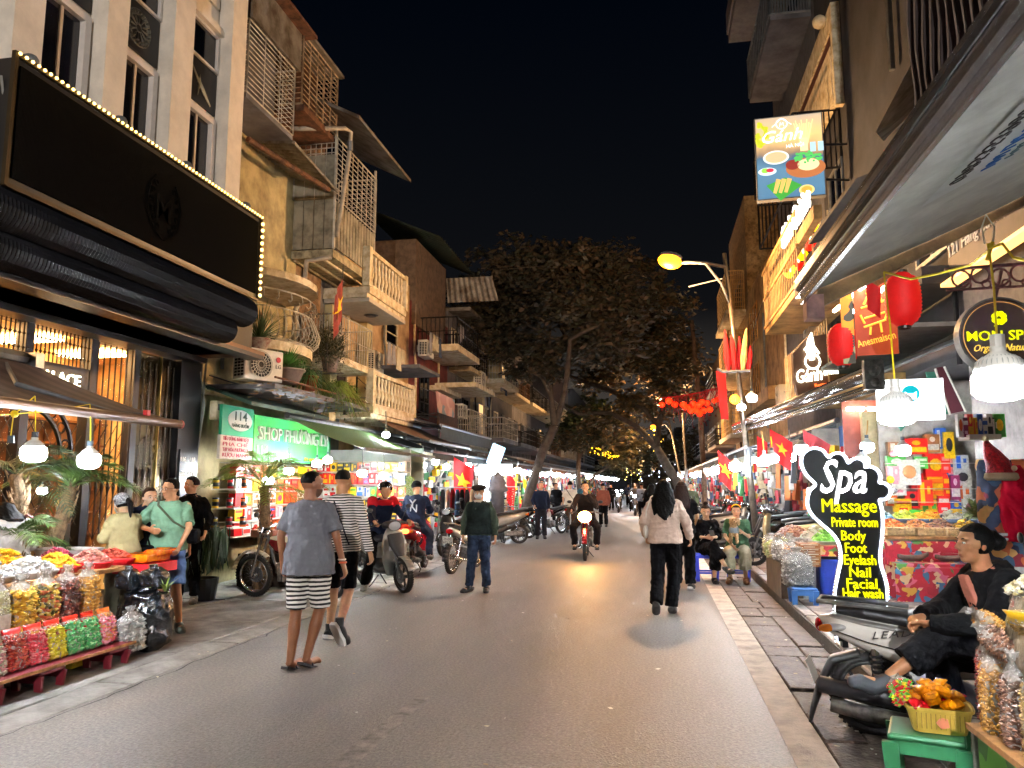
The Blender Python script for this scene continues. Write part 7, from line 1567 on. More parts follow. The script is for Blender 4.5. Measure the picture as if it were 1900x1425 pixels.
def pot(label,p,r,h,m,n,L,lm,seed,droop=.5,spread=1.,w=.014,up=.6):
 t=thing('potted_plant',label,'plant',p);B().lathe([(0,0),(r*.7,0),(r,h*.9),(r*1.08,h*.9),(r*1.08,h),(r*.9,h),(r*.85,h*.9),(0,h*.9)],n=18).build('pot',m,t,True);spikes(t,(0,0,h*.9),n,L,lm,spread,w,up,seed=seed,droop=droop);return t
PK=mat('pot_ivory','d0bda0',.6,var=.25,scale=14,col2='a05a50');TC=mat('terracotta','9a4f30',.8,var=.15);TP=mat('pot_stone','9a8578',.8,var=.15)
pot('spiky plant in ivory pot on top of the air conditioner',LG_.location+V(0,0,.5),.17,.18,PK,120,.85,LEAF,1,.35,1,.013)
pot('bushy green plant in stone pot right of the air conditioner',onX(530,712,-6.1),.3,.24,TP,220,.55,mat('leaf_bright','5a8a3a',.5,var=.2),2,.3,1,.03);pot('trailing grass-like plant in terracotta pot on the ledge',onX(573,725,-6.0),.16,.26,TC,260,.75,LEAF,3,1.5,1.1,.01,.2);pot('long drooping plant at the right end of the ledge',onX(628,740,-5.85),.16,.2,TP,300,.85,LEAFY,4,1.7,1.1,.01,.2)
pot('feathery dark shrub hanging over the ledge',onX(612,690,-6.3),.18,.3,TP,420,1.15,mat('leaf_olive','4f4f36',.7,var=.3),5,.6,.9,.008,.5)
t=thing('dead_creeper','dry brown creeper draped along the ledge edge','plant',onX(560,760,-5.8));g=B();r_=random.Random(9)
for i in range(160):q=onX(r_.uniform(500,660),0,-5.75);zz_=zL-.08-r_.random()**2*.28;g.add([V(-5.75+r_.uniform(-.1,.1),q[1],zz_)-V(*t.location)+V(r_.uniform(-.02,.02),r_.uniform(-.02,.02),r_.uniform(-.02,.02))for _ in range(3)],[(0,1,2)])
tag(g.build('foliage',per_island('dry_leaves',['6b5238','8a6a44','4f4a30']),t),kind='stuff')
t=flag(onX(636,515,-5.6),.35,.8,R(-90),.6,'faded Vietnamese flag drooping below the tiled balcony',m=mat('faded_flag','8c3a34',.85,var=.2));B().tube([(0,0,-.9),(0,0,.25)],.01,5).build('staff',DARKM,t)
sr=thing('display_rack','tall packed display rack under the green awning','rack',(-5.9,15.2,0));zs=[.35,.62,.86,1.08,1.32,1.58,1.84,2.06]
part('back_panel',B().span((-6.95,15.3,.1),(-4.95,15.34,2.3)),mat('rack_white','d0d0cc',.6,var=.06),sr)
for z in zs:part('shelf',B().span((-6.9,15.0,z-.02),(-4.97,15.3,z-.005)),WHITEP,sr)
RW=[('d86018','e0ddd4'),('c8161a','d86018'),('c8161a','e0ddd4'),('1f1f24','e6b81a'),('e0ddd4','c8161a'),('e6b81a','3f9a3a'),('e0ddd4','2858a8'),('d8281c','e6b81a')]
for j in range(7):
 n=15 if j%2 else 13
 for i in range(n):
  w_=1.9/n;x=-6.88+w_*(i+.5);h=(zs[j+1]-zs[j])*ro.uniform(.78,.92);c_=RW[(j*3+i//3)%8]if ro.random()<.75 else(ro.choice(PAL),ro.choice(PAL));k=CN.get(c_[0])
  lb='%s %s, %s from left on the %s shelf of the display rack'%(k,'tin' if j==0 else 'packet',ORD[i],ORD[j])
  if j in(0,1)and i%2:tin((x,15.1,zs[j]),w_*.44,h,c_[0],c_[1],lb.replace('packet','tin'))
  else:carton((x,15.1,zs[j]),w_*.94,.14,h,c_[0],c_[1],lb,0,(i+j)%4,'packet','packet')
for j in range(5):
 for i in range(11):
  y0=11.7+i*.28;c_=(ro.choice(('c8161a','d8281c','e6b81a','d86018','e0ddd4','8a5a30')),ro.choice(PAL));carton((-6.75,y0,.75+j*.24),.25,.12,.21,c_[0],c_[1],'%s box, %s along the %s ledge of the wall rack under the signboard'%(CN[c_[0]],ORD[i],ORD[j]),PI/2,(i*2+j)%4)
wr_=thing('wall_rack','wall rack of boxes under the green signboard','rack',(-6.9,13.2,0))
for j in range(6):part('shelf',B().span((-6.95,11.5,.73+j*.24),(-6.66,14.9,.742+j*.24)),WHITEP,wr_)
cs=thing('candy_stand','sloping stand of candy crates in front of the green-signed shop','stall',(-5.9,12.5,0));part('frame',B().span((-6.5,11.4,0),(-5.2,14.3,.5)),mat('dark_skirt','33281f',.8),cs)
CC=[('e070a0','e8c0d0','c02858'),('e8e4d8','c8c83a','d88a30'),('8cc8a0','e0e0e0','3f9a6a'),('d86a30','c83a30','e8a060'),('7aa8d8','e8e8f0','4468b0'),('5a1c2c','7a2c3c','3c1018'),('e0d890','c8d860','f0f0d0')];k=0
for j in range(3):
 for i in range(5):
  x=-5.35-j*.38;y0=11.65+i*.55;c_=CC[k%7];k+=1;ct=thing('candy_crate','crate of %s sweets, %s from near end, %s row of the candy stand'%(('pink','cream','mint','orange','blue','wine','lemon')[(k-1)%7],ORD[i],('front','middle','back')[j]),'crate',(x,y0,.5+j*.13));B().span((-.18,-.26,0),(.18,.26,.11)).build('crate',mat('crate_wood','7a4a30',.7,var=.2),ct)
  b=B()
  for q in range(90):nut(b,(ro.uniform(-.17,.17),ro.uniform(-.25,.25),.12+ro.random()*.05),ro.uniform(.018,.028))
  tag(b.build('sweets',per_island('heap_'+''.join(c_),list(c_),.35,.4),ct),kind='stuff')
for i,(px,py,y0)in enumerate(((498,893,11.6),(536,876,12.2),(588,862,12.8),(608,855,13.6),(672,880,12.9),(712,884,14.2),(716,808,16.0))):bulb(onY(px,py,y0),.075,'%s bulb counted from the left under the green awning'%ORD[i],onY(px,py-45,y0),wire=GREYW,lit=LITW,group='bulbs of the green-signed shop',n=10)
t=thing('glass_cabinet','glass cabinet of jars behind the young man in black','cabinet',(-6.6,11.3,.9));
for k in range(3):B().span((-.2,-.25,k*.3),(.2,.25,k*.3+.02)).build('shelf',WHITEP,t)
for k in range(9):tin((-6.75+(k%3)*.15,11.1+(k%3)*.16,.92+(k//3)*.3),.05,.16,('e6b81a','c8161a','d86018')[k%3],'1f1f24','%s jar, %s in the small glass cabinet'%(('yellow','red','orange')[k%3],ORD[k]),'jar','jar')
t=thing('hanging_plant','pale green trailing plant hanging at the end of the goods rack','plant',onY(752,895,15.2));g=B();r_=random.Random(4)
for i in range(900):a=r_.uniform(0,6.3);q=r_.random()**.5*.19;z=.12-r_.random()**1.3*.55;g.add([V(q*math.cos(a),q*math.sin(a),z)+V(r_.uniform(-.025,.025),r_.uniform(-.025,.025),r_.uniform(-.025,.025))for _ in range(3)],[(0,1,2)])
tag(g.build('foliage',per_island('pale_leaves',['8cae5a','6f9446','b0c47c']),t),kind='stuff')
# further shops, both sides
FM=[mat('shop_wall_pale','b8b4a8',.8,var=.15),mat('shop_wall_grey','8a8a88',.8,var=.2),mat('shop_wall_cream','c8b890',.8,var=.15)]
mix=[per_island('mixed_goods_%d'%i,c,.6)for i,c in enumerate((['2a2a30','c8c4bc','a02028','3c5070','8a7a60'],['c81a20','e0b020','e0ddd4','3f7a4a','2a2a30'],['1c1c20','5a4a3a','c86a30','8a1a24','b0aca4']))]
def goods_mass(label,x0,x1,y0,y1,z0,z1,n,m,s=.1,hang=False):
 t=thing('shop_goods',label,'goods',((x0+x1)/2,(y0+y1)/2,z0));b=B()
 for i in range(n):
  w_=s*ro.uniform(.5,1.3);h=s*ro.uniform(.6,1.5)*(2.6 if hang else 1);x=ro.uniform(x0,x1);y=ro.uniform(y0,y1);z=ro.uniform(z0+h/2,z1)
  b.box((x,y,z),(w_,w_*ro.uniform(.4,1),h),Matrix.Rotation(ro.uniform(0,3),3,'Z')@Matrix.Rotation(ro.uniform(-.2,.2),3,'X'),ro.uniform(.6,1))
 o=part('goods',b,m,t);o['kind']='stuff';return t
def lowshop(label,s,y0,y1,k,aw=True,nb=2,gx=None):
 nb+=y0>16
 X=-6.96 if s<0 else 3.76;xi=X-s*.9 if gx is None else gx
 t=thing('market_shop','lit market shop '+label,'shop',(X,(y0+y1)/2,0));part('back_wall',B().span((X,y0,.0),(X-s*.05,y1,2.75)),FM[k%3],t);part('side_post',B().span((X,y0,0),(X-s*.6,y0+.12,2.7)),FM[(k+1)%3],t)
 part('fascia',B().span((X-s*.051,y0+.13,2.3),(X-s*.14,y1,2.72)),ro.choice((mat('fascia_blue','2a4f8a',.5),mat('fascia_red','9a2420',.5),mat('fascia_cream','cfc8a8',.5))),t)
 if aw:awning('awning '+label,X-s*.1,2.85,X-s*1.9,2.35,y0+.1,y1-.1,ro.choice((mat('slate_canvas','343c3c'),mat('tan_canvas','6b5240',.85,var=.15),mat('grey_canvas','6a6c6e',.85,var=.15))),.18)
 goods_mass('massed wares on the wall '+label,min(X-s*.1,xi),max(X-s*.1,xi),y0+.3,y1-.2,.3,2.2,int(70*(y1-y0)/3),mix[k%3],.16,k%2==0)
 for i in range(nb):bulb((X-s*(1.5 if y0<50 else 2.1),y0+(y1-y0)*(i+.6)/nb,2.02+.1*(i%2)),.085 if y0<24 else .12,'%s hanging bulb %s'%(('nearer','middle','further','last')[i],label),(X-s*1.5,y0+(y1-y0)*(i+.6)/nb,2.5),GREYW and LITF,GREYW,n=8)
for i,(a,c,lb)in enumerate(((17.2,20.4,'with hanging bags beside the green awning'),(20.5,24.2,'behind the bead stand'),(24.4,28.5,'left of the leaning trunk'),(28.7,33,'just beyond the leaning trunk'),(33.2,38,'behind the second left tree'),(38.2,45,'far down the left side'),(45.2,56,'at the end of the left side'))):lowshop(lb,-1,a,c,i,True,2 if c<40 else 3)
for i,(a,c,lb)in enumerate(((12.6,16.2,'behind the champagne scooter'),(16.4,20.5,'beyond the lamp pole'),(20.7,25,'under the lantern chain'),(25.2,31,'mid-way down the right side'),(31.2,38,'far down the right side'),(38.2,50,'at the end of the right side'))):lowshop(lb,1,a,c,i+1,i>0,2 if c<30 else 3)
SGN=lamp('box_white','f2faff',7)
t=thing('light_box','blazing white light box under the left awnings','sign',onY(920,872,22));B().box((0,0,0),(.95,.12,.32)).build('case',SGN,t);B().box((-.35,.02,-.65),(.3,.1,1.0)).build('lower_box',SGN,t)
t=thing('tilted_light_box','tilted blue-white light box above the bead stand','sign',onY(920,845,22.6),R(-15));B().box((0,0,0),(.4,.1,.62),Matrix.Rotation(R(22),3,'Y')).build('panel',lamp('box_blue','a8dcff',2.2),t);text('SALE',.2,(-.16,-.06,-.05),(1,0,0),(0,0,1),lamp('box_pink','f06090',1.5),parent=t,depth=.004)
flag(onY(842,848,19.2),.55,.95,R(-10),.35,'Vietnamese flag on a tilted staff over the shirt racks',staff=onY(805,900,19.2))
flag(onY(735,838,16.3),.35,.7,R(-80),.2,'furled dark red flag by the goods rack',m=mat('flag_dark','7a1820',.8));flag(onY(940,868,24),.3,1.0,R(-10),.5,'small red pennant before the leaning trunk',False)
t=thing('white_shutter','pale metal shutter door between goods rack and bag stall','door',(-6.0,17.0,0));part('panel',B().span((-6.9,17.0,0),(-5.2,17.06,2.4)),mat('shutter_pale','a9bab0',.5,var=.08),t)
for k in range(5):part('door_leaf',B().span((-6.88+k*.34,16.97,.05),(-6.57+k*.34,16.995,2.38)),mat('shutter_pale','a9bab0'),t)
for(x,y0,n,lb,hc_)in((-4.75,18.9,9,'shirt rack under the red flag',0),(-4.7,23.4,12,'bead and necklace stand left of the leaning trunk',1)):
 t=thing('clothes_rack',lb,'rack',(x,y0,0));B().tube([(-.6,0,0),(-.6,0,1.5),(.6,0,1.5),(.6,0,0)],.02,6).tube([(-.6,0,.9),(.6,0,.9)],.015,5).build('frame',STEEL,t)
 for i in range(n):
  c_=['b0a080','2a2a2e','c86a30','8a1a24','c8b890','5a3a28','d04020'][(i+hc_)%7]if hc_ else['2a2a30','c8c4bc','6a1820','3c5070','1c1c20'][i%5]
  b=B()
  if hc_:
   for q in range(14):nut(b,(ro.uniform(-.02,.02),ro.uniform(-.02,.02),1.42-q*.07),.022)
  else:b.loft([ring(V(0,0,1.45),.02,.12,(1,0,0),(0,0,1),8),ring(V(0,0,1.35),.03,.2,(1,0,0),(0,0,1),8),ring(V(0,0,.8),.04,.2,(1,0,0),(0,0,1),8)])
  put('garment' if not hc_ else 'bead_string',b.mesh('g',cloth('g_'+c_,c_)),t,(-.5+i*1.0/(n-1),0,0))
t=thing('stone_lantern','grey stacked stone-like urn above the bead stand','ornament',(-4.35,21.4,.0));B().lathe([(0,0),(.2,0),(.18,1.35),(.3,1.4),(.26,1.5),(.2,1.55),(.25,1.62),(.16,1.7),(.19,1.78),(.08,1.86),(0,1.95)],n=16).build('urn',GREYP,t,True)
t=thing('wall_cloth','pink cloth banner hung over a dark balcony','cloth',onX(825,750,-6.0));part('cloth',B().add([onX(808,725,-5.95),onX(843,742,-5.95),onX(842,775,-5.95),onX(812,765,-5.95)]+[p+V(.02,0,0)for p in(onX(808,725,-5.95),onX(843,742,-5.95),onX(842,775,-5.95),onX(812,765,-5.95))],[(0,1,2,3),(7,6,5,4)]),patches('pink_cloth',['c8a090','b88a80','c8a090','7a8a90'],3,.8),t)
aircon(-6.3,27.6,5.1,-1,'dim air conditioner on the buff house left of the tree',.8,.6,.3,False)
t=thing('gold_tinsel','golden foil garland lights over the far left shop','garland',(-2.2,36,3));b=B()
for k in range(34):q=onY(1098+k*1.5+ro.uniform(-4,4),835+k*.45+ro.uniform(-7,5),36);b.ball(q,ro.uniform(.015,.035),4,3)
tag(part('foil_lights',b,lamp('gold_light','ffb820',5),t),kind='stuff')
for nm,lb,c_,x0,x1,y0_,y1_,n in(('fairy','yellow fairy lights in the far middle trees','ffe070',1160,1195,868,892,16),('fairyw','white and blue fairy lights far right of the road','c8d8ff',1185,1275,860,900,26),('tree_wrap','gold light chain wrapped on the right leaning trunk','ffc040',1200,1232,800,842,10)):
 t=thing('fairy_lights',lb,'fairy lights',onY(x0,y1_,46));b=B()
 for k in range(n):b.ball(onY(ro.uniform(x0,x1),ro.uniform(y0_,y1_),46),ro.uniform(.015,.035),4,3)
 tag(part('points',b,lamp(nm,c_,6),t),kind='stuff')
 # trees
BARK=mat('bark','463e36',.9,var=.25,scale=5,bump=.8,bscale=14)
def tree(label,Y,limbs,blobs,nleaf,cols,ls,seed,side=0):
 t=thing('street_tree',label,'tree',onY(limbs[0][0][0],limbs[0][0][1],Y)*1);t.location[2]=0;b=B();r_=random.Random(seed)
 for L_ in limbs:
  pts=[onY(x,y,Y+(q[0]if q else 0))for x,y,_,*q in L_];b.tube(pts,[w*Y/FPX for _,_,w,*q in L_],9)
 part('trunk',b,BARK,t,smooth=True)
 g=B();tw=B();tot=sum(r*s_ for _,_,r,s_,_ in blobs)
 for(x,y,rx,ry,dz)in blobs:
  n=int(nleaf*rx*ry/tot);c=onY(x,y,Y+dz);rx_,ry_=rx*Y/FPX,ry*Y/FPX;cl=[(r_.gauss(0,.48),r_.gauss(0,.48),r_.gauss(0,.48))for _ in range(max(3,n//26))]
  for q in cl:e_=c+V(q[0]*rx_,q[1]*rx_*.8,q[2]*ry_);tw.tube([c.lerp(e_,.35),e_],[.02,.008],3)
  for i in range(n):
   q=cl[r_.randrange(len(cl))];p=c+V((q[0]+r_.gauss(0,.13))*rx_,(q[1]+r_.gauss(0,.15))*rx_*.8,(q[2]+r_.gauss(0,.13))*ry_)
   a=r_.uniform(0,6.28);d=V(math.cos(a),math.sin(a),r_.uniform(-.9,.3)).normalized();s_=d.cross(V(r_.uniform(-1,1),r_.uniform(-1,1),1)).normalized();l=ls*r_.uniform(.6,1.2)
   g.add([p,p+d*l*.5+s_*l*.27,p+d*l,p+d*l*.5-s_*l*.27],[(0,1,2,3)])
 part('twigs',tw,BARK,t)['kind']='stuff';o=part('crown',g,per_island('leaves_%d'%seed,cols,.6),t);o['kind']='stuff';return t
tree('big tree with leaning trunk on the left kerb, crown over the road',26.4,[[(967,985,12),(985,905,9),(1008,835,8.5),(1030,790,8)],[(1030,790,8),(1022,735,5.5),(1018,660,5,1),(1002,618,4,1),(975,600,2.5,1)],[(1030,790,7),(1045,740,5.5),(1053,690,5,-1),(1058,630,4,-1),(1085,615,3,-2),(1110,605,1.5,-2)],[(1022,735,4),(1005,700,3),(985,690,2),(960,650,1.5)],[(1058,640,3),(1040,610,2),(1030,580,1)],[(1018,660,3),(1022,600,2),(1060,540,1)]],[(900,540,65,38,1),(960,500,75,45,0),(1040,490,80,42,-1),(1110,510,80,50,0),(1060,640,60,35,0),(1130,630,60,40,-1),(930,640,55,35,2),(870,590,45,30,1),(1010,680,40,25,0),(930,590,60,35,2),(1010,560,70,40,1),(1090,575,70,40,-1),(985,640,45,28,1),(1160,560,60,45,0),(960,690,30,18,1),(1075,470,40,22,-2)],23000,['37332a','2a2a22','403a2d','2f3226','4c4034'],.25,31)
tree('right-hand tree arching its limbs back over the road',35.0,[[(1292,955,10),(1262,905,9),(1238,865,8),(1218,830,7)],[(1218,830,6),(1180,790,5),(1130,765,4.5),(1075,768,3.5),(1040,745,2.5)],[(1218,830,6.5),(1222,790,5.5),(1195,758,5),(1140,728,4.5),(1075,705,3.5),(1040,690,2)],[(1222,790,6),(1235,740,5.5),(1215,705,5),(1175,665,4),(1130,630,3),(1095,605,1.5)],[(1215,705,3),(1240,660,2),(1235,600,1)]],[(1170,600,70,45,0),(1225,610,60,55,0),(1235,680,55,45,-1),(1160,680,70,35,1),(1100,700,60,28,1),(1250,740,45,35,0),(1180,745,50,22,0),(1215,550,45,35,0),(1190,500,40,25,0),(1110,800,55,30,3),(1060,820,40,22,3),(1270,660,35,40,0),(1140,780,60,25,1),(1200,640,60,40,-1)],18000,['4f452f','3a3826','5c4c33','363724','6e5636'],.28,37)
tree('dark green bushy tree hanging over the far left awnings',44,[[(1078,930,5),(1072,880,4.5),(1075,830,4)],[(1075,850,3),(1100,800,2)]],[(1090,790,50,32,0),(1130,800,40,30,0),(1050,800,35,25,0),(1110,760,40,20,0)],5000,['2c3a24','24301e','3a4426'],.3,41)
tree('slim crooked tree before the far left shops',40,[[(1068,960,3.5),(1085,915,3.2),(1105,880,3),(1130,865,2.5),(1150,840,2)]],[(1165,835,40,30,0),(1130,850,25,16,0)],1800,['3d3c22','4c4426'],.26,43)
tree('far dim tree closing the avenue in the middle',60,[[(1180,930,2.5),(1190,880,2.2),(1200,850,2)]],[(1190,850,45,30,0),(1230,830,40,30,0),(1150,865,30,18,0),(1280,840,30,35,0)],4000,['2e2c1e','3a3422','262a1c'],.35,47)
# overhead cables
def cable(label,pts,r=.008,m=BLACK,n=12,sag=.3):
 P_=[Vector(p)for p in pts];out=[]
 for a,c_ in zip(P_,P_[1:]):
  for i in range(n):f=i/n;out.append(a.lerp(c_,f)-V(0,0,sag*4*f*(1-f)*(c_-a).length/10))
 out.append(P_[-1]);t=thing('cable',label,'cable',P_[0]);part('cable',B().tube(out,r,4),m,t);return t
cable('black cable running along the left facades at first floor',[(-6.9,11,3.3),(-6.6,17,3.6),(-6.7,24,3.8),(-6.7,33,4.2)],.012);cable('second black cable under the first on the left facades',[(-6.9,11,3.1),(-6.7,16,3.3),(-6.8,25,3.5)],.01);cable('cable across the road by the lamp arm',[onY(1278,532,16.5),onY(1340,517,16.6)],.012,GREYW,sag=.0)
cable('thin wire swinging down the amber house front',[(3.7,20,9),(3.2,25,6.5),(3.6,30,4)],.012);cable('loose wires dangling by the green sign',[onX(372,690,-6.8),onX(380,750,-6.8),onX(368,830,-6.8)],.01,GREYW);cable('pale conduit down the corner by the meter',[onX(386,640,-6.9),onX(378,720,-6.9),onX(372,800,-6.9)],.02,GREYM,sag=0)
for s_,lst in((-1,((56,66),(66,78),(78,92),(92,108))),(1,((50,60),(60,72),(72,88),(88,108)))):
 for i,(a,c)in enumerate(lst):lowshop('%s of the dense far stalls on the %s side'%(ORD[i],'left' if s_<0 else 'right'),s_,a,c,i,True,3)
for i in range(14):
 x,y0=ro.uniform(-3.6,.6),44+i*3.6
 if i%2:person('tiny distant walker, %s of the crowd far down the road'%ORD[i],(x,y0),R(ro.choice((0,180))),1.62,{},(0,1,-.1),SKIN,.035,((GRY,BLK,CREAMC,NAVY,OLV)[i%5],'long',.1,.03,'round'),(BLK,'long',.02),'short',shoes=(BSHOE,'low'),detail=False)
 else:place(scooter('tiny distant oncoming scooter, %s of the far traffic'%ORD[i],BLKP,head=HLW),x,y0,R(180))
 # clutter on the facades: pipes, meters, laundry, cables
rk=random.Random(77)
for i in range(16):
 s_=-1 if i<9 else 1;y0=(11.4+i*2.6)if s_<0 else 10.2+(i-9)*4.1;X=(-6.93 if s_<0 else 3.73);z0=rk.uniform(2.9,3.6);z1=z0+rk.uniform(2.0,4.0)
 t=thing('wall_pipe','%s thin drain pipe from the near end on the %s facades'%(ORD[i if s_<0 else i-9],'left' if s_<0 else 'right'),'pipe',(X,y0,z0));k=rk.uniform(-.3,.3);B().tube([(0,0,0),(0,0,(z1-z0)*.5),(0,k,(z1-z0)*.62),(0,k,z1-z0)],.035,6).build('pipe',rk.choice((GREYM,CREAM,DARKM)),t)
for i in range(8):
 s_=-1 if i<5 else 1;y0=12.2+(i%5)*4.4;X=-6.93 if s_<0 else 3.73;aircon(X-s_*.18,y0+1.2,rk.uniform(3.7,5.4),s_,'weathered air conditioner, %s from the near end, fixed on the %s facades'%(ORD[i%5],'left' if s_<0 else 'right'),.7,.5,.3,False)
for i in range(6):
 y0=17.6+i*3.4;zz=4.9+(i%3)*.9;t=thing('laundry','laundry hung on a balcony line, %s from the near end of the left row'%ORD[i],'laundry',(-6.1,y0,zz));B().tube([(0,-.7,.02),(0,.7,.02)],.006,4).build('line',GREYM,t)
 for k in range(4):
  g=B();w_=rk.uniform(.14,.24);h=rk.uniform(.35,.6);yy=-.6+k*.33;g.add([(0,yy,0),(0,yy+w_,0),(.03,yy+w_,-h),(-.02,yy,-h*.95)],[(0,1,2,3)]);c_=rk.choice(('8a8a90','4a5568','7a3a3a','b0a890','303036'));put('garment',bake(g.mesh('g',cloth('g_'+c_,c_)),lambda o:setmod(o,'SOLIDIFY',thickness=.015)),t)
for i in range(9):
 y0=11+rk.random()*10;s_=-1 if i<6 else 1;X=-6.75 if s_<0 else 3.5;z=rk.uniform(3.0,3.9);cable('%s slack bundle of black wires along the %s facades'%(ORD[i if i<6 else i-6],'left' if s_<0 else 'right'),[(X,y0,z),(X+rk.uniform(-.1,.25)*-s_,y0+rk.uniform(3,6),z+rk.uniform(-.2,.5)),(X,y0+rk.uniform(8,14),z+rk.uniform(0,.8))],.012,BLACK,10,rk.uniform(.2,.5))
for(s_,y0,z)in((-1,30.2,3.6),(-1,35.0,5.9),(1,33.4,4.0),(1,46,3.8),(-1,47,3.7)):
 X=-6.97 if s_<0 else 3.77;t=thing('lit_window','warm lit window at %s on the %s facades'%({30.2:'the buff house',35.0:'the dim stacked-balcony house',33.4:'the caged ochre house',46:'the deep brown house',47:'the house behind the crown'}[y0],'left' if s_<0 else 'right'),'window',(X,y0,z));B().span((-.02,0,0),(.02,.9,1.2)).build('pane',lamp('lit_room','ffcf8a',.8),t);B().span((-.05,-.05,-.06),(.05,.95,-.001)).span((-.05,-.05,1.201),(.05,.95,1.26)).span((-.05,-.05,0),(.05,-.001,1.2)).span((-.05,.901,0),(.05,.95,1.2)).build('frame',GREYM,t)
for i,(px,py,r_,n,cs_,lb)in enumerate(((606,640,.55,1500,['4a4a30','3a3f28','5c5436'],'dense olive shrub overgrowing the upper ledge'),(640,735,.42,1100,['55702f','466028','6f8438'],'bright drooping foliage spilling off the ledge end'),(545,690,.32,700,['4f7a34','3f6428','6a9444'],'leafy green bush between the pots on the ledge'))):
 c=onX(px,py,-6.15);t=thing('ledge_shrub',lb,'plant',c);g=B()
 for k in range(n):
  a_=rk.uniform(0,6.28);q=rk.random()**.5*r_;p=V(q*math.cos(a_)*.55,q*math.sin(a_),rk.gauss(0,r_*.35));d=V(rk.uniform(-1,1),rk.uniform(-1,1),rk.uniform(-1.2,.5)).normalized()*.07;w_=d.cross(V(0,0,1)).normalized()*.014;g.add([p,p+d*.5+w_,p+d,p+d*.5-w_],[(0,1,2,3)])
 tag(g.build('foliage',per_island('ledge_leaves_%d'%i,cs_),t),kind='stuff');B().tube([(0,0,-r_*.9),(0,0,0),(0,.1,r_*.4)],[.03,.02,.008],5).build('stem',BARK,t)
 # right mid stall
s2=thing('awning','silver-barred awning over the middle right stall','awning',(3.4,11,3.3));A2=mat('awning_pale','8f9698',.6,var=.15,scale=2)
def rx(x,y,X=1.9):return onX(x,y,X)
a=rx(1618,690);c=rx(1362,792);part('canvas',B().add([a,c,(3.7,c[1],3.5),(3.7,a[1],3.3),a-V(0,0,.03),c-V(0,0,.03),(3.7,c[1],3.47),(3.7,a[1],3.27)],[(0,1,2,3),(7,6,5,4),(0,4,5,1),(3,2,6,7),(0,3,7,4)]),A2,s2)
part('roller_tube',B().tube([a,c],.07,10).tube([a-V(-.08,0,.1),c-V(-.08,0,.1)],.03,8).tube([a-V(.0,0,.16),c-V(0,0,.16)],.025,8),mat('anodised_bar','b9bcc0'),s2,smooth=True);part('end_bracket',B().box(a+V(0,-.03,-.03),(.16,.08,.26)).ball(a+V(0,-.08,-.0),.05,8,6).ball(a+V(0,-.08,-.1),.04,8,6),ENG,s2)
part('upper_fold',B().span((2.6,9.2,3.35),(3.5,15,3.4)),mat('grey_canvas','6a6c6e',.85,var=.15),s2)
FL=patches('floral_cloth',['9a1628','8c1224','a01a2c','9a1628','c8a040','8c1224','c86a80','3a6a8a','9a1628','4a7a3a','a01a2c','d8c090'],11,.75)
ts=thing('floral_table','market table draped in red floral cloth behind the spa sign','table',(3.7,11.5,.12))
part('table_top',B().span((2.95,10.95,.88),(4.85,12.5,.92)),TIMBER,ts);part('cloth_front',B().span((2.93,10.9,.14),(2.96,12.5,.87)).span((2.961,10.9,.14),(4.85,10.93,.86)),FL,ts);part('upper_step',B().span((3.0,11.75,.921),(4.85,12.5,1.03)),TIMBER,ts)
part('ledge',B().span((2.95,10.6,.56),(4.85,10.89,.60)),FL,ts);part('cloth_skirt',B().span((2.94,10.57,.14),(4.85,10.6,.559)),FL,ts)
BASK=mat('rattan','9a7a52',.8,var=.3,scale=30,bump=.5)
for i in range(5):t=thing('rattan_tray','rattan tray, %s from the spa sign along the table front'%ORD[i],'tray',(3.15+i*.37,11.06,.925));B().span((-.17,-.1,0),(.17,.1,.1)).build('tray',BASK,t,bevel=.01);B().tube([(-.1,-.1,.09),(-.1,-.11,.14),(0,-.115,.17),(.1,-.11,.14),(.1,-.1,.09)],.006,5).build('handle',BASK,t)
HR=[(('d86820','c85010','e88a40'),'orange dried fruit'),(('a8642c','8a4a28','c08040'),'brown dates'),(('5a3020','7a4a30','3c2018'),'dark raisins'),(('e0b030','c89018','eccb5a'),'yellow dried jackfruit'),(('8a4a50','a86a6a','6a3038'),'rose-brown nuts'),(('2a1c20','402a2c','1c1216'),'black plums'),(('88b8d8','c8dce8','5a90c0'),'blue wrapped sweets'),(('b0b838','8a9a28','d0cc60'),'lime sweets'),(('e0a020','d08810','f0c050'),'mango strips'),(('c8c4b0','e0dcc8','a8a490'),'cream coconut'),(('4a5a30','6a7a40','8a9a50'),'olive seeds'),(('c83a28','a82818','e06a50'),'red plums')]
for i,(c_,nm)in enumerate(HR):heap((3.16+(i%6)*.31,11.42+(i//6)*.5,.97+(i//6)*.11),.17,.22,.12,c_,.02,'mound of %s on the floral table'%nm,150,0,mat('tray_blue','4a5a7a',.4))
for i in range(4):t=thing('wooden_boat','dark wooden boat-shaped dish on the ledge, %s from the sign'%ORD[i],'dish',(3.2+i*.44,10.74,.64),R(15));put('hull',remesh(B().loft([ring(V(-.2,0,.05),.01,.03,(0,1,0),(1,0,0),10),ring(V(-.1,0,.02),.05,.04,(0,1,0),(1,0,0),10),ring(V(.1,0,.02),.05,.04,(0,1,0),(1,0,0),10),ring(V(.22,0,.07),.01,.03,(0,1,0),(1,0,0),10)]),.01,1,mat('dark_timber','4a3426')),t)
gr=thing('gift_shelf','tall shelf stacked with colourful gift boxes above the floral table','rack',(3.9,12.4,.12));Yg=12.2
def gx(px,Y=12.2):return onY(px,850,Y)[0]
def gzz(py,Y=12.2):return onY(1730,py,Y)[2]
part('back_panel',B().span((gx(1640),Yg+.22,1.03),(gx(1835),Yg+.25,3.1)),mat('rack_grey','9a948c',.7,var=.2),gr)
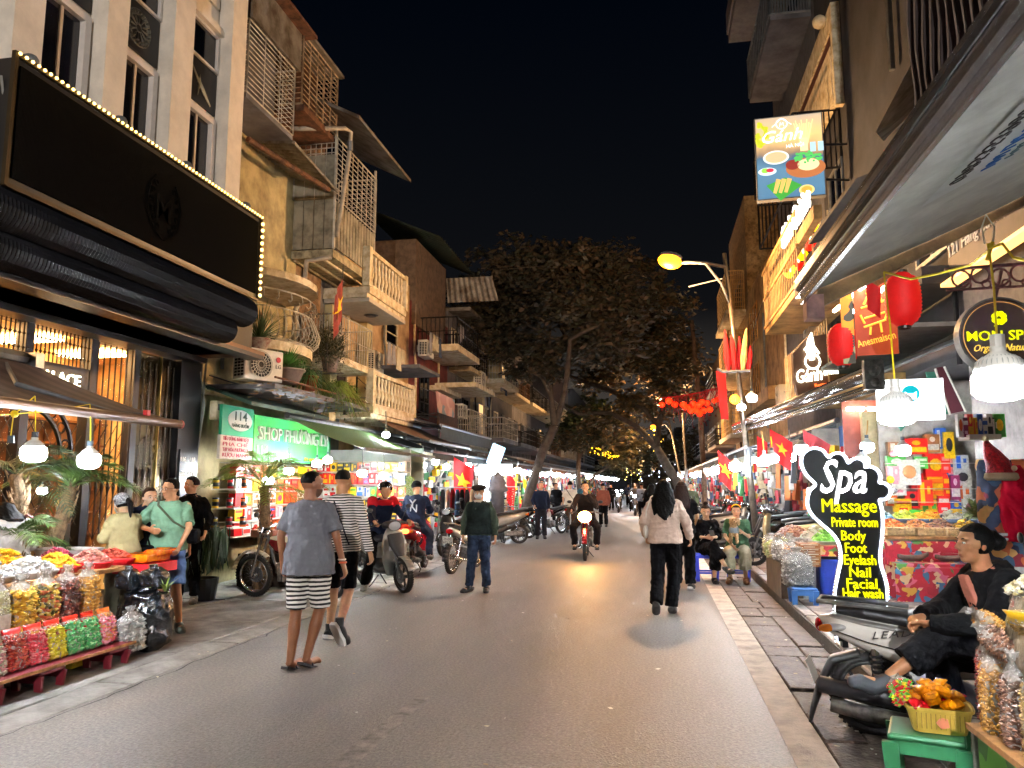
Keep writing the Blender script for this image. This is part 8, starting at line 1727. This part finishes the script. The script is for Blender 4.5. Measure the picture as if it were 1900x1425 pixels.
BX=[(1685,880,34,42,'e0ddd4','8a5a30'),(1665,905,22,30,'e0ddd4','e89aa8'),(1690,930,22,28,'c8161a','1f1f24'),(1712,918,22,42,'d8281c','e6b81a'),(1735,866,32,38,'c8161a','e6b81a'),(1738,906,34,40,'e6b81a','d86018'),(1700,830,36,26,'c8161a','e6b81a'),(1664,835,26,24,'8a5a30','e0ddd4'),(1664,858,30,20,'3f9a3a','e0ddd4'),(1708,860,20,20,'3f9a3a','e0ddd4'),(1732,825,22,30,'8a5a30','e0ddd4'),(1750,816,16,34,'2858a8','e0ddd4'),(1762,830,16,44,'e6b81a','1f1f24'),(1754,862,14,32,'d8281c','e89aa8'),(1766,868,14,38,'2858a8','e89aa8'),(1782,860,22,24,'e0ddd4','2858a8'),(1784,888,26,28,'e0ddd4','1f1f24'),(1756,905,14,36,'d8281c','e6b81a'),(1768,908,14,40,'7a1a4a','e0ddd4'),(1784,918,24,34,'e0ddd4','d86018'),(1700,895,20,26,'c8161a','e6b81a'),(1745,938,18,28,'c8161a','e0ddd4'),(1768,945,20,24,'2858a8','e6b81a'),(1720,945,30,26,'e6b81a','3f9a3a'),(1790,945,20,30,'e0ddd4','e89aa8'),(1670,940,26,22,'e6b81a','c8161a'),(1652,925,16,30,'d86018','e0ddd4'),(1655,880,18,24,'e89aa8','e0ddd4'),(1695,958,24,18,'3f9a3a','e6b81a'),(1740,962,24,18,'c8161a','1f1f24')]
for i,(x,y,w_,h,c1_,c2_)in enumerate(BX):
 k=12.2/FPX*1.04*1.02;carton((gx(x),Yg+.02+(i%3)*.03,gzz(y+h/2)),w_*k,.1,h*k,c1_,c2_,'%s gift box with %s print, %s shelf zone, %s column from left'%(CN[c1_],CN[c2_],'upper' if y<850 else 'middle' if y<915 else 'lower',ORD[min(17,int((x-1650)/9))]),ro.uniform(-.1,.1),i%4)
for z in(gzz(858),gzz(905),gzz(930),gzz(972)):part('shelf',B().span((gx(1645),Yg-.04,z-.02),(gx(1830),Yg+.2,z-.008)),WHITEP,gr)
us=thing('upper_shelf','small upper shelf with tins and packets at the right','shelf',onY(1810,820,7.2));part('board',B().span(onY(1778,818,7.25),onY(1858,808,7.0)+V(0,0,.012)),WHITEP,us)
for i in range(9):
 c_=(('e0ddd4','d86018'),('7a1a4a','e0ddd4'),('d8281c','e6b81a'),('e6b81a','d86018'),('2858a8','e0ddd4'),('e0ddd4','2858a8'),('e0ddd4','1f1f24'),('1f1f24','e0ddd4'),('3f9a3a','e6b81a'))[i];p=onY(1782+i*9,812,7.1);carton((p[0],7.1,p[2]),.045 if i<8 else .09,.06,.17 if i%2 else .2,c_[0],c_[1],'%s slim packet, %s on the small upper shelf'%(CN[c_[0]],ORD[i]),0,i%4,'packet','packet')
bulb(onY(1676,838,11.2),.09,'bright bulb in front of the gift shelf',onY(1676,800,11.2),wire=GREYW,n=10);bulb(onY(1609,832,9.6),.07,'bulb on brown cord left of the gift shelf',onY(1610,780,9.6),wire=mat('tan_cord','b8863a',.6),n=10);bulb(onY(1600,858,9.4),.07,'lower bulb peeking over the toes of the spa sign',n=10)
bulb(onY(1487,836,8.6),.065,'bulb touching the left toe of the spa sign',onY(1487,815,8.6),wire=GREYW,n=10);bulb(onY(1418,858,10.5),.07,'left one of the twin bulbs before the star flag',onY(1413,800,10.5),wire=mat('tan_cord','b8863a'),n=10);bulb(onY(1433,853,10.3),.07,'right one of the twin bulbs before the star flag',onY(1430,810,10.3),n=10)
bulb(onY(1365,868,16.2),.11,'square-looking bulb left of the lamp pole',n=8,lit=LITF)
flag(onY(1428,795,12.0),.34,.42,R(12),.55,'Vietnamese flag with star behind the twin bulbs');flag(onY(1404,808,12.3),.16,.4,R(10),.3,'red flag folded left of the star flag',False);flag(onY(1490,797,11.0),.36,.3,R(8),.75,'plain red flag above the spa sign',False,m=mat('flag_dark','7a1820'));flag(onY(1332,835,17.5),.3,.62,R(-5),.5,'red flag left of the lamp pole, nearer the bikes')
flag(onX(1633,335,3.2),.3,.45,R(-60),.9,'small red flag on the grey house, lower one',False);flag(onX(1640,278,3.2),.3,.4,R(-60),.9,'small red flag on the grey house, upper one',False)
flag(onY(1606,518,6.5),.11,.25,R(-25),.4,'little red flag under the timber beam',False)
t=thing('white_light_box','white light box with turquoise cat logo behind the big bulb','sign',onY(1688,742,8.6),R(-6));B().box((0,0,0),(.62,.12,.42)).build('case',lamp('box_white2','f4fbff',3.0),t);TQ=lamp('turquoise','10a8b8',.9)
B().lathe([(.0,0),(.085,0),(.085,-.006),(0,-.006)],(0,-.062,.06),24,'Y').build('logo',TQ,t);B().prism([(-.05,-.05),(-.055,.03),(-.03,.01),(.03,.01),(.055,.03),(.05,-.05)],(0,-.07,.05),(1,0,0),(0,0,1),(0,-.004,0)).build('cat',lamp('box_white2','f4fbff'),t)
UM=mat('green_canvas','2f6a56',.8,var=.15);um=thing('parasol','folded green parasol panel with white edge behind the light box','parasol',onY(1740,760,8.9));o_=worldloc(um)
for q,m_ in((((1640,735),(1655,715),(1690,780),(1672,800)),UM),(((1718,690),(1742,770),(1762,768),(1735,690)),UM),(((1738,682),(1764,768),(1790,762),(1752,680)),mat('wine_canvas','5c2630',.8,var=.1))):
 p_=[onY(x,y,8.9+.1*(m_ is UM))for x,y in q];part('panel',B().add(p_+[p+V(0,.03,0)for p in p_],[(0,1,2,3),(7,6,5,4),(0,4,5,1),(1,5,6,2),(2,6,7,3),(3,7,4,0)]),m_,um)
part('white_edge',B().tube([onY(1735,684,8.85),onY(1763,770,8.85)],.012,4).tube([onY(1752,680,8.85),onY(1792,764,8.85)],.012,4),WHITEP,um)
part('red_wall',B().span((2.95,12.9,.1),(3.79,12.95,2.9)),mat('red_panel','7a3a30',.6,var=.15),r2)
for i,x in enumerate((1578,1596,1618)):t=thing('downlight','small ceiling downlight, %s from the left above the red panel'%ORD[i],'downlight',onY(x,762,12.8));B().lathe([(0,0),(.06,0),(.07,.05),(0,.05)],n=12).build('lamp',lamp('down','fff4dc',12),t)
sp=thing('snack_table','snack table at the kerb left of the spa sign','table',(2.4,12,.12));part('top',B().span((1.9,11.3,.72),(2.9,13.4,.76)),TIMBER,sp);part('cloth',B().span((1.88,11.28,.52),(2.9,11.3,.75)).span((1.88,11.301,.52),(1.9,13.4,.75)),FL,sp)
for q in((1.95,11.4),(2.85,11.4),(1.95,13.3),(2.85,13.3)):part('leg',B().span((q[0]-.02,q[1]-.02,.12),(q[0]+.02,q[1]+.02,.72)),DARKM,sp)
for i,(c_,nm,x,y0)in enumerate(((('b8a0a0','d8c8c0','a07060'),'pink and white puffs',2.1,12.9),(('e8e8e0','d0d8c8','c8c0b0'),'white rice snacks',2.3,12.1),(('6aa83a','4f8a2a','8cc85a'),'green chillies',2.35,11.6),(('c8b840','e0d070','a89020'),'yellow snacks',2.6,12.6),(('8a5a4a','a87a60','c8a080'),'brown mixed nuts',2.1,12.4))):heap((x,y0,.78),.22,.26,.15,c_,.022,'heap of %s on the kerb snack table'%nm,140,0,mat('tray_white','c9c9c9'))
BLU=mat('blue_plastic','2a3f9a',.4,var=.08);LBL=mat('light_blue_plastic','4a7ac0',.4,var=.08)
for i,(x,y0,z,m_,w_,h,lb)in enumerate(((2.28,11.0,.12,BLU,.42,.5,'deep blue plastic bin under the snack table'),(1.93,10.75,.12,mat('grey_crate','9a9aa0',.5,var=.1),.18,.42,'grey slotted crate beside the blue bin'),(2.35,11.7,.12,BLU,.46,.5,'second blue bin behind the first'))):
 t=thing('plastic_bin',lb,'bin',(x,y0,z));B().loft([ring(V(0,0,0),w_/2*.9,w_/2*.8,(1,0,0),(0,0,1),16,.4),ring(V(0,0,h),w_/2,w_/2,(1,0,0),(0,0,1),16,.4)]).build('bin',m_,t);B().loft([ring(V(0,0,h-.03),w_/2*1.05,w_/2*1.05,(1,0,0),(0,0,1),16,.4),ring(V(0,0,h),w_/2*1.05,w_/2*1.05,(1,0,0),(0,0,1),16,.4)]).build('rim',m_,t)
low_stool(LBL,'light blue low stool holding a bag of white beans at the kerb',(1.78,10.3,.125),.30,.2);bag((1.74,10.4,.33),.36,.24,.42,('c8c8c4','e0dfd8','b0b0a8'),.016,'big clear bag of white beans on the light blue stool',R(10))
bs=thing('snack_crate','crate of knotted snack bags at the kerb corner','crate',(1.7,11.2,.12));B().span((-.12,-.5,0),(.2,.8,.45)).build('crate',mat('crate_brown','5a4a3c',.7,var=.2),bs)
for i in range(12):bag((1.62+(i%3)*.13,10.8+(i//3)*.3,.57+ro.uniform(0,.07)),.22,.15,.25,ro.choice((('c8b080','a08858','d8c8a0'),('c88a50','a86a3c','e0b080'),('b0a8a0','d8d0c8','8a8078'),('a0a860','c8c890','7a8040'))),.018,'small knotted snack bag, %s row from front, %s from kerb, corner crate'%(ORD[i//3],ORD[i%3]),ro.uniform(0,3),ro.uniform(-.4,.4))
for i in range(5):carton((1.93,10.75,.54+.06*i),.27,.36,.055,'8a5a30','e0ddd4','flat brown tray, %s from the bottom of its stack on the grey crate'%ORD[i],0,1)
pl_=thing('plush_bundle','bundle of floral blankets and red furry cloth hanging at right','textiles',onY(1865,930,6.2));put('blanket',remesh(B().loft([ring(V(0,0,-.45),.19,.12,(1,0,0),(0,0,1)),ring(V(.02,0,-.1),.2,.13,(1,0,0),(0,0,1)),ring(V(0,0,.3),.17,.1,(1,0,0),(0,0,1))]),.012,2,patches('daisy_print',['28304a','202840','c86a40','28304a','3a5a7a','d8a868','8a2a3a'],9,.8),wrinkle=.02,wf=7),pl_)
put('red_fleece',remesh(B().loft([ring(V(0,-.12,-.28),.05,.05,(1,0,0),(0,0,1)),ring(V(.02,-.14,-.1),.12,.07,(1,0,0),(0,0,1)),ring(V(.03,-.13,.18),.09,.07,(1,0,0),(0,0,1)),ring(V(.03,-.1,.26),.04,.05,(1,0,0),(0,0,1))]),.008,1,cloth('fleece','c81a34'),wrinkle=.02,wf=16),pl_)
t=thing('santa_hat','red sequin Santa hat with cream brim above the blankets','hat',onY(1858,885,6.0));b=B().tube([(0,0,0),(-.02,0,.10),(-.07,0,.20),(-.085,0,.27)],[.09,.075,.045,.012],14);put('hat',remesh(b,.007,1,mat('sequin_red','a81420',.3,.3,var=.3,scale=60,bump=.8,bscale=150),wrinkle=.012,wf=18),t);put('brim',remesh(B().lathe([(.08,-.03),(.11,-.01),(.1,.03),(.08,.03),(.08,-.03)],(0,0,0),18),.008,2,cloth('brim_cream','c8b89a')),t);B().ball((-.085,-.0,.27),.025,8,6).ball((.05,-.09,.06),.02,8,6).build('pompom',cloth('brim_cream','c8b89a'),t)
t=thing('variegated_plant','variegated leafy plant left of the blankets','plant',onY(1812,960,6.4));spikes(t,(0,0,.0),90,.3,mat('variegated','9aa868',.5,var=.4,scale=30,col2='4f6a38'),1,.022,.5,seed=14,droop=.6);spikes(t,(0,0,-.3),50,.3,LEAF,1,.02,.5,seed=15,droop=.3)
for i,(x,y,r_,c_)in enumerate(((1652,890,.04,'e8c820'),(1657,842,.035,'e890a0'),(1673,972,.06,'4a6a38'),(1700,975,.05,'e0e0e8'),(1715,968,.055,'c83050'),(1660,910,.03,'d8d8e0'),(1750,965,.06,'202038'))):
 t=thing('toy_ball','round %s toy hanging by the gift shelf edge'%('yellow','pink','dark green','white','crimson','pale grey','midnight blue')[i],'toy',onY(x,y,11.9));r_*=1.35;B().ball((0,0,0),r_,12,8).build('ball',mat('toy_'+c_,c_,.4,var=.1),t,True);B().ball((-r_*.3,-r_*.8,r_*.2),r_*.22,6,5).ball((r_*.3,-r_*.8,r_*.2),r_*.22,6,5).build('spots',EYEB,t)
 # foot-shaped spa sign
Ys=7.6
def sp_(x,y):p=onY(x,y,Ys);return(p[0],p[2])
OUT=[(1553,1190),(1549,1110),(1556,1065),(1561,1040),(1558,1010),(1546,990),(1526,972),(1508,955),(1499,935),(1503,912),(1514,899),(1500,884),(1490,868),(1488,852),(1494,840),(1508,833),(1524,836),(1537,850),(1545,844),(1557,842),(1566,848),(1573,860),(1582,854),(1592,852),(1602,858),(1604,868),(1614,867),(1626,873),(1631,884),(1630,896),(1640,898),(1649,906),(1649,917),(1641,925),(1630,927),(1634,945),(1636,970),(1634,1000),(1631,1030),(1633,1050),(1642,1080),(1645,1110),(1646,1190)]
ss_=thing('spa_sign','foot-shaped illuminated spa sign listing massage services in yellow','sign',(sp_(1600,1190)[0],Ys,.13));PL=[sp_(x,y)for x,y in OUT];
part('panel',B().prism(PL,(0,Ys,0),(1,0,0),(0,0,1),(0,.12,0)),mat('sign_black','101012',.35,var=.05),ss_)
def smooth_path(P,n=4):
 o=[]
 for i in range(len(P)-1):
  p0,p1,p2,p3=P[max(0,i-1)],P[i],P[i+1],P[min(len(P)-1,i+2)]
  for k in range(n):
   f=k/n;o.append(tuple(.5*((2*p1[j])+(-p0[j]+p2[j])*f+(2*p0[j]-5*p1[j]+4*p2[j]-p3[j])*f*f+(-p0[j]+3*p1[j]-3*p2[j]+p3[j])*f**3)for j in(0,1)))
 return o+[P[-1]]
SP=smooth_path(PL);LW_=lamp('led_chain','e4ecff',5)
part('light_border',B().tube([(x,Ys-.012,z)for x,z in SP],.007,5),LW_,ss_);cx_=sp_(1585,1000)
bb=B()
for i in range(0,len(SP)-1):
 for f in(0,.5):
  x=SP[i][0]*(1-f)+SP[i+1][0]*f;z=SP[i][1]*(1-f)+SP[i+1][1]*f;dx=SP[i+1][0]-SP[i][0];dz=SP[i+1][1]-SP[i][1];L_=math.hypot(dx,dz)or 1;nx,nz=-dz/L_,dx/L_;nx,nz=(-nx,-nz);bb.ball((x+nx*-.018,Ys-.010,z+nz*-.014),.0055,5,4)
part('led_beads',bb,LW_,ss_)['kind']='stuff'
part('stand',B().span((PL[0][0]+.05,Ys+.02,.13),(PL[0][0]+.1,Ys+.1,.2)),DARKM,ss_)
NW=lamp('sign_white','ffffff',5);NY=lamp('sign_neon_yellow','f4ee00',1.3)
def st_(w_,x0,x1,yb_,h,m,sh=0.,bd=.0):
 a_=sp_(x0,yb_);c_=sp_(x1,yb_);text(w_,h*Ys/FPX*1.33,(a_[0],Ys-.016,a_[1]),(1,0,0),(0,0,1),m,parent=ss_,world=True,width=c_[0]-a_[0],depth=.01,shear=sh,bold=bd)
st_('Spa',1522,1608,914,62,NW,.3,.012)
for w_,x0,x1,yb_,h in(('Massage',1525,1626,950,25),('Private room',1543,1628,977,18),('Body',1561,1606,1002,18),('Foot',1568,1608,1025,18),('Eyelash',1566,1625,1047,18),('Nail',1576,1615,1070,18),('Facial',1571,1627,1091,18),('Hair wash',1564,1638,1108,17)):st_(w_,x0,x1,yb_,h,NY)
# seated women, dog
BST=mat('cobalt_plastic','2b3fc0',.4,var=.06)
low_stool(BST,'cobalt stool under the woman in black with phone',(.80,13.5,0),.36,.46,R(5));low_stool(BST,'cobalt stool under the woman holding the dog',(1.34,13.6,0),.36,.46,R(-5))
SJ=dict(pelvis=(0,-.02,.54),waist=(0,-.02,.69),chest=(0,.02,.90),neck=(0,.05,1.06),head=(0,.09,1.19),shR=(.165,.03,1.01),shL=(-.165,.03,1.01),elR=(.20,.10,.76),elL=(-.20,.10,.76),wrR=(.06,.27,.76),wrL=(-.06,.27,.76),hipR=(.09,.0,.52),hipL=(-.09,0,.52),knR=(.13,.40,.50),knL=(-.13,.40,.50),anR=(.13,.34,.09),anL=(-.13,.34,.09),toeR=(.15,.52,.03),toeL=(-.15,.52,.03))
j=dict(SJ);j.update(knR=(-.02,.42,.62),anR=(-.17,.60,.30),toeR=(-.23,.74,.24),knL=(-.06,.40,.50),anL=(-.04,.34,.09),toeL=(-.03,.52,.03),head=(.02,.12,1.19))
t,J,M,s,hc=person('seated woman in black looking down at her phone, legs crossed',(.82,13.45),R(190),1.62,j,(.15,.9,-.32),SKINL,.010,(BLK,'roll',.06,.03,'round'),(BLK,'crop',.04),'topbun',mat('brown_hair','3a241a'),shoes=(BSHOE,'low'),fem=True)
B().box((-.01,.36,.80),(.075,.012,.13),Matrix.Rotation(.9,3,'X')).build('phone',BLACK,t);B().tube([J['shL']+V(.04,-.02,.05),J['chest']+V(-.05,.13,.02),J['waist']+V(.12,.12,0)],.006,4).build('bag_chain',mat('chain_pale','a8a294',.4),t)
j=dict(SJ);j.update(wrL=(-.10,.22,.84),wrR=(.05,.36,.60))
t,J,M,s,hc=person('seated woman in green T-shirt with yellow headband holding a small dog',(1.34,13.6),R(172),1.62,j,(-.05,1,-.05),SKINL,.010,(DGRN,'short',.05,.03,'round'),(C('pale_olive','a39c84'),'crop',.05),'bun',mat('brown_hair','3a241a'),shoes=(mat('tan_sandal','8a5a34',.6),'low'),fem=True)
cutshell(hc,M,(.094,.112,.106),lambda x,y,z:z>.35 and-.1<y<.42,cloth('mustard','d8a010'),'headband',t,s,th=.016)
B().tube([J['neck']+V(.068*math.cos(a_*PI/7),.062*math.sin(a_*PI/7)+.01,.0)for a_ in range(15)],.012,6).build('collar',WHITEP,t,True)
B().box((.3,-.05,.42),(.14,.2,.2)).build('handbag',BLACK,t,bevel=.03)
p=Vector((1.26,13.30,.86));dg_=thing('dog','small apricot poodle in grey jumper held on the seated woman\'s lap','dog',p,R(172));FUR=mat('apricot_fur','b8946c',.95,var=.2,scale=30,bump=.8,bscale=60)
b=B().ball((0,0,-.02),(.075,.10,.11),12,8).ball((-.02,.08,.13),(.065,.065,.065),12,8).ball((-.02,.145,.115),(.03,.04,.026),10,6).ball((-.085,.07,.11),(.025,.035,.055),8,6).ball((.045,.07,.11),(.025,.035,.055),8,6).tube([(-.04,.05,-.08),(-.05,.09,-.2),(-.05,.11,-.23)],[.03,.025,.022],8).tube([(.04,.05,-.08),(.05,.08,-.2),(.05,.1,-.23)],[.03,.025,.022],8).tube([(0,.04,.03),(-.01,.06,.1)],[.05,.05],8).tube([(.05,-.05,-.08),(.07,-.02,-.2)],[.035,.024],8).tube([(0,-.09,0),(.02,-.14,.05)],[.02,.03],8)
put('body',remesh(b,.007,1,FUR,wrinkle=.012,wf=70),dg_);put('jumper',remesh(B().ball((0,0,-.02),(.083,.106,.09),12,8),.009,1,cloth('dog_jumper','8a96a0')),dg_);B().ball((-.02,.185,.122),.009,6,5).ball((-.045,.137,.15),.008,6,5).ball((.008,.137,.15),.008,6,5).build('nose_and_eyes',EYEB,dg_)
# foreground: white scooter, seated woman, stall
o=scooter('white scooter parked across the kerb, its rear toward us',WHT,plate_txt='29-N1\n348.02',rearm=WHT);o.location=(2.03,5.42,.02);o.rotation_euler=(R(5),0,R(-108));o.scale=(1.07,)*3
for q in kids(o):
 if not q.name.startswith(('wheel','stand','shock')):q.location.z-=.11
for sx_ in(-1,1):B().tube([(sx_*.165,.0,.44),(sx_*.176,-.3,.50),(sx_*.15,-.6,.58),(sx_*.10,-.78,.64)],.0035,4).tube([(sx_*.15,.02,.66),(sx_*.162,-.1,.52),(sx_*.15,-.12,.42)],.0035,4).build('panel_gap',BLACK,o)
put('rear_lens',remesh(B().ball((.085,-.78,.655),(.035,.10,.025),12,8).ball((-.085,-.78,.655),(.035,.10,.025),12,8),.008,1,CLR),o)
B().tube([(.12,-.3,.18),(.14,-.45,.24),(.15,-.9,.33)],[.03,.055,.05],12).build('exhaust_shield',mat('dark_metal','25262a'),o,True)
for k in range(7):B().lathe([(.034,0),(.040,.008),(.034,.016)],(.1,-.56+.0*k,.30+k*.03),10).build('shock_coil',DARKM,o)
text('LEAD',.06,(.170,-.56,.60),(0,1,.08),(0,0,1),mat('badge_grey','5a5c60',.4,.4,var=0),parent=o,shear=.4,width=.22,depth=.004,spacing=1.2);put('side_stripe',remesh(sec([(.05,.57,.135,.02),(-.3,.625,.165,.025),(-.6,.68,.14,.02),(-.8,.725,.07,.015)]),.01,2,mat('stripe_silver','b4b6b8',.3,.6)),o)
j=dict(pelvis=(0,0,.60),waist=(0,.05,.745),chest=(0,.14,.95),neck=(0,.205,1.11),head=(0,.25,1.245),shR=(.18,.16,1.06),shL=(-.18,.16,1.06),elR=(.22,.34,.84),elL=(-.24,.32,.82),wrR=(.03,.57,.82),wrL=(-.06,.58,.80),hipR=(.09,.0,.58),hipL=(-.09,.0,.58),knL=(-.05,.50,.72),knR=(.12,.44,.60),anL=(-.03,.80,.50),toeL=(-.03,.98,.47),anR=(.13,.38,.21),toeR=(.14,.55,.15))
t,J,M,s,hc=person('woman with hair bun in black hooded jacket and pink shirt sitting by the near stall',(2.09,5.08),R(99),1.7,j,(-.02,1,.02),SKIN,.006,(C('jacket_black','101012',.12),'long',.10,.06,'round'),(C('trouser_black','121214',.12),'crop',.04),'bun',build=1.1,shoes=(mat('rubber_clog','3c4148',.6,var=.08),'low'),fem=True,curl=.75,wr=.016,ups={'handL':(.3,-.3,1),'handR':(-.3,-.3,1)})
tb=B();torso(tb,J,s,.008,-.02,1);put('pink_shirt',remesh(tb,.009,2,cloth('shirt_pink','c8806e'),wrinkle=.008),t)
ch_,nk=J['chest'],J['neck'];g=B();g.loft([ring(nk-V(0,.07,.06),.14,.06,(1,0,0),(0,.3,1)),ring(nk-V(0,.09,.0),.12,.055,(1,0,0),(0,.3,1)),ring(nk-V(0,.085,-.035),.09,.035,(1,0,0),(0,.3,1))]);put('hood',remesh(g,.009,2,C('jacket_black','101012'),wrinkle=.012),t)
g=B().prism([(-.035,-.22),(-.05,0),(-.035,.10),(.035,.10),(.05,0),(.035,-.22)],ch_+V(0,.138,.02),(1,0,0),(0,.32,1),(0,.032,-.005));put('shirt_opening',remesh(g,.006,2,cloth('shirt_pink','c8806e'),wrinkle=.006),t)
f_=M@V(0,1,0);B().box(hc-f_*.155*s+V(0,0,.035),(.05,.05,.018)).box(hc-f_*.155*s+V(0,0,.008),(.052,.05,.014)).build('hair_clip',mat('clip_white','d0d4dc',.2,.5,var=0),t,bevel=.004)
st0=thing('bar_stool','dark round stool under the seated woman in black jacket','stool',(2.16,5.12,.12));B().lathe([(0,.33),(.15,.33),(.16,.35),(.15,.38),(0,.38)],n=18).build('seat',SEATM,st0)
for a_ in range(4):B().tube([(.1*math.cos(a_*PI/2+.8),.1*math.sin(a_*PI/2+.8),.33),(.16*math.cos(a_*PI/2+.8),.16*math.sin(a_*PI/2+.8),0)],.014,6).build('leg',DARKM,st0)
GRS=mat('green_plastic','2c6a45',.4,var=.1);t=low_stool(GRS,'green plastic stool holding the yellow basket in the foreground',(1.27,4.22,0),.33,.42,R(-18));
bk_=thing('basket','yellow plastic basket full of orange jelly packets','basket',(1.32,4.20,.425),R(-12));YB=mat('yellow_plastic','d0b050',.45,var=.06);B().loft([ring(V(0,0,0),.115,.085,(1,0,0),(0,0,1),20,.4),ring(V(0,0,.115),.145,.11,(1,0,0),(0,0,1),20,.4),ring(V(0,0,.115),.135,.10,(1,0,0),(0,0,1),20,.4),ring(V(0,0,.02),.10,.075,(1,0,0),(0,0,1),20,.4)],False).build('tub',YB,bk_);B().loft([ring(V(0,0,.105),.15,.115,(1,0,0),(0,0,1),20,.4),ring(V(0,0,.12),.152,.117,(1,0,0),(0,0,1),20,.4)],False).build('rim',YB,bk_);g=B()
for i in range(11):g.box((-.1+i*.02,-.103-.0008*i*0,.06),(.004,.004,.07))
g.build('slots',mat('slot_ochre','9a7a30',.6),bk_);B().prism([(-.02,0),(0,.025),(.03,.02),(.035,-.015),(0,-.025)],(.0,-.104,.055),(1,0,0),(0,.15,1),(0,-.003,0)).build('faded_print',mat('print_faded','c07050',.6),bk_)
JO=mat('jelly_orange','e08a10',.12,var=.2,scale=20,coat=.8);JR=mat('jelly_red','d02028',.2,var=.1,coat=.6)
for i in range(13):
 a_=i*2.4;q=.085*(i/13)**.5;t=thing('jelly_packet','%s jelly packet, %s laid in the yellow basket'%('red' if i in(8,12)else 'glossy orange',ORD[i]),'packet',Vector((1.32,4.20,.53+.012*(13-i)*.6))+V(q*1.3*math.cos(a_),q*math.sin(a_),0),a_)
 put('pouch',remesh(B().loft([ring(V(-.055,0,0),.028,.006,(0,1,0),(1,0,0),12),ring(V(-.02,0,.005),.036,.024,(0,1,0),(1,0,0),12),ring(V(.03,0,.005),.034,.022,(0,1,0),(1,0,0),12),ring(V(.06,0,.0),.026,.005,(0,1,0),(1,0,0),12)]),.006,1,JR if i in(8,12)else JO,wrinkle=.012,wf=55,seed=i),t,rot=(ro.uniform(-.6,.6),ro.uniform(-.7,.2),0))
bag((1.20,4.24,.53),.12,.08,.12,('58b838','c82028','d8c820'),.012,'clear packet of green and red sweets at the basket edge',R(40),-.5)
_n0=set(bpy.data.objects)
ns=thing('near_stall','near stall of bagged nuts at the bottom right corner','stall',(1.3,2.5,0));part('box_base',B().span((.98,1.6,.0),(1.7,2.62,.52)),patches('green_print',['4f8a2a','7aa83a','2f5a20','b8c860'],5,.5),ns);part('shelf',B().span((.95,1.6,.525),(1.7,2.66,.55)),TIMBER,ns);part('inner_step',B().span((1.16,1.6,.551),(1.7,2.6,.82)),mat('carton_white','b8b8b4',.6,var=.1),ns);part('pole',B().tube([(.975,2.64,0),(.975,2.64,.52)],.012,6),STEEL,ns)
NB=[(('c08a34','a87428','d6a24e'),.008,'golden shredded snack'),(('6a4a3a','8a6450','4a3228'),.009,'brown almonds'),(('b8935a','c9a86c','9a7a48'),.007,'pale sunflower seeds'),(('6a1e1c','8a2c24','4a1210'),.008,'dark red dried berries')]
for x,y0,z,w_,h,k,lb in((1.02,2.52,.552,.12,.34,0,'front left'),(1.03,2.34,.552,.115,.33,1,'second'),(1.04,2.18,.552,.12,.33,2,'third'),(1.06,2.66,.552,.10,.36,3,'behind'),(1.05,2.02,.552,.12,.33,1,'fourth')):c_,s_,nm=NB[k];bag((x,y0,z),w_,.10,h,c_,s_,'tall clear bag of %s on the near stall, %s'%(nm,lb),R(75),0,tag_=k==2)
for i,(x,y0,z,k,lb)in enumerate(((1.10,2.46,.88,1,'brown nuts in a knotted bag'),(1.14,2.62,.92,0,'caramel cubes by the seated woman'),(1.18,2.36,.97,2,'pale nuts with a yellow print'),(1.24,2.54,1.02,3,'pinkish dried fish strips'),(1.30,2.36,1.08,0,'yellow puffs'),(1.12,2.24,.93,2,'rice crackers tied with orange'),(1.22,2.18,1.02,1,'mixed nuts'))):
 c_,s_,nm=NB[k];bag((x,y0,z),.15,.08,.17,(('c89a8c','b87a70','d8b8a8')if k==3 else c_),s_*1.1,'pillow packet of %s piled on the near stall'%lb,R(60+i*25),-.9,header=(('e0b020','d8c820')[i%2],'',.8)if i in(2,4)else None)
t=thing('popcorn_heap','white popcorn-like flowers topping the near stall heap','food heap',(1.26,2.46,1.13));g=B()
for i in range(420):a_=ro.uniform(0,6.3);q=ro.random()**.5;nut(g,(.17*q*math.cos(a_),.2*q*math.sin(a_),.09*(1-q*q)+ro.uniform(0,.015)),ro.uniform(.009,.014),1.3)
tag(g.build('kernels',per_island('popcorn',['e0d8c0','d0c490','ece6d8'],.7),t),kind='stuff')
part('heap_base',B().loft([ring(V(1.26,2.4,.82),.22,.36,(1,0,0),(0,0,1)),ring(V(1.26,2.42,1.0),.17,.28,(1,0,0),(0,0,1)),ring(V(1.27,2.45,1.13),.15,.18,(1,0,0),(0,0,1))]),mat('packed_bags','a89880',.4,var=.3,scale=14,bump=.6,coat=.3),ns)
for q in bpy.data.objects:
 if q not in _n0 and q.parent is None:q.location+=Vector((.38,1.22,0))
bpy.data.scenes.remove(BS)
